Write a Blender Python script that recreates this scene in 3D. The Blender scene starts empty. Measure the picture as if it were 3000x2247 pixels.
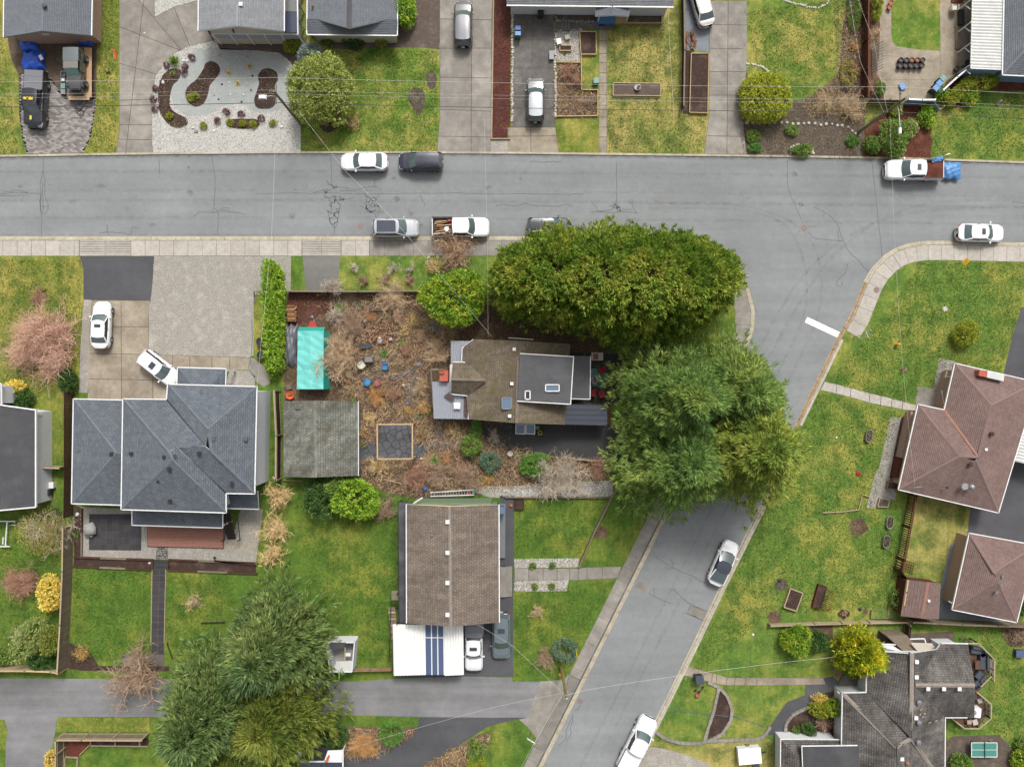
import bpy,bmesh,math,random
import numpy as np
from mathutils import Vector,Matrix
R=math.radians
rnd=random.Random(11)
rng=np.random.default_rng(11)
sc=bpy.context.scene
COL=sc.collection
# ------------------------------------------------------------------ camera, sky, sun, exposure
CAM_H=75.0  # drone height above the ground
GSD=0.035  # metres on the ground for one pixel of the 3000 px wide picture
cam_d=bpy.data.cameras.new('drone_camera')
cam_d.sensor_width=36.0
cam_d.lens=36.0*(CAM_H/GSD)/3000.0
cam_d.clip_start=0.5
cam_d.clip_end=4000.0
cam=bpy.data.objects.new('drone_camera',cam_d)
cam.location=(0,0,CAM_H)
COL.objects.link(cam)
sc.camera=cam
SUN_EL,SUN_AZ=R(52),R(15)  # azimuth measured from +Y towards +X
world=bpy.data.worlds.new('World'); sc.world=world; world.use_nodes=True
wn=world.node_tree.nodes; wl=world.node_tree.links
sky=wn.new('ShaderNodeTexSky'); sky.sky_type='NISHITA'; sky.sun_disc=False
sky.sun_elevation=SUN_EL; sky.sun_rotation=SUN_AZ
sky.air_density=1.0; sky.dust_density=6.0; sky.ozone_density=1.0
hs=wn.new('ShaderNodeHueSaturation'); hs.inputs['Saturation'].default_value=0.12  # high thin overcast
wl.new(sky.outputs[0],hs.inputs['Color'])
bg=wn['Background']; wl.new(hs.outputs[0],bg.inputs[0]); bg.inputs[1].default_value=0.10
sun_d=bpy.data.lights.new('sun','SUN'); sun_d.energy=1.5; sun_d.angle=R(12); sun_d.color=(1.0,0.96,0.90)
sun=bpy.data.objects.new('sun',sun_d)
sun.rotation_euler=Vector((-math.sin(SUN_AZ)*math.cos(SUN_EL),-math.cos(SUN_AZ)*math.cos(SUN_EL),-math.sin(SUN_EL))).to_track_quat('-Z','Y').to_euler()
sun.location=(20,40,60)
COL.objects.link(sun)
sc.view_settings.view_transform='Standard'; sc.view_settings.look='None'
sc.view_settings.gamma=1.0; sc.view_settings.use_curve_mapping=False
sc.view_settings.exposure=0.80
sc.cycles.max_bounces=6; sc.cycles.diffuse_bounces=3; sc.cycles.glossy_bounces=3
sc.cycles.transparent_max_bounces=6; sc.cycles.caustics_reflective=False; sc.cycles.caustics_refractive=False

# ------------------------------------------------------------------ coordinates
ROWS=(0,420,900,1380,1747)
def W(u,v,z=0.0):
  """survey pixel (u right, v down) of a point at height z -> world metres"""
  k=GSD*(CAM_H-z)/CAM_H
  return Vector(((u-1500.0)*k,(1123.5-v)*k,z))
def q(c,r,*a):
  """survey sheet (column, row) coordinates -> pixel list"""
  o=[(c*750+a[i]/2.949,ROWS[r]+a[i+1]/2.949)for i in range(0,len(a),2)]
  return o
def q1(c,r,x,y):return q(c,r,x,y)[0]
def catmull(p,n=6,closed=True):
  p=[tuple(a)for a in p]; out=[]; m=len(p)
  rngi=range(m if closed else m-1)
  for i in rngi:
    if closed:a,b,c,d=p[(i-1)%m],p[i],p[(i+1)%m],p[(i+2)%m]
    else:a,b,c,d=p[max(i-1,0)],p[i],p[i+1],p[min(i+2,m-1)]
    for k in range(n):
      t=k/n
      out.append(tuple(0.5*(2*b[j]+(c[j]-a[j])*t+(2*a[j]-5*b[j]+4*c[j]-d[j])*t*t+(3*b[j]-a[j]-3*c[j]+d[j])*t**3)for j in range(len(b))))
  if not closed:out.append(p[-1])
  return out

# ------------------------------------------------------------------ scene objects
def tag(o,label=None,cat=None,group=None,kind=None):
  if label:o['label']=label
  if cat:o['category']=cat
  if group:o['group']=group
  if kind:o['kind']=kind
  return o
def thing(name,label,cat,base=(0,0,0),rz=0.0,group=None):
  o=bpy.data.objects.new(name,None); COL.objects.link(o)
  o.empty_display_size=0.3
  o.location=base; o.rotation_euler=(0,0,rz)
  return tag(o,label,cat,group)
def ordinal(i,n):
  names=['first','second','third','fourth','fifth','sixth','seventh','eighth','ninth','tenth','eleventh','twelfth','thirteenth','fourteenth','fifteenth','sixteenth','seventeenth','eighteenth','nineteenth','twentieth']
  return names[i]if i<20 else '%dth'%(i+1)

class MB:
  def __init__(s):s.v=[]; s.f=[]; s.uv=None
  def add(s,vs,fs):
    n=len(s.v); s.v+=[tuple(a)for a in vs]; s.f+=[tuple(i+n for i in f)for f in fs]
    return s
  def box(s,c,d,rz=0.0,M=None,taper=1.0):
    x,y,z=d[0]/2,d[1]/2,d[2]/2; t=taper
    vs=[(-x,-y,-z),(x,-y,-z),(x,y,-z),(-x,y,-z),(-x*t,-y*t,z),(x*t,-y*t,z),(x*t,y*t,z),(-x*t,y*t,z)]
    A=M if M is not None else Matrix.Rotation(rz,3,'Z')
    vs=[tuple(A@Vector(a)+Vector(c))for a in vs]
    return s.add(vs,[(3,2,1,0),(4,5,6,7),(0,1,5,4),(1,2,6,5),(2,3,7,6),(3,0,4,7)])
  def bar(s,a,b,w,h,up=(0,0,1)):
    """box beam from a to b"""
    a,b=Vector(a),Vector(b); d=b-a; L=d.length
    if L<1e-6:return s
    d.normalize(); u=Vector(up)
    if abs(d.dot(u))>0.98:u=Vector((1,0,0))
    x=d.cross(u).normalized(); y=x.cross(d)
    M=Matrix((d,x,y)).transposed()
    return s.box((a+b)/2,(L,w,h),M=M)
  def prism(s,pts,z0,z1):
    n=len(pts)
    ar=sum(pts[i][0]*pts[(i+1)%n][1]-pts[(i+1)%n][0]*pts[i][1]for i in range(n))
    if ar<0:pts=pts[::-1]
    vs=[(p[0],p[1],z0)for p in pts]+[(p[0],p[1],z1)for p in pts]
    fs=[tuple(range(n-1,-1,-1)),tuple(range(n,2*n))]+[(i,(i+1)%n,n+(i+1)%n,n+i)for i in range(n)]
    return s.add(vs,fs)
  def poly(s,pts):return s.add(pts,[tuple(range(len(pts)))])
  def slab3(s,pts,t):
    """thick plate below a 3D polygon"""
    n=len(pts)
    vs=[tuple(p)for p in pts]+[(p[0],p[1],p[2]-t)for p in pts]
    return s.add(vs,[tuple(range(n)),tuple(range(2*n-1,n-1,-1))]+[(i,n+i,n+(i+1)%n,(i+1)%n)for i in range(n)])
  def tube(s,pts,r,n=6,r2=None):
    pts=[Vector(p)for p in pts]; m=len(pts); rings=[]
    for i,p in enumerate(pts):
      d=(pts[min(i+1,m-1)]-pts[max(i-1,0)]).normalized()
      u=Vector((0,0,1))if abs(d.z)<0.9 else Vector((1,0,0))
      x=d.cross(u).normalized(); y=d.cross(x)
      rr=r if r2 is None else r+(r2-r)*i/(m-1)
      rings.append([p+(x*math.cos(2*math.pi*k/n)+y*math.sin(2*math.pi*k/n))*rr for k in range(n)])
    vs=[a for g in rings for a in g]
    fs=[(i*n+k,(i+1)*n+k,(i+1)*n+(k+1)%n,i*n+(k+1)%n)for i in range(m-1)for k in range(n)]
    fs+=[tuple(range(n)),tuple(range(m*n-1,(m-1)*n-1,-1))]
    return s.add(vs,fs)
  def lathe(s,prof,c=(0,0,0),n=16):
    vs=[]; m=len(prof)
    for(r,z)in prof:
      for k in range(n):
        a=2*math.pi*k/n; vs.append((c[0]+r*math.cos(a),c[1]+r*math.sin(a),c[2]+z))
    fs=[(i*n+k,i*n+(k+1)%n,(i+1)*n+(k+1)%n,(i+1)*n+k)for i in range(m-1)for k in range(n)]
    fs+=[tuple(range(n-1,-1,-1)),tuple(range((m-1)*n,m*n))]
    return s.add(vs,fs)
  def grid(s,G,closed=False):
    """G rows of points -> quads"""
    m=len(G); n=len(G[0]); vs=[p for g in G for p in g]
    fs=[(i*n+k,i*n+(k+1)%n,(i+1)*n+(k+1)%n,(i+1)*n+k)for i in range(m-1)for k in range(n if closed else n-1)]
    return s.add(vs,fs)
  def rock(s,c,r,squash=0.6,rz=0.0,jit=0.25,rg=rnd):
    vs=[]; n=7
    for(k,z)in((0.75,-0.5),(1.0,0.0),(0.7,0.65)):
      for i in range(n):
        a=2*math.pi*i/n+rz; j=1+rg.uniform(-jit,jit)
        vs.append((c[0]+r*k*j*math.cos(a),c[1]+r*k*j*math.sin(a),c[2]+r*squash*(z+rg.uniform(-.1,.1))))
    fs=[(i*n+k,i*n+(k+1)%n,(i+1)*n+(k+1)%n,(i+1)*n+k)for i in range(2)for k in range(n)]
    fs+=[tuple(range(n-1,-1,-1)),tuple(range(2*n,3*n))]
    return s.add(vs,fs)
  def mesh(s,name,smooth=False):
    me=bpy.data.meshes.new(name); me.from_pydata(s.v,[],s.f)
    if s.uv is not None:
      l=me.uv_layers.new(name='UVMap')
      l.data.foreach_set('uv',[c for f in s.uv for p in f for c in p])
    if smooth:me.shade_smooth()
    me.update(); return me
def put(name,me,m,parent=None,loc=None):
  o=bpy.data.objects.new(name,me); COL.objects.link(o)
  if isinstance(m,str):m=MATS[m]
  if m is not None and len(me.materials)==0:me.materials.append(m)
  if parent is not None:o.parent=parent
  if loc is not None:o.location=loc
  return o
def part(t,name,mb,m,smooth=False,world=True):
  """mesh part of thing t; world=True: the builder holds world coordinates"""
  if world:
    top=t
    off=Vector((0,0,0))
    while top is not None:off=off+Vector(top.location); top=top.parent
    mb.v=[(a[0]-off[0],a[1]-off[1],a[2]-off[2])for a in mb.v]
  return put(name,mb.mesh(name,smooth),m,t)
def solo(name,mb,m,label,cat,group=None,smooth=False,base=None,kind=None):
  """a thing that is one mesh; origin at its base"""
  if base is None:
    xs=[a[0]for a in mb.v]; ys=[a[1]for a in mb.v]
    base=((min(xs)+max(xs))/2,(min(ys)+max(ys))/2,min(a[2]for a in mb.v))
  mb.v=[(a[0]-base[0],a[1]-base[1],a[2]-base[2])for a in mb.v]
  return tag(put(name,mb.mesh(name,smooth),m,None,base),label,cat,group,kind)
def copy_tree(o,parent=None):
  c=o.copy(); COL.objects.link(c); c.parent=parent
  for ch in list(o.children):copy_tree(ch,c)
  return c

# polygon tools (2D, metres)
def clip(poly,a,b):
  """keep the part left of the line a->b"""
  def side(p):return(b[0]-a[0])*(p[1]-a[1])-(b[1]-a[1])*(p[0]-a[0])
  out=[]; n=len(poly)
  for i in range(n):
    p,r_=poly[i],poly[(i+1)%n]; sp,sr=side(p),side(r_)
    if sp>=0:out.append(p)
    if(sp>0 and sr<0)or(sp<0 and sr>0):
      t=sp/(sp-sr); out.append(tuple(p[k]+t*(r_[k]-p[k])for k in range(len(p))))
  return out
def area(p):return 0.5*sum(p[i][0]*p[(i+1)%len(p)][1]-p[(i+1)%len(p)][0]*p[i][1]for i in range(len(p)))
def inset(poly,d):
  if area(poly)<0:poly=poly[::-1]
  n=len(poly); out=[]
  for i in range(n):
    a,b,c=Vector(poly[i-1][:2]),Vector(poly[i][:2]),Vector(poly[(i+1)%n][:2])
    e1,e2=(b-a),(c-b)
    if e1.length<1e-5 or e2.length<1e-5:out.append((b.x,b.y)); continue
    e1.normalize(); e2.normalize()
    n1,n2=Vector((-e1.y,e1.x)),Vector((-e2.y,e2.x)); m=n1+n2
    k=1+n1.dot(n2)
    m=m/max(k,0.35)
    out.append((b.x+m.x*d,b.y+m.y*d))
  return out
def wpoly(px,z=0.1):return[tuple(W(u,v,z)[:2])for(u,v)in px]
def inside(poly,P):
  """vectorised point in polygon"""
  x,y=P[:,0],P[:,1]; r_=np.zeros(len(P),bool); n=len(poly)
  for i in range(n):
    (x1,y1),(x2,y2)=poly[i][:2],poly[(i+1)%n][:2]
    if y1==y2:continue
    c=((y1>y)!=(y2>y))&(x<(x2-x1)*(y-y1)/(y2-y1)+x1)
    r_^=c
  return r_
def scatter(poly,n,rg=rng):
  A=np.array([p[:2]for p in poly]); lo,hi=A.min(0),A.max(0); out=np.zeros((0,2))
  while len(out)<n:
    P=lo+rg.random((n*2,2))*(hi-lo); out=np.vstack([out,P[inside(poly,P)]])
  return out[:n]
# ------------------------------------------------------------------ procedural materials
MATS={}
def s2l(c):
  return tuple(((x/255)/12.92 if x/255<=0.04045 else((x/255+0.055)/1.055)**2.4)for x in c)+(1,)
GAIN=1.0
def C(*rgb,k=0.62):
  """photographed sRGB tone -> base colour (k takes out the exposure of a bright overcast picture)"""
  a=s2l(rgb); return tuple(min(0.85,x*k)for x in a[:3])+(1,)
def newmat(name):
  m=bpy.data.materials.new(name); m.use_nodes=True; MATS[name]=m
  nt=m.node_tree; return m,nt,nt.nodes['Principled BSDF'],nt.nodes,nt.links
def coords(nt,kind):
  if kind=='world':
    g=nt.nodes.new('ShaderNodeNewGeometry'); return g.outputs['Position']
  t=nt.nodes.new('ShaderNodeTexCoord'); return t.outputs['Object' if kind=='object' else 'UV']
def noise(nt,co,scale,detail=3,rough=0.6,stretch=None,rot=0.0):
  if stretch or rot:
    mp=nt.nodes.new('ShaderNodeMapping'); nt.links.new(co,mp.inputs['Vector'])
    if stretch:mp.inputs['Scale'].default_value=stretch
    mp.inputs['Rotation'].default_value=(0,0,rot); co=mp.outputs[0]
  n=nt.nodes.new('ShaderNodeTexNoise'); nt.links.new(co,n.inputs['Vector'])
  n.inputs['Scale'].default_value=scale; n.inputs['Detail'].default_value=detail; n.inputs['Roughness'].default_value=rough
  return n.outputs['Fac']
def ramp(nt,fac,stops):
  r=nt.nodes.new('ShaderNodeValToRGB'); nt.links.new(fac,r.inputs[0]); e=r.color_ramp.elements
  while len(e)<len(stops):e.new(0.5)
  for i,(p,c)in enumerate(stops):e[i].position=p; e[i].color=c if len(c)==4 else tuple(c)+(1,)
  return r.outputs[0]
def mix(nt,a,b,fac,mode='MIX'):
  m=nt.nodes.new('ShaderNodeMix'); m.data_type='RGBA'; m.blend_type=mode
  for s_,v in((6,a),(7,b)):
    if isinstance(v,tuple):m.inputs[s_].default_value=v
    else:nt.links.new(v,m.inputs[s_])
  if isinstance(fac,(int,float)):m.inputs[0].default_value=fac
  else:nt.links.new(fac,m.inputs[0])
  return m.outputs[2]
def mth(nt,op,a,b=None):
  m=nt.nodes.new('ShaderNodeMath'); m.operation=op
  for i,v in enumerate((a,b)):
    if v is None:continue
    if isinstance(v,(int,float)):m.inputs[i].default_value=v
    else:nt.links.new(v,m.inputs[i])
  return m.outputs[0]
def bump(nt,b,h,strength=0.4,dist=0.02):
  n=nt.nodes.new('ShaderNodeBump'); n.inputs['Strength'].default_value=strength; n.inputs['Distance'].default_value=dist
  nt.links.new(h,n.inputs['Height']); nt.links.new(n.outputs[0],b.inputs['Normal'])
def grey(v):return(v,v,v,1)
def speckled(name,c1,c2,scale=0.4,fine=18,amp=0.35,rough=0.9,c3=None,bumpd=0.02,co='world',lo=0.28,hi=0.72,vary=0.0,stretch=None,rot=0.0,spec=0.25,fine2=None,metal=0.0):
  """two or three tones in patches, fine speckle and relief"""
  m,nt,b,N,L=newmat(name); v=coords(nt,co)
  n1=noise(nt,v,scale,5,0.62,stretch,rot)
  st=[(lo,c1),(hi,c2)]if c3 is None else[(lo,c1),((lo+hi)/2,c2),(hi,c3)]
  col=ramp(nt,n1,st)
  f=noise(nt,v,fine,3,0.7)
  col=mix(nt,col,ramp(nt,f,[(0.28,grey(1-amp)),(0.5,grey(1)),(0.72,grey(1+amp))]),1.0,'MULTIPLY')
  if fine2:
    f2=noise(nt,v,fine2,2,0.6)
    col=mix(nt,col,ramp(nt,f2,[(0.3,grey(1-amp*.7)),(0.7,grey(1+amp*.7))]),1.0,'MULTIPLY')
  if vary:
    oi=nt.nodes.new('ShaderNodeObjectInfo')
    col=mix(nt,col,ramp(nt,oi.outputs['Random'],[(0,grey(1-vary)),(1,grey(1+vary))]),1.0,'MULTIPLY')
  L.new(col,b.inputs['Base Color']); b.inputs['Roughness'].default_value=rough
  b.inputs['Specular IOR Level'].default_value=spec; b.inputs['Metallic'].default_value=metal
  if bumpd:bump(nt,b,f,0.6,bumpd)
  return m
def plain(name,c,rough=0.5,metal=0.0,spec=0.5,amp=0.10,fine=6,coat=0.0):
  m,nt,b,N,L=newmat(name); v=coords(nt,'object')
  f=noise(nt,v,fine,4,0.6)
  L.new(mix(nt,c,ramp(nt,f,[(0.25,grey(1-amp)),(0.75,grey(1+amp))]),1.0,'MULTIPLY'),b.inputs['Base Color'])
  b.inputs['Roughness'].default_value=rough; b.inputs['Metallic'].default_value=metal
  b.inputs['Specular IOR Level'].default_value=spec; b.inputs['Coat Weight'].default_value=coat
  if coat:b.inputs['Coat Roughness'].default_value=0.04
  return m
def lawn(name,green,yellow,dark,ys=0.16,bias=0.5,blot=0.5):
  m,nt,b,N,L=newmat(name); v=coords(nt,'world')
  n1=noise(nt,v,ys,6,0.68); n2=noise(nt,v,0.55,4,0.65); n3=noise(nt,v,9,4,0.75); n4=noise(nt,v,2.2,3,0.6)
  n5=noise(nt,v,3.5,2,0.5,(1,0.12,1),0.35)
  col=ramp(nt,n1,[(bias-0.09,green),(bias+0.10,yellow)])
  col=mix(nt,col,dark,mth(nt,'MULTIPLY',ramp(nt,n2,[(0.46,grey(0)),(0.60,grey(1))]),0.85))
  col=mix(nt,col,tuple(x*1.12 for x in yellow[:3])+(1,),mth(nt,'MULTIPLY',ramp(nt,n4,[(0.50,grey(0)),(0.72,grey(1))]),blot))
  n6=noise(nt,v,3.6,3,0.7); col=mix(nt,col,ramp(nt,n6,[(0.3,grey(0.80)),(0.7,grey(1.22))]),1.0,'MULTIPLY')
  col=mix(nt,col,ramp(nt,n5,[(0.3,grey(0.9)),(0.7,grey(1.1))]),1.0,'MULTIPLY')
  col=mix(nt,col,ramp(nt,n3,[(0.26,grey(0.55)),(0.5,grey(0.98)),(0.75,grey(1.42))]),1.0,'MULTIPLY')
  L.new(col,b.inputs['Base Color']); b.inputs['Roughness'].default_value=0.95; b.inputs['Specular IOR Level'].default_value=0.1
  bump(nt,b,n3,0.8,0.06)
  return m
def shingle(name,c1,c2,cm,roww=0.24,bw=0.3,streak=0.35,moss=None,rough=0.9,stain=None,patch=0.25):
  m,nt,b,N,L=newmat(name); v=coords(nt,'uv')
  c1,c2,cm=[tuple(x*1.22 for x in c[:3])+(1,)for c in(c1,c2,cm)]
  speckled(name+'_cap',tuple(x*.95 for x in c1[:3])+(1,),tuple(x*1.1 for x in c2[:3])+(1,),1.5,16,.18,.9)
  br=N.new('ShaderNodeTexBrick'); L.new(v,br.inputs['Vector'])
  br.inputs['Scale'].default_value=1.0; br.inputs['Brick Width'].default_value=bw; br.inputs['Row Height'].default_value=roww
  br.inputs['Mortar Size'].default_value=0.018; br.inputs['Mortar Smooth'].default_value=0.5
  br.inputs['Color1'].default_value=c1; br.inputs['Color2'].default_value=c2; br.inputs['Mortar'].default_value=cm
  br.offset=0.43
  col=br.outputs['Color']
  n1=noise(nt,v,0.9,4,0.7,(1.6,0.25,1)); n2=noise(nt,v,0.28,4,0.6); n3=noise(nt,v,22,2,0.7)
  col=mix(nt,col,ramp(nt,n1,[(0.3,grey(1-streak)),(0.7,grey(1+streak))]),1.0,'MULTIPLY')
  col=mix(nt,col,ramp(nt,n2,[(0.3,grey(1-patch)),(0.7,grey(1+patch))]),1.0,'MULTIPLY')
  col=mix(nt,col,ramp(nt,n3,[(0.3,grey(0.75)),(0.7,grey(1.25))]),1.0,'MULTIPLY')
  if moss:
    n4=noise(nt,v,0.5,5,0.7)
    col=mix(nt,col,moss,mth(nt,'MULTIPLY',ramp(nt,n4,[(0.46,grey(0)),(0.66,grey(1))]),0.75))
  if stain:
    n5=noise(nt,v,1.1,4,0.72,(1.5,0.22,1))
    col=mix(nt,col,stain,mth(nt,'MULTIPLY',ramp(nt,n5,[(0.60,grey(0)),(0.64,grey(1))]),0.6))
  L.new(col,b.inputs['Base Color']); b.inputs['Roughness'].default_value=rough; b.inputs['Specular IOR Level'].default_value=0.25
  h=mth(nt,'ADD',mth(nt,'MULTIPLY',br.outputs['Fac'],-1.0),n3)
  bump(nt,b,h,0.5,0.02)
  return m
def leafmat(name,c1,c2,c3,scale=0.9,trans=0.34):
  c1,c2,c3=[tuple(x*1.85 for x in c[:3])+(1,)for c in(c1,c2,c3)]
  """clumps differ by position, leaves by a random value of their own"""
  m,nt,b,N,L=newmat(name); v=coords(nt,'world')
  n1=noise(nt,v,scale,3,0.6)
  col=ramp(nt,n1,[(0.33,c1),(0.5,c2),(0.68,c3)])
  g=N.new('ShaderNodeNewGeometry')
  col=mix(nt,col,ramp(nt,g.outputs['Random Per Island'],[(0,grey(0.5)),(0.6,grey(1.0)),(1,grey(1.6))]),1.0,'MULTIPLY')
  L.new(col,b.inputs['Base Color']); b.inputs['Roughness'].default_value=0.6; b.inputs['Specular IOR Level'].default_value=0.25
  if trans:
    tr=N.new('ShaderNodeBsdfTranslucent'); L.new(col,tr.inputs['Color'])
    mx=N.new('ShaderNodeMixShader'); mx.inputs[0].default_value=trans
    L.new(b.outputs[0],mx.inputs[1]); L.new(tr.outputs[0],mx.inputs[2]); L.new(mx.outputs[0],N['Material Output'].inputs['Surface'])
  return m
def glassy(name,c,rough=0.06,spec=0.6):
  m,nt,b,N,L=newmat(name)
  b.inputs['Base Color'].default_value=c; b.inputs['Roughness'].default_value=rough
  b.inputs['Specular IOR Level'].default_value=spec; b.inputs['Coat Weight'].default_value=0.6; b.inputs['Coat Roughness'].default_value=0.03
  return m
# ground covers
M=MATS
lawn('lawn_mixed',C(108,140,56),C(176,168,92),C(84,120,46))
lawn('lawn_yellow',C(126,140,60),C(182,170,92),C(98,124,52),bias=0.52)
lawn('lawn_dry',C(118,140,64),C(188,174,104),C(98,114,58),bias=0.47)
lawn('lawn_green',C(110,140,62),C(168,166,82),C(84,120,52),bias=0.53,blot=0.38)
lawn('lawn_deep',C(100,132,54),C(146,152,68),C(78,112,46),bias=0.55,blot=0.32)
def asphalt(name,c,patch,streak_rot=0.0,streak=0.10):
  m,nt,b,N,L=newmat(name); v=coords(nt,'world')
  n1=noise(nt,v,0.12,5,0.6); n2=noise(nt,v,14,3,0.8); n3=noise(nt,v,0.55,3,0.6,(0.06,1,1),streak_rot); n4=noise(nt,v,1.5,5,0.7)
  col=mix(nt,c,ramp(nt,n1,[(0.3,grey(1-patch)),(0.7,grey(1+patch))]),1.0,'MULTIPLY')
  col=mix(nt,col,ramp(nt,n3,[(0.3,grey(1-streak)),(0.7,grey(1+streak))]),1.0,'MULTIPLY')
  col=mix(nt,col,ramp(nt,n4,[(0.3,grey(0.93)),(0.7,grey(1.08))]),1.0,'MULTIPLY')
  col=mix(nt,col,ramp(nt,n2,[(0.25,grey(0.84)),(0.5,grey(1)),(0.78,grey(1.18))]),1.0,'MULTIPLY')
  L.new(col,b.inputs['Base Color']); b.inputs['Roughness'].default_value=0.88; b.inputs['Specular IOR Level'].default_value=0.3
  bump(nt,b,n2,0.4,0.012)
asphalt('asphalt',C(149,152,153),0.13,0.0,0.10)
asphalt('asphalt_lane',C(140,140,141),0.28,0.0,0.22)
asphalt('asphalt_dark',C(92,92,96),0.25)
asphalt('asphalt_black',C(70,69,70),0.25)
asphalt('asphalt_path',C(128,127,122),0.12)
speckled('crack_sealant',C(108,111,117),C(120,123,128),2,20,0.2,0.7)
speckled('concrete',C(208,201,190),C(190,183,172),0.5,16,0.16,0.9,vary=0.06,fine2=3)
speckled('concrete_kerb',C(212,203,184),C(182,170,148),0.35,14,0.2,0.9,vary=0.06,fine2=2)
speckled('concrete_leafy',C(190,164,132),C(172,150,124),0.5,12,0.3,0.9,vary=0.05,fine2=3)
speckled('concrete_old',C(176,170,160),C(152,146,138),0.22,14,0.2,0.9,c3=C(182,175,164),vary=0.09,fine2=1.1,lo=.3,hi=.7)
speckled('concrete_warm',C(190,178,158),C(168,156,138),0.45,14,0.16,0.9,c3=C(140,126,108),vary=0.05,fine2=2,lo=0.3,hi=0.75)
speckled('concrete_dark',C(136,132,127),C(112,108,104),0.3,14,0.22,0.9,c3=C(150,145,139),vary=0.08,fine2=1.4)
speckled('paver_driveway_fill',C(120,112,102),C(160,152,146),0.45,12,0.35,0.95,c3=C(176,170,168))
speckled('dark_paver',C(78,77,80),C(66,65,68),1.2,20,0.2,0.85,vary=0.16)
speckled('flagstone',C(112,113,118),C(92,92,96),1.5,14,0.2,0.8,vary=0.15)
speckled('soil',C(92,72,64),C(72,56,50),0.8,12,0.5,1.0,c3=C(112,92,80))
speckled('soil_grey',C(122,108,98),C(102,90,82),0.8,10,0.45,1.0,c3=C(136,124,110))
speckled('mulch_red',C(112,68,58),C(98,58,52),0.6,14,0.45,1.0,c3=C(124,82,70))
speckled('mulch_bark',C(124,72,56),C(108,62,50),0.7,9,0.45,1.0,c3=C(140,92,72))
speckled('bare_dirt',C(116,100,86),C(98,84,72),0.6,10,0.35,1.0,c3=C(134,116,100))
speckled('leaf_litter',C(132,108,88),C(106,84,70),0.5,7,0.5,1.0,c3=C(152,132,104),fine2=22,bumpd=0.05)
speckled('gravel_bed',C(190,184,174),C(170,164,154),0.8,9,0.4,1.0,c3=C(204,198,188),bumpd=0.04)
speckled('gravel_white',C(216,214,208),C(192,190,184),0.8,8,0.45,1.0,bumpd=0.05)
speckled('gravel_fine',C(186,189,187),C(170,175,172),0.8,14,0.25,1.0)
speckled('gravel_blue',C(150,156,164),C(130,134,140),0.8,10,0.35,1.0)
speckled('stone_pale',C(222,214,200),C(194,186,174),3,14,0.25,0.9,co='object',vary=0.18)
speckled('stone_grey',C(172,170,166),C(146,144,140),3,14,0.25,0.9,co='object',vary=0.2)
speckled('stone_dark',C(84,84,86),C(66,66,68),3,14,0.25,0.9,co='object',vary=0.2)
speckled('pebble_white',C(240,238,232),C(218,216,210),2,9,0.25,0.9,vary=0.0)
# timber and other building stuff
def wood(name,c1,c2,vary=0.1,scale=3):return speckled(name,c1,c2,scale,20,0.2,0.85,co='object',vary=vary,bumpd=0.004,stretch=(1,1,1))
wood('timber_new',C(220,192,150),C(204,172,128)); wood('timber_pale',C(196,178,148),C(176,156,128)); wood('timber_grey',C(150,136,118),C(128,114,98),0.14)
wood('timber_brown',C(96,66,54),C(80,54,44)); wood('timber_red',C(118,66,48),C(100,56,42)); wood('timber_dark',C(72,58,52),C(60,48,44)); wood('deck_red',C(184,136,120),C(168,120,104),0.1)
wood('plywood',C(214,180,140),C(196,160,122)); wood('log',C(150,112,84),C(118,84,62),0.2); wood('split_wood',C(202,158,112),C(170,120,80),0.25)
wood('deck_brown',C(120,92,76),C(100,76,62),0.1); wood('deck_grey',C(170,172,172),C(152,154,156),0.06)
speckled('bark',C(104,90,78),C(78,66,58),4,14,0.4,0.95,co='object')
speckled('twig_pink',C(228,190,168,k=.95),C(206,164,142,k=.95),0.8,5,0.2,0.9); speckled('twig_tan',C(220,194,160,k=.95),C(190,162,132,k=.95),0.8,5,0.2,0.9)
speckled('twig_brown',C(190,164,140,k=.95),C(160,134,112,k=.95),0.8,5,0.2,0.9); speckled('twig_red',C(196,156,132,k=.95),C(166,126,106,k=.95),0.8,5,0.2,0.9); speckled('twig_straw',C(238,212,160,k=.95),C(214,182,128,k=.95),0.8,5,0.2,0.9)
speckled('twig_orange',C(222,176,118,k=.95),C(190,142,94,k=.95),0.8,5,0.2,0.9); speckled('twig_grey',C(214,200,180,k=.95),C(178,164,146,k=.95),0.8,5,0.2,0.9)
plain('white_trim',C(236,236,236,k=0.75),0.45); plain('white_wall',C(228,230,234,k=0.7),0.7); plain('cream_wall',C(214,204,188),0.8); plain('grey_wall',C(158,162,168),0.8)
plain('blue_wall',C(122,158,194),0.7); plain('green_wall',C(126,148,118),0.7); plain('pink_wall',C(196,164,146),0.8); plain('dark_metal',C(60,60,64),0.4,0.3); plain('black_plastic',C(44,44,48),0.5)
plain('grey_metal',C(150,154,160),0.4,0.4); plain('steel',C(196,198,200),0.35,0.6); plain('rubber',C(46,46,48),0.85); plain('brown_metal',C(84,62,58),0.5)
plain('corrugated_white',C(244,243,238,k=0.8),0.5,0.0,0.3,0.10,0.9); plain('corrugated_dull',C(214,214,210,k=0.7),0.5,0,0.3,0.12,1.2); plain('metal_roof_grey',C(178,182,192),0.45,0.1,0.4,0.08)
plain('poly_blue',C(92,108,142),0.3); plain('solar_cell',C(74,80,100),0.2); plain('brick_orange',C(200,104,82),0.85,amp=0.25,fine=9)
plain('tarp_blue',C(40,96,216),0.45,amp=0.18,fine=3); plain('tarp_lightblue',C(88,150,214),0.45,amp=0.18,fine=3); plain('tarp_teal',C(120,218,210),0.5,amp=0.06,fine=2); plain('tarp_teal_dark',C(40,168,150),0.5); plain('tarp_grey',C(120,122,130),0.35,amp=0.3,fine=3)
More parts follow.
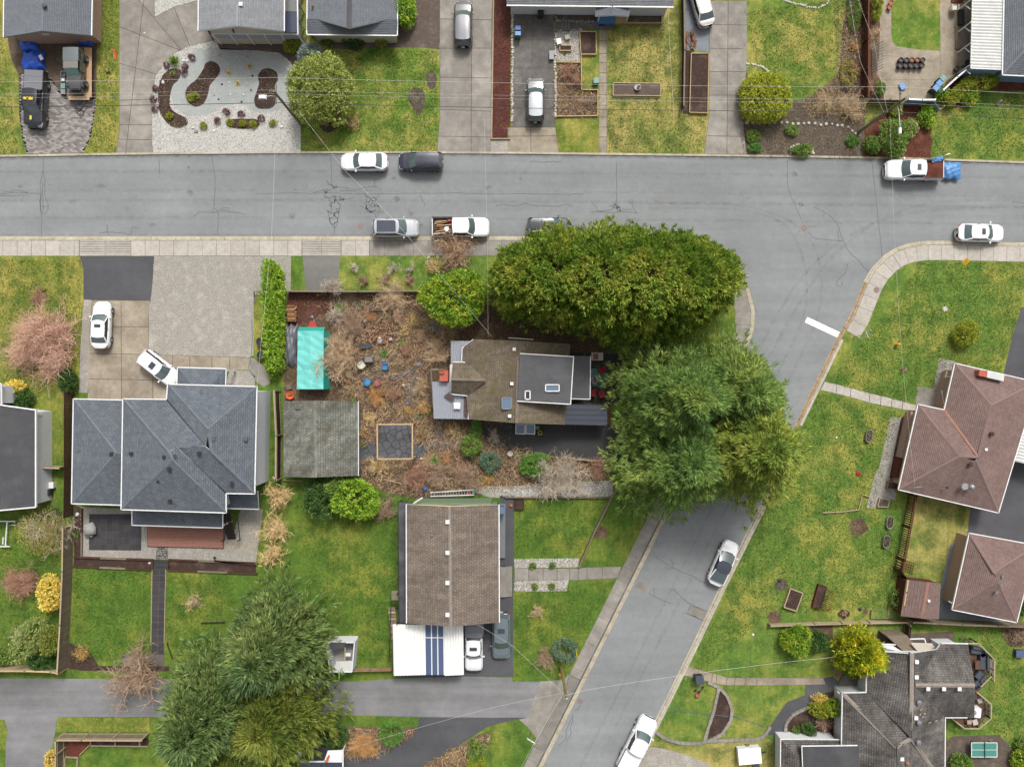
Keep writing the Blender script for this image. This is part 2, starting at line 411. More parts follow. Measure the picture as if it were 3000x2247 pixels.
plain('bin_blue',C(60,110,190),0.5); plain('bin_lid_blue',C(110,160,216),0.5); plain('bin_green',C(70,120,96),0.5); plain('bin_teal',C(128,170,160),0.6); plain('bin_grey',C(150,152,160),0.5); plain('bin_black',C(52,56,62),0.5)
plain('chair_blue',C(50,134,190),0.5); plain('chair_cream',C(224,218,200),0.5); plain('chair_red',C(160,84,90),0.6); plain('cloth_red',C(160,30,40),0.8); plain('cloth_grey',C(136,132,126),0.8,amp=0.2); plain('cushion_slate',C(78,86,98),0.9)
plain('terracotta',C(176,110,84),0.8); plain('pot_dark',C(84,70,66),0.8); plain('paint_white',C(250,250,248,k=0.8),0.7,amp=0.05,fine=2); plain('paint_yellow',C(240,214,60),0.6); plain('sign_yellow',C(250,196,20),0.5); plain('paint_orange',C(226,104,58),0.8)
plain('manhole_iron',C(150,128,124),0.7,0.1,amp=0.3,fine=20); plain('table_green',C(84,148,136),0.5); plain('marble',C(206,198,190),0.7); plain('cable_black',C(60,60,62),0.6); plain('cable_white',C(216,214,210),0.6); plain('insulator',C(210,206,200),0.4)
plain('pole_wood',C(136,128,112),0.9,amp=0.3,fine=8); plain('pole_mossy',C(140,132,70),0.9,amp=0.3,fine=8); plain('red_plastic',C(200,50,44),0.5); plain('tail_red',C(190,36,40),0.3); plain('head_lamp',C(226,230,234),0.15); plain('ball_yellow',C(240,190,60),0.5); plain('teal_plastic',C(60,140,130),0.5); plain('purple_bloom',C(156,104,122),0.9)
glassy('car_glass',C(92,108,110),0.05); glassy('car_glass_dark',C(40,44,52),0.04); glassy('window_glass',C(110,132,160),0.05); glassy('glass_dark',C(48,50,54),0.05); glassy('glass_roof',C(66,72,86),0.05)  # car_glass: pale sky reflection painted into the base colour
def paint(name,c,metal=0.0):return plain(name,c,0.3,metal,0.5,0.03,2,coat=0.8)
paint('car_white',C(240,241,243,k=0.75)); paint('car_silver',C(198,202,207),0.1); paint('car_darkgrey',C(84,82,84),0.1); paint('car_navy',C(50,54,72),0.2); paint('car_black',C(44,46,54),0.1); paint('car_greyblue',C(126,142,148),0.3); paint('car_pearl',C(224,222,218),0.1); paint('jeep_green',C(112,122,122)); paint('jeep_dark',C(88,88,92)); paint('car_gunmetal',C(132,132,140),0.0)
# roofs
shingle('roof_greyblue',C(98,104,112),C(112,118,125),C(74,79,86),0.20,0.42,0.12,patch=0.08,stain=C(78,82,92))
shingle('roof_brown',C(118,106,96),C(134,122,110),C(76,66,58),0.25,0.30,0.25,patch=0.2)
shingle('roof_brown_mossy',C(112,100,86),C(130,118,102),C(70,62,52),0.22,0.28,0.25,C(104,100,58))
shingle('roof_moss',C(112,112,104),C(136,138,130),C(70,68,58),0.24,0.30,0.3,C(92,84,64),patch=0.35)
shingle('roof_redbrown',C(138,116,110),C(124,103,97),C(104,86,81),0.16,0.32,0.12,patch=0.1)
shingle('roof_charcoal',C(94,90,88),C(114,109,104),C(56,53,52),0.22,0.28,0.45,patch=0.6)
shingle('roof_grey',C(138,140,144),C(152,155,158),C(108,110,114),0.15,0.32,0.14,patch=0.1)
shingle('roof_midgrey',C(112,116,122),C(124,128,134),C(88,92,98),0.15,0.32,0.1,patch=0.08)
shingle('roof_slate',C(124,128,134),C(112,117,124),C(92,96,102),0.15,0.25,0.1,patch=0.1)
speckled('roof_membrane',C(88,88,90),C(74,74,77),0.35,14,0.12,0.55,c3=C(98,98,100),spec=0.5)
speckled('roof_membrane_pale',C(98,100,106),C(80,80,82),0.3,14,0.1,0.4,c3=C(112,116,124),spec=0.5)
speckled('ridge_pale',C(172,160,150),C(150,140,130),2,14,0.2,0.9)
# foliage
leafmat('leaf_cedar',C(88,118,38),C(120,142,50),C(160,164,68),0.45)
leafmat('leaf_fir',C(90,120,62),C(116,142,72),C(142,158,80),0.16)
leafmat('leaf_fir_yellow',C(108,134,60),C(138,152,66),C(166,170,82),0.3)
leafmat('leaf_cypress',C(84,108,64),C(110,130,74),C(138,150,88),0.2)
leafmat('leaf_olive',C(88,106,46),C(114,126,54),C(140,144,66),0.3)
leafmat('leaf_bright',C(92,128,40),C(126,154,44),C(172,176,58),0.9)
leafmat('leaf_laurel',C(98,136,38),C(132,164,50),C(166,184,70),1.2)
leafmat('leaf_holly',C(120,134,62),C(146,156,80),C(166,172,96),1.0)
leafmat('leaf_lime',C(138,150,50),C(164,170,58),C(182,182,70),1.2)
leafmat('leaf_gold',C(128,146,40),C(168,176,46),C(206,194,56),0.9)
leafmat('leaf_yellow',C(206,186,88),C(226,204,104),C(190,172,78),2)
leafmat('leaf_dark',C(52,82,38),C(70,100,48),C(92,120,58),1.2)
leafmat('leaf_mid',C(88,116,52),C(112,138,62),C(136,156,80),1.2)
leafmat('leaf_grass',C(80,124,52),C(100,142,62),C(120,156,74),1.5)
leafmat('leaf_blue',C(112,130,128),C(138,154,150),C(160,172,166),2)
leafmat('leaf_bluegreen',C(84,110,88),C(104,130,104),C(126,146,116),2)
leafmat('leaf_boxwood',C(128,138,40),C(150,156,52),C(112,122,40),2)
leafmat('leaf_straw',C(206,180,96),C(222,200,110),C(180,150,80),2)
leafmat('leaf_budding',C(150,146,78),C(168,160,88),C(130,124,70),1)
leafmat('leaf_dead',C(142,104,84),C(166,128,104),C(112,80,66),1.5)
leafmat('leaf_pinkbrown',C(172,132,112),C(154,114,98),C(190,152,130),1.2)
leafmat('leaf_rhodo',C(124,140,70),C(150,160,96),C(110,128,66),2)
leafmat('litter_brown',C(138,114,94,k=.34),C(156,130,106,k=.34),C(112,90,74,k=.34),2)
leafmat('litter_tan',C(186,164,134,k=.36),C(170,146,116,k=.36),C(200,184,156,k=.36),2)
leafmat('blade_green',C(98,130,50,k=.3),C(110,140,54,k=.3),C(86,120,46,k=.3),1)
leafmat('blade_pale',C(150,156,78,k=.3),C(140,150,70,k=.3),C(166,160,88,k=.3),1)
leafmat('leaf_purple',C(132,92,100,k=.4),C(150,108,114,k=.4),C(112,78,84,k=.4),2)

def wear(name,c,a):
  """worn film over the asphalt, broken up by noise"""
  m,nt,b,N,L=newmat(name); v=coords(nt,'world'); b.inputs['Base Color'].default_value=c; b.inputs['Roughness'].default_value=.9
  n=noise(nt,v,1.3,5,.7); L.new(mth(nt,'MULTIPLY',ramp(nt,n,[(.38,grey(0)),(.62,grey(1))]),a),b.inputs['Alpha'])
wear('tyre_wear',C(130,132,135),.13); wear('dust_wear',C(182,180,174),.3); wear('oil_stain',C(104,104,106),.28)
# ------------------------------------------------------------------ vegetation
def np_mesh(name,V,F):
  """V (n,3) float, F (m,k) int"""
  me=bpy.data.meshes.new(name); n,m,k=len(V),len(F),F.shape[1]
  me.vertices.add(n); me.vertices.foreach_set('co',V.astype(np.float32).ravel())
  me.loops.add(m*k); me.loops.foreach_set('vertex_index',F.astype(np.int32).ravel())
  me.polygons.add(m); me.polygons.foreach_set('loop_start',np.arange(0,m*k,k,dtype=np.int32))
  me.polygons.foreach_set('loop_total',np.full(m,k,np.int32))
  me.update(calc_edges=True); return me
def unit(a):return a/np.maximum(np.linalg.norm(a,axis=1,keepdims=True),1e-9)
def leaf_quads(P,D,L,Wd,rg=rng):
  n=len(P); D=unit(D)
  S=unit(np.cross(D,rg.normal(size=(n,3))*0.6+np.array([0,0,1.0]))); U=np.cross(S,D)
  L=(L*(0.7+0.6*rg.random(n)))[:,None]; w=(Wd*(0.7+0.6*rg.random(n)))[:,None]
  mid=P+D*L*0.5+U*L*0.08
  V=np.stack([P,mid+S*w*0.5,P+D*L,mid-S*w*0.5],1).reshape(-1,3)
  return V
def leaf_mesh(name,V):return np_mesh(name,V,np.arange(len(V)).reshape(-1,4))
def clumps(Cn,D,per,rad,spread,L,Wd,rg=rng):
  k=len(Cn); P=np.repeat(Cn,per,0)+rg.normal(size=(k*per,3))*rad
  d=np.repeat(unit(D),per,0)+rg.normal(size=(k*per,3))*spread
  return leaf_quads(P,d,L,Wd,rg)
def lumps(rg,n=9,amp=0.22):
  ax=unit(rg.normal(size=(n,3))); am=rg.uniform(0.3,1.0,n)*amp; sh=rg.uniform(3,8,n)
  def f(D):
    r_=np.full(len(D),1.0-amp*0.5)
    for a,b_,c in zip(ax,am,sh):r_+=b_*np.exp(c*(D@a-1))
    return r_
  return f
def bush_leaves(rx,ry,rz,zc,n,per,L,Wd,seed,spread=0.7,amp=0.4,flat=0.0,low=-0.55,up=0.35,square=0.0,shell=0.72):
  """clumped leaves over a lumpy rounded body, local coordinates"""
  rg=np.random.default_rng(seed); f=lumps(rg,12,amp)
  D=unit(rg.normal(size=(n*3,3))); D=D[D[:,2]>low][:n]
  rr=f(D)
  if square:
    p=2+square*6
    rr=rr/np.maximum((np.abs(D)**p).sum(1)**(1/p),1e-6)
  t=shell+(1-shell)*rg.random(len(D))**0.6
  deep=rg.random(len(D))<0.14; t[deep]*=rg.uniform(0.5,0.9,deep.sum())
  P=D*(rr*t)[:,None]*np.array([rx,ry,rz]); P[:,2]+=zc
  N=unit(D/np.array([rx,ry,rz])); N[:,2]=N[:,2]*0.45+up*0.3; N+=rg.normal(size=N.shape)*0.25
  return clumps(P,N,per,L*0.45,spread,L,Wd,rg)
def stem_mb(t,h,r,lean=(0,0),limbs=5,reach=0.6,seed=1):
  rg=random.Random(seed); mb=MB(); top=Vector((lean[0],lean[1],h))
  mb.tube([(0,0,0),top*0.35+Vector((rg.uniform(-.05,.05),rg.uniform(-.05,.05),0)),top*0.7,top],r,7,r*0.3)
  for i in range(limbs):
    a=2*math.pi*(i+rg.random()*0.6)/limbs; z=rg.uniform(0.25,0.7); b=top*z; e=reach*rg.uniform(0.6,1)
    c=b+Vector((math.cos(a)*e*0.5,math.sin(a)*e*0.5,h*0.14)); d=b+Vector((math.cos(a)*e,math.sin(a)*e,h*0.2))
    mb.tube([b,c,d],r*0.45,5,r*0.12)
  return mb
def shrub(name,label,cat,u,v,rx,ry,h,mat,n=160,per=14,L=0.16,Wd=0.09,rz=0.0,group=None,seed=None,stem='bark',square=0.0,amp=0.42,spread=0.75,base_z=0.1,zc=None,extra=None,shell=0.72,low=-0.55):
  """leafy shrub whose body is seen centred at pixel (u, v); rx, ry, h in metres"""
  seed=seed or int(u*7+v*13)%99991
  z=zc if zc is not None else h*0.52
  c=W(u,v,z)
  t=thing(name,label,cat,(c.x,c.y,base_z),rz,group)
  hz=h*0.5
  V=bush_leaves(rx,ry,hz,h-hz-0.02,n,per,L,Wd,seed,spread,amp,square=square,shell=shell,low=low)
  put('foliage',leaf_mesh('foliage',V),M[mat],t)
  part(t,'stems',stem_mb(t,h*0.75,max(0.02,min(0.12,h*0.03)),limbs=6,reach=min(rx,ry)*0.7,seed=seed),M[stem],world=False)
  return t
def branch_lines(roots,dirs,lens,r0,seg,rg,wob=0.25,up=0.0):
  """polyline tubes (3-sided), arrays; returns V, F and the points with directions for children"""
  n=len(roots); P=roots.copy(); d=unit(dirs); pts=[P.copy()]; ds=[d.copy()]
  for s in range(seg):
    d=unit(d+rg.normal(size=(n,3))*wob+np.array([0,0,up])); P=P+d*(lens/seg)[:,None]
    pts.append(P.copy()); ds.append(d.copy())
  pts=np.stack(pts,1); ds=np.stack(ds,1)  # n, seg+1, 3
  a=unit(np.cross(ds.reshape(-1,3),rg.normal(size=(1,3)))).reshape(n,seg+1,3); b=np.cross(ds,a)
  taper=np.linspace(1,0.35,seg+1)[None,:,None]*np.asarray(r0).reshape(-1,1,1)
  V=np.stack([pts+taper*(a*math.cos(k*2.0944)+b*math.sin(k*2.0944))for k in range(3)],2)  # n, seg+1, 3, 3
  idx=np.arange(n*(seg+1)*3).reshape(n,seg+1,3); F=[]
  for k in range(3):
    F.append(np.stack([idx[:,:-1,k],idx[:,1:,k],idx[:,1:,(k+1)%3],idx[:,:-1,(k+1)%3]],-1).reshape(-1,4))
  return V.reshape(-1,3),np.concatenate(F),pts,ds
def twig_mesh(name,h,rad,n0,n1,n2,seed,r=0.02,wob=0.2,spread=0.8,upright=0.5,lean=(0,0)):
  rg=np.random.default_rng(seed)
  a=rg.uniform(0,2*math.pi,n0); e=rg.random(n0)**0.6
  d0=np.stack([np.cos(a)*e*rad+lean[0],np.sin(a)*e*rad+lean[1],np.full(n0,h)*(1-0.45*e)],1); l0=np.linalg.norm(d0,axis=1)*rg.uniform(0.55,0.95,n0)
  root=np.stack([np.cos(a)*rad*0.06,np.sin(a)*rad*0.06,np.zeros(n0)],1)
  V,F,p,d=branch_lines(root,d0,l0,np.full(n0,r*1.5),4,rg,wob*0.7,0.0)
  Vs,Fs=[V],[F]; off=len(V)
  for(nn,kl,kr)in((n1,0.45,0.5),(n2,0.26,0.28)):
    if nn==0:break
    i=rg.integers(0,len(p),nn); s=rg.integers(1,p.shape[1],nn); t=rg.random(nn)[:,None]
    P0=p[i,s-1]*(1-t)+p[i,s]*t; dd=d[i,s]+rg.normal(size=(nn,3))*spread; dd[:,2]=dd[:,2]*upright+0.12
    ln=kl*max(rad,h*0.6)*rg.uniform(0.5,1.1,nn)
    V,F,p2,d2=branch_lines(P0,dd,ln,np.full(nn,max(r*kr*1.35,0.011)),3,rg,wob,0.05)
    Vs.append(V); Fs.append(F+off); off+=len(V)
    p,d=p2,d2
  V=np.concatenate(Vs); V[:,2]=np.maximum(V[:,2],0.01)
  return np_mesh(name,V,np.concatenate(Fs))
def twigs(name,label,cat,u,v,rad,h,mat,n0=16,n1=120,n2=420,r=0.02,seed=None,group=None,lean=(0,0),spread=0.8,upright=0.5,leaf=None,leafn=0,leafL=0.08,base_z=0.1,zk=0.5,sx=1.0):
  """leafless or sparsely leaved shrub or small tree seen centred at (u, v)"""
  seed=seed or int(u*7+v*13)%99991
  c=W(u,v,h*zk)
  t=thing(name,label,cat,(c.x,c.y,base_z),0,group)
  t.scale=(sx,1,1)
  put('branches',twig_mesh('branches',h,rad,int(n0*1.2),int(n1*1.5),int(n2*1.6),seed,r,0.34,spread*1.2,upright,lean),M[mat],t)
  if leaf:
    rg=np.random.default_rng(seed+1)
    D=unit(rg.normal(size=(leafn,3))); D[:,2]=np.abs(D[:,2]); P=D*(rg.random(leafn)**0.45)[:,None]*np.array([rad,rad,h*0.75]); P[:,2]+=h*0.2
    P[:,0]+=lean[0]*0.7; P[:,1]+=lean[1]*0.7
    put('leaves',leaf_mesh('leaves',leaf_quads(P,rg.normal(size=(leafn,3)),leafL,leafL*0.6,rg)),M[leaf],t)
  return t
def conifer(name,label,u,v,rad,h,mat,nb=150,per_branch=9,leaves=13,L=0.42,Wd=0.085,seed=1,group=None,z0=0.1,power=0.85,droop=0.10,fan=0.5,dome=0.0,tip_up=0.15,spread=0.33,zb=0.0,rough=1.0,whorl=0.0):
  """evergreen tree standing at ground pixel (u, v)"""
  rg=np.random.default_rng(seed); c=W(u,v,0.1)
  t=thing(name,label,'tree',(c.x,c.y,0.1),0,group)
  z=zb+z0*h+(h*0.99-z0*h-zb)*rg.random(nb)**(0.8 if dome else 0.95); az=rg.uniform(0,2*math.pi,nb)
  if whorl:z=np.minimum(np.round(z/whorl)*whorl+rg.normal(size=nb)*0.08,h*0.97); az=np.round(az*9/(2*math.pi)+np.round(z/whorl)*0.37)*(2*math.pi/9)+rg.normal(size=nb)*0.13
  k=np.clip((z-zb-z0*h)/(h-z0*h-zb),0,1)
  prof=(1-k)**power*(1-dome)+np.sqrt(np.clip(1-k**2.2,0,1))*dome
  irr=1+rough*(0.14*np.sin(az*3+seed)+0.10*np.sin(az*5+2*seed)+rg.normal(size=nb)*0.10)
  BL=np.maximum(rad*prof*irr,0.35)
  d=np.stack([np.cos(az),np.sin(az),np.zeros(nb)],1); side=np.stack([-np.sin(az),np.cos(az),np.zeros(nb)],1)
  rise=(0.10+0.9*k**1.5)  # upper branches rise more steeply
  Cs,Ds=[],[]
  for j in range(per_branch):
    s=(0.30+0.70*(j+rg.random(nb))/per_branch); ww=rg.normal(size=nb)*0.20*(1-0.4*s)
    P=d*(BL*s)[:,None]+side*(BL*ww*fan*1.6)[:,None]; P[:,2]=z+BL*s*(rise*0.55)-droop*BL*s**2
    D=d+side*(ww*2.2+rg.normal(size=nb)*0.35)[:,None]; D[:,2]+=tip_up+0.5*k+rg.normal(size=nb)*0.12
    Cs.append(P); Ds.append(D)
  Cs,Ds=np.concatenate(Cs),np.concatenate(Ds)
  top=np.array([[0,0,h*0.93]]*6)+rg.normal(size=(6,3))*0.12; Cs=np.vstack([Cs,top]); Ds=np.vstack([Ds,np.array([[0,0,1.]]*6)+rg.normal(size=(6,3))*0.3])
  put('crown',leaf_mesh('crown',clumps(Cs,Ds,leaves,0.10,spread,L,Wd,rg)),M[mat],t)
  mb=MB(); mb.tube([(0,0,0),(0.05,0.03,h*0.4),(0,0,h*0.95)],max(0.12,h*0.02),9,0.03)
  part(t,'trunk',mb,M['bark'],world=False)
  lb=MB()
  for i in range(0,nb,2):
    a=Vector((0,0,z[i])); e=a+Vector((d[i][0]*BL[i]*0.9,d[i][1]*BL[i]*0.9,BL[i]*0.9*(rise[i]*0.55)-droop*BL[i]*0.8))
    lb.tube([a,(a+e)/2+Vector((0,0,0.05)),e],0.035+0.03*(1-k[i]),4,0.01)
  part(t,'limbs',lb,M['bark'],world=False)
  return t
def tuft(name,label,cat,u,v,r,h,mat,n=70,w=0.03,group=None,base_z=0.1,droop=0.5):
  """spray of blades (grass clump, yucca, fern)"""
  rg=np.random.default_rng(int(u*31+v*17)%99991); c=W(u,v,h*0.4)
  a=rg.uniform(0,2*math.pi,n); e=rg.uniform(0.15,1,n)
  D=np.stack([np.cos(a)*e*r,np.sin(a)*e*r,h*(1.05-e*droop)],1); ln=np.linalg.norm(D,axis=1)
  P=rg.normal(size=(n,3))*r*0.08; P[:,2]=0
  d=unit(D); S=unit(np.cross(d,np.array([[0,0,1.]])+rg.normal(size=(n,3))*0.1))*w*0.5
  mid=P+d*(ln*0.55)[:,None]; tip=P+d*ln[:,None]; tip[:,2]-=r*0.25*e; tip[:,2]=np.maximum(tip[:,2],0.02)
  V=np.stack([P-S*0.6,P+S*0.6,mid+S,mid-S,tip],1).reshape(-1,3)
  i=np.arange(n)*5; F=np.concatenate([np.stack([i,i+1,i+2,i+3],1),np.stack([i+3,i+2,i+4,i+4],1)])
  me=bpy.data.meshes.new(name); me.from_pydata([tuple(x)for x in V],[],[tuple(f)if f[2]!=f[3]else tuple(f[:3])for f in F.tolist()])
  return tag(put(name,me,M[mat],None,(c.x,c.y,base_z)),label,cat,group)
def pebbles(name,polys,n,r0,r1,mats,z=0.11,parent_kind='stuff',holes=(),label=None,seed=3):
  """loose stones lying on a bed: one mass"""
  rg=np.random.default_rng(seed); areas=np.array([abs(area(p))for p in polys]); k=(n*areas/areas.sum()).astype(int)
  P=np.vstack([scatter(p,max(1,kk),rg)for p,kk in zip(polys,k)])
  for h in holes:P=P[~inside(h,P)]
  m=len(P); r=rg.uniform(r0,r1,m); a=rg.uniform(0,2*math.pi,m)
  base=np.array([(1,0,0),(0,1,0),(-1,0,0),(0,-1,0),(0,0,0.7)]); ca,sa=np.cos(a),np.sin(a)
  st=rg.uniform(0.6,1.3,(m,5)); Bx=base[None,:,0]*r[:,None]*st; By=base[None,:,1]*r[:,None]*0.8*st; Bz=base[None,:,2]*r[:,None]
  V=np.stack([P[:,:1]+Bx*ca[:,None]-By*sa[:,None],P[:,1:]+Bx*sa[:,None]+By*ca[:,None],z+Bz+rg.uniform(0,.008,(m,1))],2).reshape(-1,3)
  i=np.arange(m)*5; F=np.concatenate([np.stack([i+j,i+(j+1)%4,i+4],1)for j in range(4)])
  me=np_mesh(name,V,F)
  for x in mats:me.materials.append(M[x])
  if len(mats)>1:me.polygons.foreach_set('material_index',np.tile(rg.integers(0,len(mats),m),4).astype(np.int32))
  return tag(put(name,me,None),label,None,None,'stuff')
# ------------------------------------------------------------------ builders for ground, roofs, fences, cars
def sheet(name,px,z,mat,smooth=False,n=5,label=None,t=0.03):
  p=catmull(px,n)if smooth else px
  mb=MB().prism(wpoly(p,z),z-t,z)
  o=put(name,mb.mesh(name),M[mat]); o['kind']='structure'
  if label:o['label']=label
  return o
def slabs(name,px,cuts,z,mat,gap=0.06,piece='slab',t=0.05,fill='soil_grey',smooth=False,label=None,jog=0.003):
  """paved area: a recessed bed and separate slabs cut along the given lines"""
  o=sheet(name,px,z-0.005,fill,smooth,label=label)
  pol=wpoly(catmull(px,5)if smooth else px,z)
  if area(pol)<0:pol=pol[::-1]
  ps=[pol]
  for(a,b)in cuts:
    A,B=W(*a,z),W(*b,z); nx=[]
    for p in ps:
      for(s,e)in((A,B),(B,A)):
        c=clip(p,s,e)
        if len(c)>2 and abs(area(c))>0.02:nx.append(c)
    ps=nx
  for p in ps:
    c=inset(p,gap/2); part(o,piece,MB().prism(c,z-t,z+.002+rnd.uniform(0,jog)),M[mat])
  return o
def resample(pl,step):
  out=[Vector(pl[0])]; acc=0.0
  for a,b in zip(pl[:-1],pl[1:]):
    a,b=Vector(a),Vector(b); L=(b-a).length
    if L<1e-9:continue
    t=step-acc
    while t<L:out.append(a+(b-a)*(t/L)); t+=step
    acc=(L-(t-step))
  out.append(Vector(pl[-1])); return out
def normals(pl):
  ns=[]
  for i in range(len(pl)):
    d=(pl[min(i+1,len(pl)-1)]-pl[max(i-1,0)]).normalized(); ns.append(Vector((-d.y,d.x)))
  return ns
def run(parent,piece,path_px,profile,length,mat,gap=0.035,zref=0.1,sub=0.5,only=None):
  """pieces of a constant profile [(offset to the left, z), ...] swept along a path, cut every `length` metres"""
  pl=resample([W(*p,zref).to_2d()for p in path_px],sub); ns=normals(pl); per=max(1,int(round(length/sub))); i=0; k=0
  while i<len(pl)-1:
    j=min(i+per,len(pl)-1); pts=pl[i:j+1]; nn=ns[i:j+1]
    d0=(pts[1]-pts[0]).normalized()*gap/2; d1=(pts[-1]-pts[-2]).normalized()*gap/2
    mb=MB(); G=[]
    for a,(p,n)in enumerate(zip(pts,nn)):
      p=p+(d0 if a==0 else Vector((0,0)))-(d1 if a==len(pts)-1 else Vector((0,0)))
      G.append([(p.x+n.x*o,p.y+n.y*o,z)for(o,z)in profile])
    mb.grid(G,closed=True); m=len(profile)
    mb.f+=[tuple(range(m-1,-1,-1)),tuple(range((len(G)-1)*m,len(G)*m))]
    mm=mat(k)if callable(mat)else mat
    if only is None or only(k):part(parent,piece,mb,M[mm])
    i=j; k+=1
def ribbon(parent,name,path_px,w,z,mat,jit=0.0,world_pts=None):
  pl=[Vector(W(*p,z)[:2])for p in path_px]
  pl=resample(pl,0.35)
  if jit:pl=[p+Vector((rnd.gauss(0,jit),rnd.gauss(0,jit)))for p in pl]
  ns=normals(pl); G=[[(p.x+n.x*w/2*rnd.uniform(.7,1.3),p.y+n.y*w/2,z),(p.x-n.x*w/2*rnd.uniform(.7,1.3),p.y-n.y*w/2,z)]for p,n in zip(pl,ns)]
  return part(parent,name,MB().grid(G),M[mat])
# roofs -------------------------------------------------------------
def roof_courses(planes,row):
  """planes: lists of world points (eave edge first: points 0 and 1). Stepped courses with UVs in metres."""
  mb=MB(); mb.uv=[]
  for P in planes:
    P=[Vector(p)for p in P]
    n=Vector((0,0,0))
    for i in range(len(P)):n+=P[i].cross(P[(i+1)%len(P)])
    n.normalize()
    if n.z<0:n=-n; P=[P[1],P[0]]+P[:1:-1]
    xa=(P[1]-P[0]).normalized(); ya=n.cross(xa)
    if(sum((p-P[0]).dot(ya)for p in P))<0:ya=-ya
    Q=[((p-P[0]).dot(xa),(p-P[0]).dot(ya))for p in P]
    if area(Q)<0:Q=Q[::-1]
    y0,y1=min(a[1]for a in Q),max(a[1]for a in Q); k0,k1=math.floor(y0/row),math.ceil(y1/row)
    org=P[0]
    for k in range(k0,k1):
      lo,hi=k*row,(k+1)*row
      c=clip(clip(Q,(0,lo),(1,lo)),(1,hi),(0,hi))
      if len(c)<3 or abs(area(c))<1e-4:continue
      vs=[]
      for(a,b)in c:
        lift=0.028*(1-(b-lo)/row)+0.004
        vs.append(org+xa*a+ya*b+n*lift)
      i0=len(mb.v); mb.v+=[tuple(v)for v in vs]; mb.f.append(tuple(range(i0,i0+len(vs)))); mb.uv.append(list(c))
      low=[(a,b)for(a,b)in c if abs(b-lo)<1e-5]
      if len(low)>=2:  # butt edge of the course
        a0,a1=min(l[0]for l in low),max(l[0]for l in low); i0=len(mb.v)
        for(a,h_)in((a0,0.032),(a0,0.0),(a1,0.0),(a1,0.032)):mb.v.append(tuple(org+xa*a+ya*lo+n*h_))
        mb.f.append((i0,i0+1,i0+2,i0+3)); mb.uv.append([(a0,lo)]*2+[(a1,lo)]*2)
  return mb
def flatten(P):
  """least-squares plane: move the corners up or down onto it"""
  if len(P)<4:return P
  A=np.array([[p.x,p.y,1.0]for p in P]); w=np.array([4.0,4.0]+[1.0]*(len(P)-2))[:,None]
  s=np.linalg.lstsq(A*w,np.array([p.z for p in P])*w[:,0],rcond=None)[0]
  return[Vector((p.x,p.y,p.x*s[0]+p.y*s[1]+s[2]))for p in P]
def roof(t,planes_px,mat,row=0.24,trim='white_trim',thick=0.16,name='roof'):
  planes=[flatten([W(*p)for p in pl])for pl in planes_px]
  mb=roof_courses(planes,row); o=part(t,name,mb,M[mat])
  tb=MB()
  for P in planes:tb.slab3([(p.x,p.y,p.z-0.03)for p in P],thick)
  part(o,'fascia',tb,M[trim])
  return o
def edge_bars(t,segs_px,w,h,mat,name='gutter',dz=0.0,each=True):
  for(a,b)in segs_px:
    A,B=W(*a),W(*b); A.z+=dz; B.z+=dz
    part(t,name,MB().bar(A,B,w*.72,h),M[mat])
def ridge_caps(t,segs_px,mat,w=0.26):
  mat=mat+'_cap' if mat+'_cap' in M else mat
  for(a,b)in segs_px:
    A,B=W(*a),W(*b); A.z+=0.03; B.z+=0.03
    d=(B-A); s=d.cross(Vector((0,0,1))).normalized()*w/2
    mb=MB(); mb.grid([[A-s-Vector((0,0,.03)),A+Vector((0,0,.03)),A+s-Vector((0,0,.03))],[B-s-Vector((0,0,.03)),B+Vector((0,0,.03)),B+s-Vector((0,0,.03))]])
    part(t,'ridge_cap',mb,M[mat])
def walls(t,px,z_eave,mat,inset_m=0.5,z0=0.1,name='wall'):
  pol=inset([tuple(W(u,v,z_eave)[:2])for(u,v)in px],inset_m)
  part(t,name,MB().prism(pol,z0,z_eave-0.1),M[mat]); return pol
def window_on(t,a,b,s0,s1,z0,z1,frame='white_trim',glass='window_glass',out=0.03):
  """window in the wall face running a->b (world xy, outside on the right hand), s in metres from a"""
  a,b=Vector(a[:2]),Vector(b[:2]); d=(b-a).normalized(); n=Vector((d.y,-d.x))
  p0,p1=a+d*s0,a+d*s1; f=MB()
  def bar(s_,e_,za,zb,w):f.bar((s_.x+n.x*out,s_.y+n.y*out,za),(e_.x+n.x*out,e_.y+n.y*out,zb),w,w)
  bar(p0,p1,z0,z0,0.08); bar(p0,p1,z1,z1,0.08); bar(p0,p0,z0,z1,0.08); bar(p1,p1,z0,z1,0.08)
  m=(p0+p1)/2; bar(m,m,z0,z1,0.05)
  o=part(t,'window',f,M[frame])
  g=MB(); c=(p0+p1)/2+n*out*0.5; g.box((c.x,c.y,(z0+z1)/2),((p1-p0).length,0.02,z1-z0),math.atan2(d.y,d.x)); part(o,'pane',g,M[glass])
def house(name,label,px_c,cat='house'):
  c=W(*px_c,0.1); return thing(name,label,cat,(c.x,c.y,0.1))
def vent(t,u,v,z,s=0.35,mat='white_trim',h=0.18,parent=None,name='roof_vent',rz=0.0):
  c=W(u,v,z+0.1); mb=MB().box((c.x,c.y,c.z),(s,s,h),rz); mb.box((c.x,c.y,c.z+h/2+0.015),(s*1.18,s*1.18,0.03),rz)
  return part(t,name,mb,M[mat])
def pipe(t,u,v,z,r=0.09,h=0.35,mat='dark_metal',name='vent_pipe',cap=True):
  c=W(u,v,z); mb=MB().lathe([(r,-0.1),(r,h)],(c.x,c.y,c.z),12)
  if cap:mb.lathe([(r*1.6,h+0.02),(r*1.5,h+0.06),(0.02,h+0.12)],(c.x,c.y,c.z),12)
  return part(t,name,mb,M[mat])
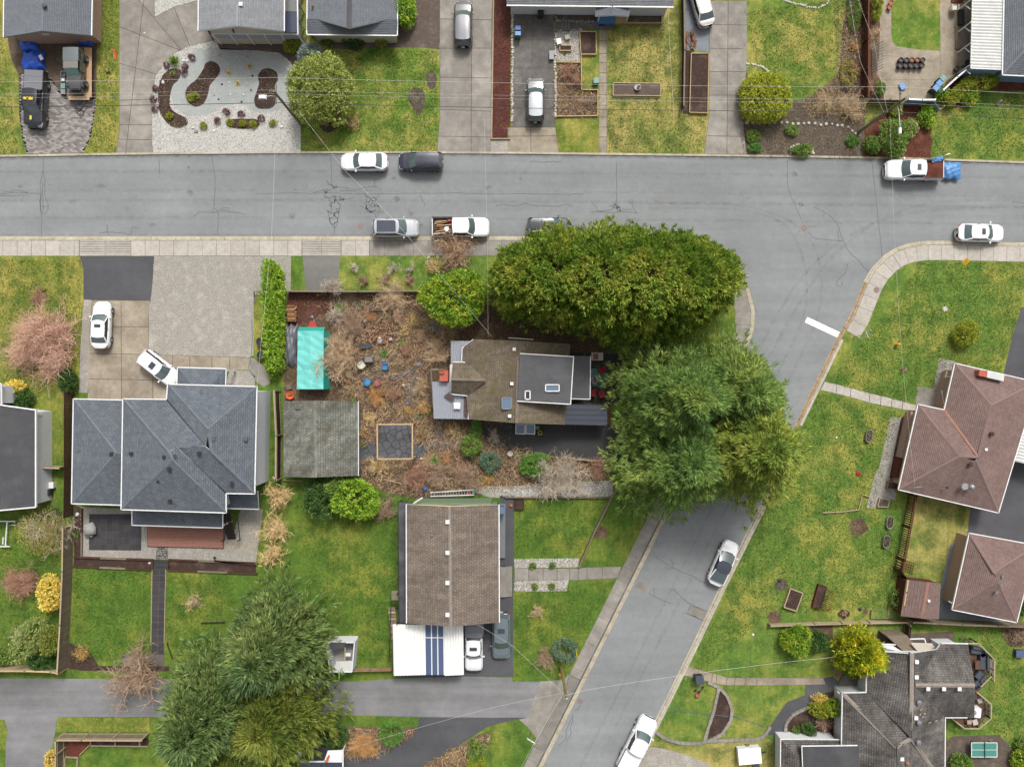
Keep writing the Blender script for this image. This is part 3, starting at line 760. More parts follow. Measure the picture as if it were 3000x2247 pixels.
# fences ------------------------------------------------------------
def fence(name,label,px,h,mat,post='timber_grey',bw=0.14,gap=0.012,rail=True,base_z=0.1,pstep=2.4,cap=None,cat='fence',horizontal=False,thick=0.022,zpx=0.1,rails_side=1):
  """board fence; px is its foot line"""
  pts=[W(*p,zpx).to_2d()for p in px]; c=pts[0]
  t=thing(name,label,cat,(c.x,c.y,base_z)); pb=None; pm=None
  for a,b in zip(pts[:-1],pts[1:]):
    d=b-a; L=d.length; d.normalize(); ang=math.atan2(d.y,d.x); nrm=Vector((-d.y,d.x))*rails_side
    k=max(1,int(L/pstep)); n=int(L/(bw+gap))
    if not horizontal:
      if pb is None:pb=MB().box((0,0,h/2),(bw,thick,h)).mesh('board')
      for i in range(n):
        p=a+d*((i+0.5)*L/n)-c
        o=put('board',pb,M[mat],t,(p.x,p.y,0.03)); o.rotation_euler=(0,0,ang); o.scale=(L/n/(bw+gap),1,rnd.uniform(0.985,1.0))
      for zz in(0.25,h-0.22):
        mb=MB().box((0,0,0),(L,0.04,0.09)); o=put('rail',mb.mesh('rail'),M[post],t)
        m_=(a+b)/2-c+nrm*0.035; o.location=(m_.x,m_.y,zz); o.rotation_euler=(0,0,ang)
    else:
      nb=int(h/(bw+gap))
      for i in range(nb):
        o=put('board',MB().box((0,0,0),(L,thick,bw)).mesh('board'),M[mat],t); m_=(a+b)/2-c
        o.location=(m_.x,m_.y,0.05+(i+0.5)*(bw+gap)); o.rotation_euler=(0,0,ang)
    if pm is None:pm=MB().box((0,0,(h+0.06)/2),(0.1,0.1,h+0.06)).mesh('post')
    for i in range(k+1):
      p=a+d*(i*L/k)-c+nrm*0.08; o=put('post',pm,M[post],t,(p.x,p.y,0)); o.rotation_euler=(0,0,ang)
    if cap:
      o=put('cap_rail',MB().box((0,0,0),(L+0.1,0.15,0.04)).mesh('cap_rail'),M[cap],t); m_=(a+b)/2-c
      o.location=(m_.x,m_.y,h+0.06); o.rotation_euler=(0,0,ang)
  return t
def frame_bed(name,label,px,h,soil,timber='timber_new',w=0.07,cat='planter',z=0.1):
  """raised bed with four timber sides"""
  pol=wpoly(px,z+h)
  cx=sum(p[0]for p in pol)/len(pol); cy=sum(p[1]for p in pol)/len(pol)
  t=thing(name,label,cat,(cx,cy,z))
  n=len(pol)
  for i in range(n):
    a,b=pol[i],pol[(i+1)%n]; part(t,'side_board',MB().bar((a[0],a[1],z+h/2),(b[0],b[1],z+h/2+rnd.uniform(0,.004)),w,h),M[timber])
  part(t,'soil',MB().prism(inset(pol,w*0.3),z+0.002,z+h*0.75),M[soil]); return t
# cars --------------------------------------------------------------
def tyre_meshes(r,w):
  ty=MB(); n=20; prof=[(r*0.62,-w/2),(r*0.93,-w/2),(r,-w*0.32),(r,w*0.32),(r*0.93,w/2),(r*0.62,w/2)]; G=[]
  for k in range(n):
    a=2*math.pi*k/n; G.append([(p[0]*math.cos(a),p[1],p[0]*math.sin(a))for p in prof])
  G.append(G[0]); ty.grid(G)
  rm=MB(); G=[]
  for k in range(n+1):
    a=2*math.pi*k/n; G.append([(x*math.cos(a),y,x*math.sin(a))for(x,y)in((r*0.64,-w*0.46),(r*0.6,-w*0.2),(r*0.6,w*0.2),(r*0.64,w*0.46))])
  rm.grid(G)
  for k in range(5):
    a=2*math.pi*k/5
    for sd in(-1,1):rm.bar((0,sd*w*0.4,0),(r*0.6*math.cos(a),sd*w*0.36,r*0.6*math.sin(a)),r*0.17,0.03,(0,1,0))
  return ty.mesh('tyre',True),rm.mesh('rim')
WHEELS={}
def add_wheels(t,xs,y,r,w):
  if(r,w)not in WHEELS:WHEELS[(r,w)]=tyre_meshes(r,w)
  ty,rm=WHEELS[(r,w)]
  for x in xs:
    for s in(-1,1):
      wo=bpy.data.objects.new('wheel',None); COL.objects.link(wo); wo.parent=t; wo.location=(x,s*y,r); wo.empty_display_size=0.2
      put('tyre',ty,M['rubber'],wo); put('rim',rm,M['steel'],wo)
def lerp_table(tab,x):
  for(x0,y0),(x1,y1)in zip(tab[:-1],tab[1:]):
    if x<=x1:
      k=(x-x0)/(x1-x0)if x1>x0 else 0
      k=k*k*(3-2*k); return y0+(y1-y0)*k
  return tab[-1][1]
CARS={  # L, W, H, belt profile (x fraction from tail 0 to nose 1, height), glasshouse x: rear base, rear top, front top, front base
  'sedan':dict(L=4.75,W=1.83,H=1.45,top=[(0,.92),(.06,1.0),(.22,1.02),(.66,.96),(.86,.86),(.95,.74),(1,.60)],gh=(.11,.25,.55,.70),ww=.34,wr=.335),
  'suv':dict(L=4.65,W=1.87,H=1.70,top=[(0,.98),(.05,1.08),(.2,1.12),(.68,1.08),(.88,1.00),(.96,.88),(1,.68)],gh=(.03,.10,.56,.73),ww=.36,wr=.365),
  'hatch':dict(L=4.35,W=1.80,H=1.52,top=[(0,.92),(.05,1.0),(.2,1.03),(.66,1.0),(.87,.9),(.95,.78),(1,.62)],gh=(.03,.14,.54,.73),ww=.34,wr=.335),
  'coupe':dict(L=4.7,W=1.86,H=1.44,top=[(0,.95),(.06,1.02),(.2,1.02),(.68,.94),(.86,.80),(.95,.68),(1,.54)],gh=(.06,.33,.52,.74),ww=.36,wr=.345),
  'pickup':dict(L=5.75,W=1.98,H=1.86,top=[(0,1.08),(.36,1.10),(.70,1.16),(.90,1.10),(.97,.98),(1,.74)],gh=(.365,.385,.62,.73),ww=.38,wr=.40),
}
def car(name,label,kind,u,v,ang,paint_m,roof_m=None,glass='car_glass',sunroof=None,scale=1.0,cat='car',group=None,bed=None,zc=0.9,rails=None,lift=0.0,sc_len=1.0,z0=None):
  """ang: heading in degrees, 0 = right in the picture, 90 = up"""
  S=CARS[kind]; L=S['L']*scale*sc_len; Wd=S['W']*scale; H=S['H']*scale; hw=Wd/2
  c=W(u,v,zc); gz=(0.022 if z0 is None else z0)+lift
  t=thing(name,label,cat,(c.x,c.y,gz),R(ang),group)
  X=lambda f:(f-0.5)*L
  top=lambda f:lerp_table(S['top'],f)*scale
  def halfw(f):
    a=min(f,1-f); k=1.0
    e=(0.20 if f>.5 else 0.14)if kind!='pickup' else .12
    m0=.52 if kind in('sedan','coupe')else .60
    if a<e:k=m0+(1-m0)*math.sqrt(max(0,1-((e-a)/e)**2))
    return hw*k
  f0=0.0 if kind!='pickup' else 0.352
  st=sorted(set([f0,f0+.008,f0+.02,f0+.04]+[f0+(1-f0)*i/22 for i in range(1,22)]+[.96,.98,.992,1.0])); G=[]
  for f in st:
    w=halfw(f)if kind!='pickup' or f>.6 else hw*0.985
    tp=top(f); b=0.20*scale+0.10*max(0,abs(f-.5)-.38)*scale*4; cr=0.035*scale
    half=[(0,b),(w*.80,b),(w*.95,b+.10),(w,b+.30),(w*.995,tp*.72),(w*.965,tp-.07),(w*.90,tp-.012),(w*.72,tp+cr*.3),(w*.36,tp+cr*.85),(0,tp+cr)]
    ring=[(X(f),y,z)for(y,z)in half]+[(X(f),-y,z)for(y,z)in half[-2:0:-1]]
    G.append(ring)
  mb=MB().grid(G,closed=True); m=len(G[0]); mb.f+=[tuple(range(m)),tuple(range(len(G)*m-1,(len(G)-1)*m-1,-1))]
  part(t,'body',mb,M[paint_m],True,False)
  # glasshouse: rings from the belt to the roof edge
  rb,rt,ft,fb=S['gh']; zb=lambda f:top(f)-0.02
  lev=[]
  for k,(tt,bul)in enumerate(((0,0),(.35,.03),(.7,.035),(1.0,0.0))):
    xr=X(rb+(rt-rb)*tt)-bul*0.6; xf=X(fb+(ft-fb)*tt)+bul*0.6
    wy0,wy1=hw*.90,hw*.77; wy=wy0+(wy1-wy0)*tt+bul*.5
    zr=zb(rb)+(H-.06-zb(rb))*tt; zf=zb(fb)+(H-.06-zb(fb))*tt; n=8
    ring={}
    ring['L']=[(xr+(xf-xr)*i/n,wy*(1-.05*abs(i/n-.5)*2),zr+(zf-zr)*i/n)for i in range(n+1)]
    ring['R']=[(a,-b,z)for(a,b,z)in ring['L']]
    ring['F']=[(xf+.20*scale*(1-(2*i/n-1)**2),ring['L'][-1][1]*(1-2*i/n),zf)for i in range(n+1)]
    ring['B']=[(xr-.12*scale*(1-(2*i/n-1)**2),ring['L'][0][1]*(1-2*i/n),zr)for i in range(n+1)]
    lev.append(ring)
  for key,nm in(('F','windscreen'),('B','rear_window'),('L','side_window'),('R','side_window')):
    part(t,nm,MB().grid([l[key]for l in lev]),M[glass if key=='F' else 'car_glass_dark' if key in 'LR' else glass],True,False)
  # roof panel
  e=lev[-1]; n=8; G=[]
  for i in range(n+1):
    x=e['L'][i][0]; y=e['L'][i][1]*1.035; z=e['L'][i][2]; k=1-(2*i/n-1)**2
    xx=x+(-.05 if i==0 else .05 if i==n else 0)
    G.append([(xx+(.17*scale*(1-(2*j/n-1)**2)if i==n else-.10*scale*(1-(2*j/n-1)**2)if i==0 else 0),y*(1-2*j/n),z-.03+(.085*scale)*(1-(2*j/n-1)**4)*(.55+.45*k))for j in range(n+1)])
  rp=part(t,'roof_panel',MB().grid(G),M[roof_m or paint_m],True,False)
  if sunroof:
    a0,a1,w_=sunroof; xs=X(rt)+(X(ft)-X(rt))*a0,X(rt)+(X(ft)-X(rt))*a1; zz=H+.022*scale
    part(rp,'sunroof',MB().box(((xs[0]+xs[1])/2,0,zz-.005),(xs[1]-xs[0],hw*w_*2,.03)),M['glass_roof'],False,False)
  for s in(1,-1):  # pillars
    pm=MB(); a,b_='L',lev
    for(i,ww)in((8,.075),(0,.11 if kind!='suv' else .16)):
      pts=[Vector((l['L'][i][0],s*l['L'][i][1]*1.01,l['L'][i][2]))for l in lev]
      pm=MB()
      for p0,p1 in zip(pts[:-1],pts[1:]):pm.bar(p0,p1,ww,.05)
      part(t,'pillar',pm,M[paint_m],False,False)
    pm=MB(); pts=[Vector((l['L'][4][0],s*l['L'][4][1]*1.005,l['L'][4][2]))for l in lev]
    for p0,p1 in zip(pts[:-1],pts[1:]):pm.bar(p0,p1,.07,.03)
    part(t,'pillar',pm,M['car_black'],False,False)
    xm=X(fb)-.12*L*.35; mm=MB(); mm.box((X(fb)-.16,s*(hw+.09),top(fb)+.02),(.13,.20,.13)); part(t,'mirror',mm,M[paint_m],False,False)
    lx=X(.965); hm=MB(); G=[]
    for f in(.90,.94,.97,.985):
      w=halfw(f); tp=top(f); G.append([(X(f)+.012,s*w*k,tp*zk+.012)for(k,zk)in((.62,1.0),(.80,.985),(.93,.955),(1.0,.84))])
    part(t,'headlight',MB().grid(G),M['head_lamp'],True,False)
    G=[]
    if kind!='pickup':
      for f in(.0,.015,.035,.06):
        w=halfw(f); tp=top(f); G.append([(X(f)-.014,s*w*k,tp*zk+.008)for(k,zk)in((.66,.99),(.84,.97),(1.0,.93),(1.012,.80))])
      part(t,'tail_light',MB().grid(G),M['tail_red'],True,False)
  # bonnet and boot lines
  G=[]
  for f in[fb+.008+(0.955-fb)*i/8 for i in range(9)]:
    w=halfw(f)*.83; tp=top(f); G.append([(X(f),w*k,tp+.013+.035*scale*(1-k*k)*.95)for k in(-1,-.6,0,.6,1)])
  bo=part(t,'bonnet',MB().grid(G),M[paint_m],True,False)
  for s in(1,-1):
    part(bo,'shut_line',MB().tube([(X(f),s*halfw(f)*.845,top(f)+.018)for f in(fb+.01,.80,.90,.952)],.012,4),M['car_black'],False,False)
  part(t,'wiper',MB().bar((X(fb)+.10,-.5*hw,top(fb)+.06),(X(fb)+.02,.35*hw,top(fb)+.07),.05,.02),M['black_plastic'],False,False)
  part(t,'number_plate',MB().box((X(0)-.01,0,.62),(.02,.32,.16)),M['white_trim'],False,False)
  if kind in('sedan','coupe'):
    part(t,'boot_lid',MB().grid([[(X(f),halfw(f)*.8*k,top(f)+.012+.034*(1-k*k))for k in(-1,-.5,0,.5,1)]for f in(.012,.04,.07,rb+.005)]),M[paint_m],True,False)
  if rails:
    for s in(1,-1):part(t,'roof_rail',MB().tube([(X(rt)+.1,s*hw*.68,H+.03),(0,s*hw*.68,H+.07),(X(ft)-.15,s*hw*.68,H+.03)],.022,5),M[rails],False,False)
  add_wheels(t,(X(.19),X(.81))if kind!='pickup' else(X(.22),X(.80)),hw-.11,S['wr']*scale,.23)
  if kind=='pickup':
    bz=1.10*scale; x0,x1=X(0),X(.355); wl=.09; b=MB()
    for s in(1,-1):b.box(((x0+x1)/2,s*(hw-wl/2-.01),.62*scale+.24),(x1-x0,wl,bz-.36))
    b.box((x1-.03,0,.86),(.05,2*hw-.2,bz-.62)); part(t,'cargo_bed',b,M[paint_m],False,False)
    for s in(1,-1):
      ar=MB(); ar.box((X(.22),s*(hw-.02),.80),(1.15,.10,.34)); part(t,'wheel_arch',ar,M[paint_m],False,False)
    part(t,'bed_floor',MB().box(((x0+x1)/2,0,.66),(x1-x0-.02,2*hw-.2,.06)),M['black_plastic' if bed!='cover' else 'car_white'],False,False)
    part(t,'tailgate',MB().box((x0+.03,0,.86),(.06,2*hw-.06,bz-.52)),M[paint_m],False,False)
    part(t,'rear_bumper',MB().box((x0-.06,0,.52),(.14,2*hw-.1,.18)),M['steel'],False,False)
    for s in(1,-1):
      part(t,'tail_light',MB().box((x0+.01,s*(hw-.06),.88),(.08,.12,.36)),M['tail_red'],False,False)
      part(t,'bed_rail',MB().box(((x0+x1)/2,s*(hw-.055),bz+.15),(x1-x0,.12,.03)),M['black_plastic'],False,False)
    if bed in('tonneau','cover'):
      tm=MB()
      for i in range(3):tm.box((x0+.06+(x1-x0-.1)*(i+.5)/3,0,bz+.18),((x1-x0-.1)/3-.02,2*hw-.12,.04))
      part(t,'bed_cover',tm,M['car_gunmetal' if bed=='tonneau' else 'car_white'],False,False)
  return t
def local(t,x,y,z):
  """point in a thing's own frame -> world"""
  a=t.rotation_euler.z; c,s=math.cos(a),math.sin(a); l=t.location
  return Vector((l.x+x*c-y*s,l.y+x*s+y*c,l.z+z))
# ------------------------------------------------------------------ the ground, road, pavements, paths and beds
L0,L1,L2,L3,L4=0.10,0.106,0.112,0.118,0.124
g=put('ground',MB().prism([(-700,-700),(700,-700),(700,700),(-700,700)],-0.5,0.0).mesh('ground'),'lawn_mixed'); g['kind']='structure'
TOP=[(3200,490),(3000,480),(2620,467),(2250,461),(2070,459),(1500,452),(1130,450),(750,451),(350,455),(0,461),(-200,464)]
WEST=[(-200,692),(0,692),(750,692),(1500,692),(1900,690),(2000,694),(2060,708),(2120,742),(2165,790),(2198,850),(2213,910),(2210,965),(2190,1020),(1951,1522),(1590,2247),(1510,2408)]
EAST=[(1770,2412),(1850,2250),(1931,2086),(2032,1880),(2107,1722),(2229,1478),(2338,1225),(2453,988),(2494,918),(2531,825),(2555,784),(2592,747),(2623,727),(2657,714),(2704,706),(2759,705),(2860,707),(3000,710),(3200,716)]
def offp(path,d,z=0.1):
  pl=resample([W(*p,z).to_2d()for p in path],0.8); return[(p.x+n.x*d,p.y+n.y*d)for p,n in zip(pl,normals(pl))]
def wsheet(name,pol,z,mat,t=0.1):
  o=put(name,MB().prism(pol,z-t,z).mesh(name),M[mat]); o['kind']='structure'; return o
road=wsheet('road',[tuple(W(*p,0.02)[:2])for p in(TOP+WEST+EAST)],0.02,'asphalt',0.06)
far=lambda u,v:tuple(W(u,v,0.1)[:2])
north_land=wsheet('lawn',offp(TOP,-0.2)+[far(-200,-400),far(3200,-400)],L0,'lawn_mixed',0.15)
west_land=wsheet('lawn',offp(WEST,-0.3)+[far(-200,2408)],L0,'lawn_deep',0.15)
east_land=wsheet('lawn',offp(EAST,-0.3)+[far(3200,2412)],L0,'lawn_green',0.15)
# kerbs and pavements
KERB_N=[(0,-.05),(0,.10),(-.03,.13),(-.22,.135),(-.22,-.05)]
KERB_G=[(0,-.05),(0,.026),(-.17,.034),(-.21,.125),(-.43,.13),(-.43,-.05)]
def structure(name,label=None):
  o=bpy.data.objects.new(name,None); COL.objects.link(o); o['kind']='structure'
  if label:o['label']=label
  return o
k1=structure('kerb'); run(k1,'kerb_stone',TOP,KERB_N,3.0,'concrete_kerb')
k2=structure('kerb'); run(k2,'kerb_stone',WEST,KERB_G,2.5,'concrete_kerb')
k3=structure('kerb')
run(k3,'kerb_stone',EAST[:6]+[(2229,1478)],KERB_G,2.5,'concrete_kerb'); run(k3,'kerb_stone',[(2229,1478),(2338,1225),(2453,988),(2494,918),(2531,825)],KERB_G,2.5,'concrete_leafy')
run(k3,'kerb_stone',EAST[9:],KERB_G,2.5,'concrete_kerb')
run(k3,'edging',[(2331,1240),(2453,988)],[(-.44,.0),(-.44,.14),(-.70,.14),(-.70,0)],3.0,'concrete')
run(k3,'edging',EAST[:5]+[(2229,1478)],[(-.44,.0),(-.44,.128),(-.62,.128),(-.62,0)],3.0,'concrete')
SL=lambda a,b:[(-a,0.04),(-a,.128),(-b,.128),(-b,0.04)]
def ribs(a,b,n=9):
  pr=[(-a,0.04)]
  for i in range(n):
    x0=a+(b-a)*i/n; w=(b-a)/n; pr+=[(-x0,.13),(-(x0+w*.68),.13),(-(x0+w*.70),.108),(-(x0+w*.98),.108)]
  return pr+[(-b,.13),(-b,0.04)]
pv=structure('pavement')
run(pv,'bedding',WEST[:-1],[(-.44,.05),(-.44,.116),(-1.76,.116),(-1.76,.05)],400,'concrete_dark')
S1=[(-200,692),(232,692)]; S2=[(384,692),(884,692)]; S3=[(1000,692)]+WEST[3:14]
run(pv,'slab',S1,SL(.47,2.03),1.46,'concrete',sub=.365); run(pv,'ribbed_slab',[(233,692),(383,692)],ribs(.47,2.03),2.62,'concrete',sub=.655)
run(pv,'slab',S2,SL(.47,2.03),1.46,'concrete',sub=.365); run(pv,'ribbed_slab',[(885,692),(999,692)],ribs(.47,2.03),2.0,'concrete',sub=.5)
run(pv,'slab',[(1000,692),(1082,692)],SL(.47,2.03),1.46,'concrete',sub=.365)
run(pv,'slab',[(1083,692)]+WEST[3:12],SL(.47,2.03),1.5,'concrete_old',sub=.375)
run(pv,'slab',[(2208,974)]+WEST[12:14]+[(1714,1998)],[(-.6,.04),(-.6,.124),(-1.78,.124),(-1.78,.04)],1.45,'concrete_old',sub=.36)
run(pv,'ribbed_slab',[(1713,1999),(1610,2207)],ribs(.60,1.95),2.6,'concrete_old',sub=.65)
run(pv,'slab',[(1609,2208),(1510,2408)],SL(.60,1.78),1.45,'concrete_old',sub=.36)
pv2=structure('pavement'); run(pv2,'bedding',[(2468,962),(2494,918)]+EAST[9:],[(-.44,.05),(-.44,.116),(-1.96,.116),(-1.96,.05)],400,'concrete_dark'); run(pv2,'slab',[(2468,962),(2494,918)]+EAST[9:],SL(.47,2.0),1.35,'concrete',sub=.27)
# paint, patches, ironwork, sealed cracks
RZ=0.0245
part(road,'stop_line',MB().prism(wpoly(q(3,2,340,85,632,222,606,266,318,131),RZ),0.02,RZ),'paint_white')
for P in(q(2,3,1095,945,1210,1000,1175,1055,1060,1000),q(2,3,1545,1150,1690,1215,1650,1290,1515,1230)):
  part(road,'patch',MB().prism(wpoly(P,RZ),0.02,RZ),'concrete_old')
def manhole(parent,u,v,r,z):
  c=W(u,v,z); mb=MB().lathe([(r,-.03),(r,.004),(r*.9,.006),(r*.88,.001),(r*.2,.002),(r*.18,.006),(0.01,.006)],(c.x,c.y,z),20); part(parent,'manhole_cover',mb,'manhole_iron')
for a in((1,1,905,720,.30),(3,1,312,735,.33),(2,4,590,905,.28)):manhole(road,*q1(*a[:4]),a[4],RZ)
manhole(pv2,*q1(3,1,937,1268),.30,.134)
dg=MB(); c=W(*q1(3,1,852,1212),.04)
for i in range(6):dg.box((c.x+(i-2.5)*.075,c.y,.05),(.04,.42,.03),R(-26))
part(k3,'drain_grate',dg,'manhole_iron')
CR=[
 (0,1,[(375,130),(372,230),(350,330),(352,470),(350,545),(358,625),(358,800)]),(0,1,[(372,240),(390,330),(385,440),(400,490),(420,540),(405,600),(365,620),(350,560),(345,490),(365,440),(372,330)]),
 (0,1,[(0,437),(60,435),(140,428),(250,432),(252,448),(0,455)]),(0,1,[(20,425),(80,420),(140,405),(250,428)]),(0,1,[(360,545),(418,545)]),(0,1,[(370,440),(372,600)]),(0,1,[(258,432),(352,437)]),(0,1,[(205,458),(188,500)]),
 (0,1,[(1372,140),(1378,270)]),(0,1,[(1833,120),(1848,240),(1858,300),(1858,420),(1848,560),(1885,585),(1882,800)]),(0,1,[(1672,628),(1725,592),(1850,600),(1990,592),(2120,615)]),(0,1,[(1880,585),(1940,553),(1990,560),(1985,578),(1900,580)]),(0,1,[(1845,565),(1820,600),(1860,600)]),
 (0,1,[(855,778),(930,766),(1000,772),(1070,770),(1130,800),(1138,725),(1200,730)]),(0,1,[(922,700),(928,780)]),
 (1,1,[(640,100),(650,200),(655,380)]),(1,1,[(0,437),(300,432),(480,435),(600,430),(900,440),(1180,436),(1700,432),(2212,440)]),(1,1,[(490,432),(560,410),(640,400),(720,378),(805,385)]),(1,1,[(730,412),(890,405),(940,378),(1040,375),(1080,400),(1100,440)]),(1,1,[(1028,305),(1025,375)]),(1,1,[(960,460),(950,560),(985,600),(1030,610),(1035,650)]),(1,1,[(1030,470),(1040,520),(1075,580),(1040,640)]),(1,1,[(940,590),(1105,598)]),(1,1,[(680,700),(675,795)]),(1,1,[(620,580),(640,680),(680,740),(705,690),(715,590)]),(1,1,[(1415,445),(1440,500),(1458,525),(1452,555)]),(1,1,[(2065,545),(2110,530),(2212,540)]),(1,1,[(750,490),(850,470)]),(1,1,[(900,540),(950,565),(985,560)]),
 (2,1,[(0,545),(120,523),(200,538),(420,545),(445,522),(520,548)]),(2,1,[(150,158),(260,164),(425,158)]),(2,1,[(0,436),(300,440),(620,444)]),(2,1,[(675,600),(720,590),(800,585),(870,575),(905,500),(900,430)]),(2,1,[(685,510),(730,550),(735,580),(800,600),(880,600),(960,590),(1080,605)]),(2,1,[(1040,495),(1038,560),(1085,605)]),(2,1,[(905,520),(915,600)]),(2,1,[(930,590),(960,570),(1040,575)]),(2,1,[(902,170),(905,430)]),
 (3,1,[(165,140),(172,380),(205,470),(250,570),(305,695)]),(3,1,[(345,765),(400,820),(480,830),(545,838),(640,845)]),(3,1,[(395,555),(455,575),(540,630),(600,700),(640,820),(700,940),(780,1010),(830,1080),(885,1115)]),(3,1,[(605,745),(600,780),(612,835)]),(3,1,[(345,720),(420,718)]),(3,1,[(600,685),(640,695)]),(3,1,[(490,605),(470,628)]),(3,1,[(690,1035),(665,1130),(620,1160),(590,1205),(605,1240),(635,1240),(650,1195)]),(3,1,[(280,750),(262,770)]),(3,1,[(2110,505),(2212,515)]),(3,1,[(900,180),(955,690),(990,1000)]),
 (2,3,[(1240,735),(1300,780),(1390,835),(1500,880),(1640,950),(1780,1020)]),(2,3,[(1360,755),(1395,800),(1385,840),(1350,850),(1325,828)]),(2,3,[(1220,1005),(1235,1050),(1225,1080),(1300,1115),(1395,1148)]),(2,3,[(1370,1022),(1410,1030),(1470,1100),(1545,1150),(1690,1213)]),(2,3,[(1412,1005),(1405,1030)]),(2,3,[(1470,1220),(1515,1228),(1650,1290)]),(2,3,[(1545,1152),(1515,1228)]),(2,3,[(1180,1055),(1225,1080)]),
 (2,4,[(520,1010),(525,1080),(500,1130),(515,1180),(470,1260)]),(2,4,[(525,1030),(490,1110),(465,1160),(470,1230),(400,1290)]),(2,4,[(590,935),(575,970),(545,985)]),
]
for(c_,r_,pl)in CR:ribbon(road,'crack_seal',[q1(c_,r_,*p)for p in pl],0.065,RZ,'crack_sealant',0.02)
def crazing(c_,r_,x0,x1,y0,y1,n,seed):
  rg=random.Random(seed); pts=[(rg.gauss((x0+x1)/2,(x1-x0)*.24),rg.gauss((y0+y1)/2,(y1-y0)*.22))for _ in range(n)]
  for i,p in enumerate(pts):
    for j in sorted(range(n),key=lambda k:(pts[k][0]-p[0])**2+(pts[k][1]-p[1])**2)[1:4]:
      if i<j:ribbon(road,'crack_seal',[q1(c_,r_,*p),q1(c_,r_,(p[0]+pts[j][0])/2+rg.uniform(-8,8),(p[1]+pts[j][1])/2+rg.uniform(-8,8)),q1(c_,r_,*pts[j])],0.06,RZ,'crack_sealant')
crazing(1,1,575,765,370,600,62,5); crazing(1,1,620,720,580,720,14,6); crazing(1,1,930,1090,430,630,40,7); crazing(2,1,840,960,490,610,10,9)
# ---- north side of the road
sheet('lawn',q(0,0,850,-300,1030,-300,1030,1100,1000,1335,710,1335,790,1150,830,900),L1,'lawn_yellow')
sheet('driveway',q(0,0,60,290,840,290,838,420,830,800,820,960,785,1190,712,1338,232,1338,190,1180,165,1000,160,650,100,520,75,400),L1,'bare_dirt')
def paver_field(name,px,z,mat,l,w,rot,parent=None,limit=300,seed=2,fill='soil_grey',gap=0.012):
  """running bond of separate pavers inside an outline"""
  o=sheet(name,px,z-0.006,fill)if parent is None else parent
  pol=wpoly(px,z); A=np.array(pol); cx,cy=A.mean(0); ca,sa=math.cos(rot),math.sin(rot); rad=max(np.linalg.norm(A-[cx,cy],axis=1)); me={}
  spots=[]
  for j in range(int(-rad/w),int(rad/w)+1):
    for i in range(int(-rad/l),int(rad/l)+1):
      x=(i+.5*(j%2))*l; y=j*w; spots.append((cx+x*ca-y*sa,cy+x*sa+y*ca))
  S=np.array(spots); S=S[inside(inset(pol,min(l,w)*0.35),S)]
  m=MB().box((0,0,-.03),(l-gap,w-gap,.06)).mesh('paver')
  if len(S)>limit:
    mb=MB()
    for p in S:mb.box((p[0],p[1],z-.03+rnd.uniform(0,.004)),(l-gap,w-gap,.06),rot)
    k=part(o,'pavers',mb,M[mat]); k['kind']='stuff'
  else:
    for p in S:
      b=put('paver',m,M[mat],o,(p[0],p[1],z+rnd.uniform(0,.004))); b.rotation_euler=(0,0,rot)
  return o
# small setts of the far-left driveway, too many to count one by one
def isl(name,c1,c2,c3):
  m,nt,b,N,L=newmat(name); v=coords(nt,'world'); gg=N.new('ShaderNodeNewGeometry')
  col=ramp(nt,gg.outputs['Random Per Island'],[(0,c1),(.5,c2),(1,c3)]); n=noise(nt,v,.5,4,.6)
  col=mix(nt,col,ramp(nt,n,[(.3,grey(.9)),(.7,grey(1.08))]),1,'MULTIPLY'); L.new(col,b.inputs['Base Color']); b.inputs['Roughness'].default_value=.9
isl('setts',C(124,116,110),C(152,145,140),C(184,179,175))
paver_field('driveway',q(0,0,175,640,380,600,560,850,822,850,820,960,785,1190,712,1335,235,1335,192,1180,168,1000),L2,'setts',.34,.17,0,fill='soil_grey')
sheet('bed',q(0,0,838,-300,884,-300,876,350,832,372),L2,'soil_grey')
slabs('driveway',q(0,0,1030,-300,1330,-300,1335,150,1500,65,1705,10,1800,20,1830,330,1862,352,1640,400,1500,470,1420,560,1350,650,1322,760,1312,950,1312,1200,1326,1335,1000,1335,1030,1150),
   [(q1(0,0,1085,1325),q1(0,0,1195,400)),(q1(0,0,1000,870),q1(0,0,1400,858)),(q1(0,0,1000,1080),q1(0,0,1400,1078)),(q1(0,0,1030,550),q1(0,0,1340,640)),(q1(0,0,1030,235),q1(0,0,1500,415)),(q1(0,0,1330,160),q1(0,0,1560,430)),(q1(0,0,1500,60),q1(0,0,1640,400)),(q1(0,0,1000,1205),q1(0,0,1330,1210))],L2,'concrete_old')
GW1=q(0,0,1330,-300,1705,-300,1705,8,1500,62,1338,148); sheet('gravel',GW1,L2,'gravel_white')
ROCKG=q(0,0,1326,1335,1312,1200,1312,950,1322,760,1350,650,1420,560,1500,470,1640,400,1862,352,1900,430,2212,440)+q(1,0,200,460,300,540,320,600,300,800,310,900,385,1080,385,1322)
sheet('rock_garden',ROCKG,L1,'gravel_white')
FINE=q(0,0,1600,500,1720,430,1900,420,2212,445)+q(1,0,220,480,300,570,302,760,280,880,200,960,0,972)+q(0,0,2120,915,2000,900,1900,930,1780,1000,1640,1000,1530,950,1480,860,1478,760,1530,650,1570,570)
sheet('gravel',FINE,L2,'gravel_fine',True)
def edged_bed(name,px,soil,z=L3):
  o=sheet(name,px,z,soil,True,6); pol=wpoly(catmull(px,6),z); pol=pol+[pol[0]]
  part(o,'edging',MB().tube([(p[0],p[1],z)for p in pol],.035,5),'timber_brown'); return o
B1=q(0,0,1480,600,1560,610,1540,690,1490,740,1465,850,1470,930,1520,980,1605,1025,1615,1075,1560,1105,1480,1090,1420,1030,1380,960,1368,850,1375,750,1405,660)
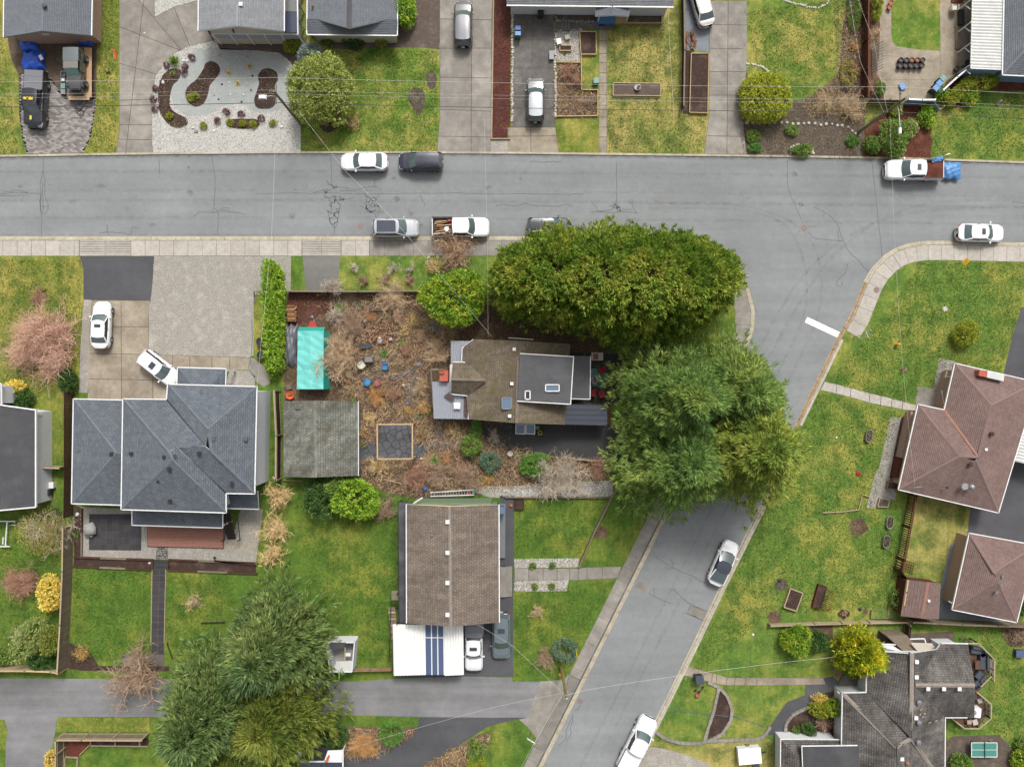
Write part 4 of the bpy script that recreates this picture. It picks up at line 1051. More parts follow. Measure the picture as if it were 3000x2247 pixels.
B2=q(0,0,1760,600,1780,552,1835,536,1888,570,1895,630,1850,690,1810,740,1790,830,1750,900,1680,920,1620,870,1605,800,1640,740,1700,690)
B3=q(0,0,1955,1060,2000,1036,2120,1032)+q(1,0,0,1036,25,1060,22,1090,-30,1108)+q(0,0,2100,1115,1990,1100)
B4=q(1,0,20,660,60,606,120,598,175,630,185,690,160,740,165,800,172,870,145,925,80,940,10,930,-12,870,10,790,30,720)
for b_ in(B1,B2,B3,B4):edged_bed('garden_bed',b_,'soil')
sheet('garden_bed',q(0,0,1862,352,2212,340)+q(1,0,395,330,440,320,430,400,375,470,395,600,320,600,300,540,200,460,0,440)+q(0,0,2212,440,1900,430),L2,'soil_grey')
sheet('bed',q(1,0,1225,-300,1588,-300,1585,430,1450,415,940,415,860,440,640,420,560,370,470,320,440,290,1220,290),L1,'soil_grey')
sheet('bed',q(1,0,1310,830,1360,760,1440,780,1460,880,1420,990,1370,960),L1,'soil_grey',True); sheet('bed',q(1,0,545,1080,640,1030,700,930,750,1050,700,1110,620,1150,570,1120),L1,'soil',True)
sheet('bed',q(1,0,1470,640,1530,620,1560,680,1540,760,1490,760),L1,'soil_grey',True)
slabs('driveway',q(1,0,1588,-300,2042,-300,2032,1200,2030,1325,1562,1325,1588,1000),[(q1(1,0,1866,0),q1(1,0,1858,1320)),(q1(1,0,1500,165),q1(1,0,2060,175)),(q1(1,0,1500,420),q1(1,0,2060,420)),(q1(1,0,1500,668),q1(1,0,2060,678)),(q1(1,0,1500,945),q1(1,0,2060,965)),(q1(1,0,1500,1178),q1(1,0,2060,1188))],L2,'concrete_old')
sheet('gravel',q(1,0,2032,1200,2200,1200,2212,1325,2028,1325),L2,'gravel_bed')
sheet('mulch_strip',q(1,0,2050,-300,2205,-300,2195,1198,2040,1198),L2,'mulch_red')
slabs('driveway',q(2,0,12,50,360,50,362,540,372,1010,376,1100,0,1100,0,600),[(q1(2,0,168,0),q1(2,0,172,1100)),(q1(2,0,0,345),q1(2,0,400,348)),(q1(2,0,0,590),q1(2,0,400,592)),(q1(2,0,0,850),q1(2,0,400,860))],L2,'concrete_dark',.03)
slabs('driveway',q(2,0,-40,1102,376,1102,408,1330,-40,1330),[(q1(2,0,-40,1180),q1(2,0,400,1176)),(q1(2,0,160,1100),q1(2,0,165,1330))],L2,'concrete_warm')
WK=lambda:[(q1(2,0,600,y),q1(2,0,900,y))for y in(355,465,545,632,720,820,912,1015,1100,1187)]
slabs('path',q(2,0,752,262,818,262,820,1330,750,1330),WK(),L2,'concrete_warm')
slabs('path',q(2,0,498,192,880,192,880,262,498,258),[(q1(2,0,x,190),q1(2,0,x,270))for x in(620,755,818)],L2,'concrete_dark')
sheet('lawn',q(2,0,820,200,1300,200,1300,60,1460,60,1460,990,1700,1010,1690,1150,1655,1335,820,1335),L1,'lawn_dry')
sheet('lawn',q(2,0,600,470,750,470,750,1335,408,1335,376,1020,740,1008,742,780,600,776),L1,'lawn_yellow')
sheet('gravel',q(2,0,375,290,430,265,580,258,590,530,388,530),L2,'gravel_bed')
sheet('garden_bed',q(2,0,388,546,592,546,600,776,742,780,740,1002,378,1006),L2,'leaf_litter')
sheet('garden_bed',q(2,0,360,66,1300,66,1290,200,740,196,560,190,360,190),L2,'soil_grey')
sheet('gravel',q(2,0,1470,-300,1560,-300,1700,180,1702,452,1480,430),L1,'gravel_blue'); sheet('bed',q(2,0,1472,425,1552,450,1540,985,1476,985),L2,'soil')
slabs('driveway',q(2,0,1705,10,2032,10,2030,560,1992,1000,2028,1335,1658,1335,1702,1000),[(q1(2,0,1868,0),q1(2,0,1858,1180)),(q1(2,0,1600,213),q1(2,0,2100,222)),(q1(2,0,1600,418),q1(2,0,2100,428)),(q1(2,0,1600,620),q1(2,0,2100,622)),(q1(2,0,1600,826),q1(2,0,2100,824)),(q1(2,0,1600,1175),q1(2,0,2100,1183))],L2,'concrete_old')
sheet('bed',q(2,0,2028,575,2080,560,2160,580,2212,620,2212,900,2010,1010,1992,1000),L1+.003,'leaf_litter')
sheet('lawn',q(3,0,-220,130,-120,20,60,-40,650,-60,640,260,625,500,600,650,480,760,330,850,150,870,-80,800,-200,560),L2,'lawn_mixed',True)
sheet('garden_bed',q(3,0,560,-300,806,-300,806,600,845,1000,822,1150,832,1372,-215,1350,-255,1000,-100,880,300,850,480,760,600,650,625,500,645,200),L1,'soil_grey')
sheet('patio',q(3,0,970,-300,1770,-300,1760,560,1540,700,1400,870,1000,880,1010,760,938,640,965,400),L1,'concrete_warm')
for(a,b)in(((950,474),(1485,535)),((1490,440),(1485,860)),((960,690),(1485,690)),((1220,500),(1215,860))):ribbon(pv,'joint',[q1(3,0,*a),q1(3,0,*b)],.02,L1+.004,'soil_grey')
sheet('lawn',q(3,0,1064,-300,1486,-300,1490,442,1300,430,1110,402,1076,360,1066,300),L2,'lawn_mixed')
sheet('bed',q(3,0,806,-300,970,-300,965,400,940,640,1008,760,1000,880,845,900,806,600),L2,'leaf_litter')
sheet('garden_bed',q(3,0,832,1130,880,1040,1000,1000,1120,900,1300,900,1420,1080,1400,1180,1425,1210,1400,1330,1410,1385,832,1366),L2,'mulch_bark')
sheet('garden_bed',q(3,0,1440,840,1560,690,1760,620,2250,650,2400,780,2000,790,1800,770,1790,900,1640,930,1520,930),L2,'mulch_bark')
sheet('lawn',q(3,0,1428,1200,1480,1060,1530,930,1800,900,1800,780,2500,790,2500,1420,1410,1384,1405,1320),L1,'lawn_green')
# ---- south-west of the junction
sheet('lawn',q(0,1,-300,975,690,975,722,1090,720,1350)+q(0,2,700,0,690,400,680,740,640,740,600,730,600,1300,420,1370,0,1300,-300,1300),L1,'lawn_yellow')
sheet('driveway',q(0,1,690,977,1330,977,1318,1180,1300,1358,722,1350,722,1090),L2,'asphalt_dark')
sheet('gravel',q(0,1,722,1352,792,1352)+q(0,2,775,200,770,600,755,740,682,740,692,400),L2,'gravel_bed')
slabs('driveway',q(0,1,792,1354,1298,1360)+q(0,2,1285,100,1280,410,2150,434,2170,545,1940,545,1530,525,1470,640,1440,800,756,800,770,400),[(q1(0,2,1046,-70),q1(0,2,1050,800)),(q1(0,2,700,168),q1(0,2,1290,172)),(q1(0,2,700,398),q1(0,2,1300,410)),(q1(0,2,700,618),q1(0,2,1450,632)),(q1(0,2,1322,380),q1(0,2,1320,800)),(q1(0,2,1490,400),q1(0,2,1490,560)),(q1(0,2,1640,400),q1(0,2,1640,560)),(q1(0,2,1830,400),q1(0,2,1832,560)),(q1(0,2,1985,400),q1(0,2,1985,560))],L2,'concrete_warm')
GR1=q(0,1,1332,977,2212,977)+q(1,1,303,977,298,1276,0,1276)+q(0,2,2192,20,2190,420,2150,432,1282,410,1288,0)+q(0,1,1302,1358,1320,1180)
sheet('gravel',GR1,L2,'gravel_bed')
GR2=q(0,2,1985,548,2165,548,2205,600,2200,680,1940,680); sheet('gravel',GR2,L2,'gravel_bed')
sheet('path',q(0,2,2150,434)+q(1,2,-20,440,60,500,115,560,120,660,60,690,0,640)+q(0,2,2165,545),L2,'concrete_old')
sheet('lawn',q(1,1,-20,1278,150,1278,130,1475)+q(1,2,120,500,60,490,0,440,-20,440),L2,'lawn_yellow')
sheet('path',q(1,1,402,977,726,977,706,1235,620,1290,432,1290),L2,'asphalt_path')
sheet('lawn',q(1,1,728,977,1490,977,1460,1270,700,1250),L1,'lawn_green'); sheet('lawn',q(1,1,1760,977,2600,977,2600,1300,1760,1200),L1,'lawn_green')
GARDEN=[(842,858),(1260,852),(1300,780),(1340,752),(1360,852),(1500,860),(1790,940),(1790,1245),(1500,1245),(1490,1335),(1790,1345),(1790,1395),(1500,1440),(1250,1462),(1180,1455),(1060,1420),(1050,1400),(1050,1175),(830,1180),(832,1130)]
sheet('garden_bed',GARDEN,L1,'leaf_litter')
sheet('bed',q(1,1,285,1290,640,1290,620,1475)+q(1,2,560,60,380,170,250,180,260,20),L2,'mulch_red'); sheet('bed',q(1,2,930,170,1000,120,1120,130,1180,200,1170,300,1050,330,930,300,900,240),L2,'mulch_red',True)
sheet('patio',q(1,2,870,470,960,400,1080,440,1170,480,1180,600,1090,660,920,640,840,560),L2,'soil_grey',True)
sheet('driveway',q(2,2,-260,1010,880,1010,1500,1000,1800,1050,1650,1400,880,1330,560,1300,0,1250,-240,1200),L2,'asphalt_black')
sheet('gravel',q(2,3,-400,140,-240,130,0,130,300,100,600,90,870,80,870,220,-60,228,-200,225),L2,'gravel_bed')
# the big grey house's garden
GB=q(0,3,690,310,1130,330,1250,470,1280,480,1930,500,2000,590,2080,330,2212,320)+q(1,3,60,330,0,780)+q(0,3,2212,790,700,740)
sheet('gravel',GB,L1,'gravel_bed')
slabs('patio',q(0,3,770,370,1226,370,1220,686,768,682),[(q1(0,3,770+i*50.5,300),q1(0,3,770+i*50,700))for i in range(1,9)]+[(q1(0,3,700,370+i*52),q1(0,3,1300,370+i*52.5))for i in range(1,6)],L3,'dark_paver',.02,'paver')
sheet('path',q(0,3,1935,595,2212,610,2212,680,1935,660),L2,'concrete_warm')
slabs('path',q(0,3,1350,652,1450,652,1450,762,1348,762),[(q1(0,3,1300,700),q1(0,3,1500,700)),(q1(0,3,1400,640),q1(0,3,1400,770))],L2,'dark_paver')
slabs('path',q(0,3,1322,850,1432,850)+q(0,4,1420,300,1415,500,1308,500,1312,100),[(q1(0,3,1250,900+i*58),q1(0,3,1500,900+i*58))for i in range(12)]+[(q1(0,3,1376,840),q1(0,4,1360,520))],L2,'dark_paver')
sheet('bed',q(0,3,640,745,1325,765,1318,845,635,820),L2,'soil'); sheet('bed',q(0,3,1455,765,2212,790,2212,880,1450,850),L2,'soil'); sheet('bed',q(0,3,640,290,710,320,705,745,640,745),L2,'soil')
sheet('bed',q(0,4,585,620,600,400,760,470,830,560,850,600,1460,600,1460,645,700,640),L2+.003,'soil')
slabs('patio',q(0,4,1052,495,1420,500,1420,600,1052,600),[(q1(0,4,1235,480),q1(0,4,1235,620))],L3,'concrete_dark')
# alley
sheet('alley',q(0,4,-400,706,0,706,800,712)+q(1,4,300,720,830,735,1180,712,1800,690,2212,700)+q(2,4,0,735,240,733,130,1045,0,1046)+q(1,4,2040,1045,1410,1040,680,1022)+q(0,4,1230,1040,490,1042,480,1160,450,1290,400,1400,400,1700,40,1700,50,1300,65,1150,40,1062,-400,1060),L2,'asphalt_lane')
sheet('driveway',q(1,4,1410,1040,2040,1045,2212,1044)+q(2,4,130,1046,60,1060)+q(1,4,2100,1095,1990,1130,1900,1190,1740,1295,1420,1470,1300,1600,750,1600,760,1390,1050,1385,1090,1300,1250,1262,1370,1195,1400,1110),L2,'asphalt_dark')
sheet('driveway_apron',q(2,4,242,733,420,720,480,690,440,860,330,1030,220,1230,130,1120,60,1062,130,1046),L3,'concrete_old')
sheet('garden_bed',q(1,4,560,1110,1000,1130,1395,1130,1370,1195,1250,1262,1090,1300,1050,1385,760,1390,740,1270,520,1270),L2,'leaf_litter')
sheet('garden_bed',q(1,4,1420,1475,1740,1300,1930,1190,2040,1180,1900,1320,1960,1420,1850,1600,1300,1600),L2,'leaf_litter',label='dry brown garden bed on the bank of the lower driveway')
sheet('bed',q(0,4,560,1228,780,1225,775,1280,680,1385,570,1385),L2,'mulch_bark'); sheet('lawn',q(0,4,490,1045,1290,1050,1290,1170,570,1165,490,1170),L1,'lawn_yellow')
# brown gable house plot
sheet('driveway',q(1,4,1180,240,2105,-200,2222,-200,2222,690,1800,690,1400,700,1180,690),L2,'asphalt_dark')
slabs('path',q(2,3,20,838,575,838,645,830,950,822,910,925,575,942,20,948),[(q1(2,3,x,800),q1(2,3,x,960))for x in(145,268,390,498,572,648,780)],L2,'concrete_old')
GS1=q(2,3,18,760,580,752,585,828,20,838); GS2=q(2,3,22,950,490,942,470,1035,22,1038)
for x in(GS1,GS2):sheet('gravel',x,L2,'gravel_bed')
sheet('path',q(1,3,2110,210,2230,205,2230,830,2110,820),L2,'asphalt_dark')
# ---- east side
slabs('path',q(3,2,490,640,735,700,890,745,1080,790,1280,845,1275,905,890,830,720,780,450,715),[(q1(3,2,x,600),q1(3,2,x-25,940))for x in(600,725,890,990,1085,1180)],L2,'concrete')
sheet('patio',q(3,2,1480,440,1620,470,1540,700,1500,860,1440,880,1275,850,1290,685,1430,700),L2,'concrete_old')
sheet('gravel',q(3,2,1060,950,1150,955,1090,1250,1060,1475)+q(3,3,1030,100,1110,190,1100,255,1050,240,1040,310,850,320,920,40)+q(3,2,960,1380),L2,'gravel_bed')
sheet('bed',q(3,2,1150,955,1240,910,1120,1475,1050,1475,1090,1250),L2,'soil')
sheet('driveway',q(3,2,2190,0,2600,0,2600,800,2030,600)+q(3,2,2100,300),L2,'asphalt_dark')
sheet('driveway',q(3,3,2080,-100,2500,-100,2500,640,2200,620,1725,530,1750,310,1990,350),L2,'asphalt_dark')
sheet('lawn',q(3,3,1250,190,1750,300,1720,520,1690,620,1580,620,1510,960,1180,930,1110,830),L1,'lawn_dry')
sheet('gravel',q(3,3,1580,620,1700,640,1600,1190,2160,1310,1480,1270,1500,960),L2,'gravel_blue')
slabs('path',q(2,4,1520,600,1690,650,1780,670,1860,700,2212,700)+q(3,4,480,702,500,760,0,768)+q(2,4,1860,768,1740,748,1480,680),[(q1(2,4,x,560),q1(2,4,x-20,800))for x in(1620,1740,1780,1870,1940,2030,2130)],L2,'concrete_warm')
sheet('path',q(3,4,470,705,560,690,640,760,560,800,440,860,360,950,260,990,160,1080,140,1200,0,1190,20,1120,100,1000,160,915,320,850,320,770),L2,'asphalt_dark')
sheet('garden_bed',q(3,4,165,1180,165,1100,240,1010,360,970,360,920,500,830,640,800,640,1210,300,1215),L1,'soil'); sheet('garden_bed',q(2,4,1780,790,1860,870,1900,980,1880,1080,1800,1190,1690,1230,1740,1000),L2,'soil',label='half-moon flower bed in the lawn')
sheet('lawn',q(2,4,1170,1240,1450,1280,1700,1270,2200,1220)+q(3,4,100,1230,120,1700)+q(2,4,1100,1700),L2,'lawn_dry'); sheet('driveway',q(2,4,1130,1400,1230,1300,1700,1450,1900,1700,1050,1700),L3,'gravel_bed',True)
sheet('patio',q(3,4,1535,1250,1600,1205,1990,1195,2070,1260,2120,1360,2110,1480,2100,1700,1530,1700),L2,'soil_grey'); sheet('bed',q(3,4,2030,260,2212,250,2300,400,2100,430,2030,340),L2,'leaf_litter',True)
sheet('bed',q(3,4,320,240,560,240,560,420,500,480,330,330),L1,'leaf_litter'); sheet('bed',q(3,4,900,340,1600,300,1600,400,900,420),L1,'soil_grey')
for(c_,r_,x,y,r0,m_)in((3,3,655,1232,50,'soil'),(3,3,55,1260,62,'leaf_litter'),(3,3,115,985,60,'soil_grey'),(3,3,840,1215,28,'leaf_litter'),(3,3,780,480,90,'leaf_litter'),(2,3,770,530,60,'leaf_litter')):
  sheet('bare_patch',[q1(c_,r_,x+r0*math.cos(a*.5236)*rnd.uniform(.8,1.1),y+r0*math.sin(a*.5236)*rnd.uniform(.7,1))for a in range(12)],L1,m_,True,3)
# loose stone, clippings, litter
pebbles('gravel_stones',[wpoly(GR1),wpoly(GR2),wpoly(GB)],42000,.02,.05,['stone_pale','stone_grey','gravel_bed'],.112,holes=[wpoly(q(0,3,770,370,1226,370,1220,686,768,682))],label='loose grey and buff gravel on the left driveway and patio',seed=4)
pebbles('white_stones',[wpoly(ROCKG),wpoly(GW1)],22000,.025,.075,['pebble_white','stone_pale','pebble_white','stone_grey'],.108,holes=[wpoly(b_)for b_ in(B1,B2,B3,B4)]+[wpoly(FINE)],label='white river stones of the front rock garden',seed=5)
pebbles('river_stones',[wpoly(x)for x in(GS1,GS2,q(2,3,-400,140,0,130,300,100,600,90,870,80,870,220,-60,228),q(2,0,375,290,430,265,580,258,590,530,388,530))],6000,.03,.08,['pebble_white','stone_grey','stone_pale'],.112,label='mixed river stones beside the front walk',seed=6)
rgv=np.random.default_rng(8)
PERG=wpoly(q(1,2,900,1200,1060,1160,1060,1000,1360,1000,1370,1180,1480,1190,1470,1280,1360,1310,900,1310))
def litter(name,polys,n,mats,label,L=.09,z=.125,seed=9,kz=.5):
  rg=np.random.default_rng(seed); areas=np.array([abs(area(p))for p in polys]); P=np.vstack([scatter(p,max(1,int(n*a/areas.sum())),rg)for p,a in zip(polys,areas)])
  P=P[~inside(PERG,P)]
  P3=np.column_stack([P,z+rg.random(len(P))*.05]); D=rg.normal(size=(len(P),3)); D[:,2]*=kz
  me=leaf_mesh(name,leaf_quads(P3,D,L,L*.55,rg))
  for x in mats:me.materials.append(M[x])
  me.polygons.foreach_set('material_index',rg.integers(0,len(mats),len(P)).astype(np.int32))
  return tag(put(name,me,None),label,None,None,'stuff')
litter('fallen_leaves',[wpoly(GARDEN)],26000,['litter_brown','litter_tan','litter_brown','blade_green','blade_green'],'fallen leaves and stalks covering the middle garden',.13)
litter('bark_chips',[wpoly(q(3,0,832,1130,880,1040,1120,900,1300,900,1420,1080,1410,1380,832,1366)),wpoly(q(1,0,2050,0,2205,0,2195,1198,2040,1198))],7000,['litter_brown','mulch_bark','mulch_red'],'reddish bark mulch chips',.09,seed=12)
litter('bed_debris',[wpoly(q(3,0,560,0,806,0,806,600,845,1000,832,1372,-215,1350,-255,1000,300,860,600,650)),wpoly(q(2,0,388,546,592,546,600,776,742,780,740,1002,378,1006)),wpoly(q(1,4,560,1130,1370,1195,1050,1385,760,1390)),wpoly(q(1,4,1420,1475,1930,1190,2040,1180,1850,1600))],12000,['litter_brown','litter_tan','blade_green','litter_tan'],'dead stalks and small weeds in the planting beds',.12,seed=13)
litter('bed_plants',[wpoly(catmull(b_,4))for b_ in(B1,B2,B4)],1500,['litter_brown','litter_tan','blade_green','leaf_purple'],'small dry plants in the kidney-shaped beds',.13,seed=14)
# short grass tufts that roughen the lawns
LAWNS=[wpoly(p)for p in([(0,0),(10,110),(55,450),(0,455)],q(0,0,850,0,1030,0,1000,1320,740,1320,830,900),q(1,0,390,440,1580,440,1560,1310,390,1310),q(2,0,830,210,1450,210,1450,990,1690,1020,1655,1320,830,1320),q(3,0,-200,100,620,0,600,600,300,840,-60,780),q(3,0,1440,1100,1530,930,2212,800,2212,1370,1420,1370),
  [(2530,1000),(2700,770),(3000,770),(2990,900),(2930,1100),(2740,1130),(2650,1180),(2420,1120)],[(2400,1150),(2640,1210),(2560,1480),(2630,1600),(2600,1780),(2250,1800),(2060,1960),(2030,1960),(2230,1500)],[(860,1460),(1160,1440),(1160,1830),(1150,1940),(1010,1940),(900,1680)],[(215,1670),(440,1670),(440,1940),(215,1930)],[(490,1680),(700,1690),(640,1900),(490,1900)],[(0,1600),(175,1500),(180,1900),(0,1940)],[(1510,1740),(1800,1700),(1640,1980),(1510,1980)],[(1510,1470),(1780,1440),(1700,1620),(1510,1630)],[(0,760),(240,760),(230,1150),(0,1150)],[(2870,1840),(3000,1840),(3000,2170),(2900,2150)])]
def grass_blades(n,seed=21):
  rg=np.random.default_rng(seed); ar=np.array([abs(area(p))for p in LAWNS]); P=np.vstack([scatter(p,max(1,int(n*a/ar.sum())),rg)for p,a in zip(LAWNS,ar)])
  m=len(P); D=rg.normal(size=(m,3))*.7; D[:,2]=1; P3=np.column_stack([P,np.full(m,.10)])
  me=leaf_mesh('grass',leaf_quads(P3,D,.11,.07,rg))
  for x in('blade_green','blade_green','blade_green','blade_pale'):me.materials.append(M[x])
  nm=np.clip((np.sin(P[:,0]*.9+3*np.sin(P[:,1]*.31))+np.sin(P[:,1]*.7+2*np.sin(P[:,0]*.23))+rg.normal(size=m)*.8+2),0,3.99).astype(np.int32)
  me.polygons.foreach_set('material_index',nm); return tag(put('grass',me,None),'short grass tufts on the lawns',None,None,'stuff')
grass_blades(90000)

# tangled dry stalks over the middle garden and the beds south of it
def stalks(name,polys,n,mats,label,seed,hmax=.8):
  rg=np.random.default_rng(seed); ar=np.array([abs(area(p))for p in polys]); P=np.vstack([scatter(p,max(1,int(n*a/ar.sum())),rg)for p,a in zip(polys,ar)]); P=P[~inside(PERG,P)]; m=len(P)
  D=rg.normal(size=(m,3)); D[:,2]=np.abs(D[:,2])*.7+.15; V,F_,p_,d_=branch_lines(np.column_stack([P,np.full(m,.1)]),D,rg.uniform(.3,hmax*1.3,m),rg.uniform(.012,.024,m),3,rg,.3)
  V[:,2]=np.maximum(V[:,2],.11); me=np_mesh(name,V,F_)
  for x in mats:me.materials.append(M[x])
  me.polygons.foreach_set('material_index',np.tile(np.repeat(rg.integers(0,len(mats),m),3),3).astype(np.int32)); return tag(put(name,me,None),label,None,None,'stuff')
G2=[(900,900),(1240,860),(1300,890),(1400,950),(1330,980),(1300,1060),(1250,1090),(1270,1230),(1380,1250),(1440,1290),(1600,1330),(1790,1350),(1780,1400),(1480,1430),(1200,1450),(1060,1420),(1060,1180),(1000,1160),(990,900)]
stalks('dry_stalks',[wpoly(G2)],9000,['twig_tan','twig_brown','twig_red','twig_straw','twig_tan'],'tangle of dry stalks covering the middle garden',31)
stalks('dry_stalks',[wpoly(q(3,0,640,100,806,0,806,600,845,900,822,1000,300,1000,300,860,600,650)),wpoly(q(2,0,388,546,592,546,600,776,742,780,740,1002,378,1006)),wpoly(q(1,4,1420,1475,1740,1300,1930,1190,2040,1180,1850,1600)),wpoly(q(1,4,760,1130,1370,1150,1050,1385,760,1390))],3500,['twig_tan','twig_brown','twig_red','twig_straw'],'dry stalks in the outer planting beds',32,.6)
# wear on the road
def curve_strip(name,pts,w,mat,z):ribbon(road,name,catmull(pts,8,False),w,z,mat)
for off in(0,45):curve_strip('tyre_track',[(2170+off*.8,1140),(2290+off,900),(2420+off,740-off*.3),(2600+off,640-off*.5),(2850,610-off*.5),(3100,610-off*.5)],.30,'tyre_wear',RZ-.0015)
for off in(0,42):curve_strip('tyre_track',[(1700+off,2247),(2010+off,1640),(2250+off,1150),(2360+off,900),(2330+off,700),(2200,620-off*.3),(1900,610-off*.3)],.26,'tyre_wear',RZ-.001)
for y in(505,560,590,640):curve_strip('tyre_track',[(-150,y),(600,y-3),(1300,y),(2100,y+6),(3100,y+18)],.32,'tyre_wear' if y!=560 else 'dust_wear',RZ-.0005)
curve_strip('gutter_dirt',[(x,v+5)for(x,v)in TOP[::-1]],.28,'oil_stain',RZ-.0007); curve_strip('gutter_dirt',[(x,v-4)for(x,v)in WEST[:6]],.25,'dust_wear',RZ-.0008)
for i in range(26):
  u,v=rnd.uniform(50,2900),rnd.uniform(480,670); r_=rnd.uniform(.15,.45); c0=W(u,v,RZ)
  part(road,'stain',MB().poly([(c0.x+r_*math.cos(k*.5236)*rnd.uniform(.7,1.3),c0.y+.7*r_*math.sin(k*.5236)*rnd.uniform(.7,1.3),RZ-.0012)for k in range(12)]),M['oil_stain' if i%3 else 'dust_wear'])
# ------------------------------------------------------------------ buildings
def P(c,r,x,y,z):u,v=q1(c,r,x,y); return(u,v,z)
def wall_face(t,pts,mat,name='gable_wall'):
  """a wall panel with thickness through world points"""
  mb=MB(); n=(Vector(pts[1])-Vector(pts[0])).cross(Vector(pts[2])-Vector(pts[0])).normalized()*0.06
  k=len(pts); vs=[Vector(p)+n for p in pts]+[Vector(p)-n for p in pts]
  mb.add(vs,[tuple(range(k)),tuple(range(2*k-1,k-1,-1))]+[(i,k+i,k+(i+1)%k,(i+1)%k)for i in range(k)]); return part(t,name,mb,M[mat])
def gable(t,L0,L1,R0,R1,g0,g1,ze,zr,mat,wallm,row=0.24,trim='white_trim',ins=0.45,caps='roof_grey',gut='white_trim',wins=True):
  """gable roof: L0,L1 left eave ends, R0,R1 right eave ends, g0,g1 ridge ends (pixels), end 0 towards the road"""
  pl=[[(*L0,ze),(*L1,ze),(*g1,zr),(*g0,zr)],[(*R0,ze),(*R1,ze),(*g1,zr),(*g0,zr)]]
  o=roof(t,pl,mat,row,trim)
  ridge_caps(o,[((*g0,zr),(*g1,zr))],mat if caps is None else caps)
  pol=inset([tuple(W(*p,ze)[:2])for p in(L0,R0,R1,L1)],ins)
  part(t,'wall',MB().prism(pol,0.1,ze-0.12),M[wallm])
  for(l,r_,gg)in((L0,R0,g0),(L1,R1,g1)):
    A,B,G_=W(*l,ze),W(*r_,ze),W(*gg,zr); m=(W(*L0,ze)+W(*L1,ze)+W(*R0,ze)+W(*R1,ze))/4
    s=lambda p:Vector((m.x+(p.x-m.x)*(1-ins/6),m.y+(p.y-m.y)*(1-ins/max(1.0,abs(p.y-m.y))),p.z-0.2))
    wall_face(t,[s(A),s(B),s(G_)],wallm)
  if gut:edge_bars(o,[((*L0,ze),(*L1,ze)),((*R0,ze),(*R1,ze))],.13,.12,gut,dz=-.02)
  return o,pol
def corrugated(t,px4,mat,n,name='roof',amp=0.03,along=0,trim=None,thick=0.01,sag=0.0):
  """corrugated sheet roof through four (u,v,z) corners a,b,c,d; ribs run from ab to dc"""
  a,b,c,d=[W(*p)for p in px4]; G=[]
  for i in range(n*2+1):
    k=i/(n*2); z=Vector((0,0,amp if i%2 else-amp)); p0=a+(b-a)*k+z; p1=d+(c-d)*k+z; G.append([p0,(p0+p1)/2-Vector((0,0,sag)),p1])
  o=part(t,name,MB().grid(G),M[mat]); return o
def post_at(t,u,v,z0,z1,w=0.1,mat='white_trim',name='post',zpx=0.1):
  c=W(u,v,zpx); return part(t,name,MB().box((c.x,c.y,(z0+z1)/2),(w,w,z1-z0)),M[mat])
# --- north row, from the left
t=house('house','low house with slate grey gable roof above two blue tarpaulins',q1(0,0,410,60))
o,pol=gable(t,q1(0,0,30,325),q1(0,0,42,-700),q1(0,0,792,310),q1(0,0,812,-700),q1(0,0,360,270),q1(0,0,380,-700),2.6,3.7,'roof_slate','pink_wall',.15,'grey_wall',caps='roof_slate')
for i in range(4):
  c=W(*q1(0,0,375+i*15,300),2.9); part(t,'gable_vent',MB().box((c.x,c.y-.02,2.95),(.12,.05,.2)),'white_trim')
pipe(o,*q1(0,0,392,58),3.7,.14,.2,'roof_slate')
c=W(*q1(0,0,530,365),0.1); part(t,'garage_door',MB().box((c.x-.2,c.y+.75,1.15),(3.2,.08,2.1)),'plywood'); part(t,'prop_post',MB().box((c.x,c.y+.1,1.3),(.12,.12,2.4)),'timber_new')
t=house('house','house with pale grey gable roof and white-railed deck facing the rock garden',(700,20))
o,pol=gable(t,q1(0,0,1712,270),q1(0,0,1720,-700),q1(1,0,245,272),q1(1,0,250,-700),q1(0,0,2042,228),q1(0,0,2060,-700),3.8,4.8,'roof_grey','cream_wall',.15)
vent(o,*q1(0,0,2082,42),4.7,.3)
dk=q(0,0,1835,300,2212,300)+q(1,0,362,300,352,-700)+q(0,0,1835,-700)
part(t,'deck',MB().prism(wpoly(dk,1.3),1.1,1.3),'deck_grey')
for(a,b)in((q1(0,0,1835,292),q1(1,0,362,300)),(q1(1,0,362,300),q1(1,0,352,-700))):
  A,B=W(*a,2.4),W(*b,2.4); part(t,'railing',MB().bar(A,B,.12,.08),'white_trim')
  n=int((B-A).length/1.7)+1
  for i in range(n):
    p=A+(B-A)*(i/n); e=A+(B-A)*((i+1)/n)
    part(t,'railing_panel',MB().bar((p.x+.05,p.y,1.85),(e.x-.05,e.y,1.85),.03,.9),'metal_roof_grey'); part(t,'railing_post',MB().box((p.x,p.y,1.25),(.1,.1,2.3)),'white_trim')
part(t,'awning',MB().slab3([W(*P(1,0,252,100,2.9)),W(*P(1,0,350,100,2.9)),W(*P(1,0,350,282,2.8)),W(*P(1,0,250,282,2.8))],.05),'solar_cell')
for(x,y)in((1800,268),(2010,262)):
  A=W(*P(0,0,x,y,3.4)); B=W(*P(0,0,x+40,y+75,0.2)); part(t,'porch_post',MB().bar(A,B,.1,.12),'timber_brown')
t=house('house','bungalow with mid grey roof and prow-shaped front gable',(1030,30))
e,zr=2.6,4.0
V=[P(1,0,555,175,3.1),P(1,0,805,246,zr),P(1,0,1085,180,3.1)]
o=roof(t,[[P(1,0,442,200,e),P(1,0,448,-700,e),P(1,0,815,-700,zr),V[1],V[0]],[P(1,0,1222,200,e),P(1,0,1232,-700,e),P(1,0,815,-700,zr),V[1],V[2]]],'roof_midgrey',.15)
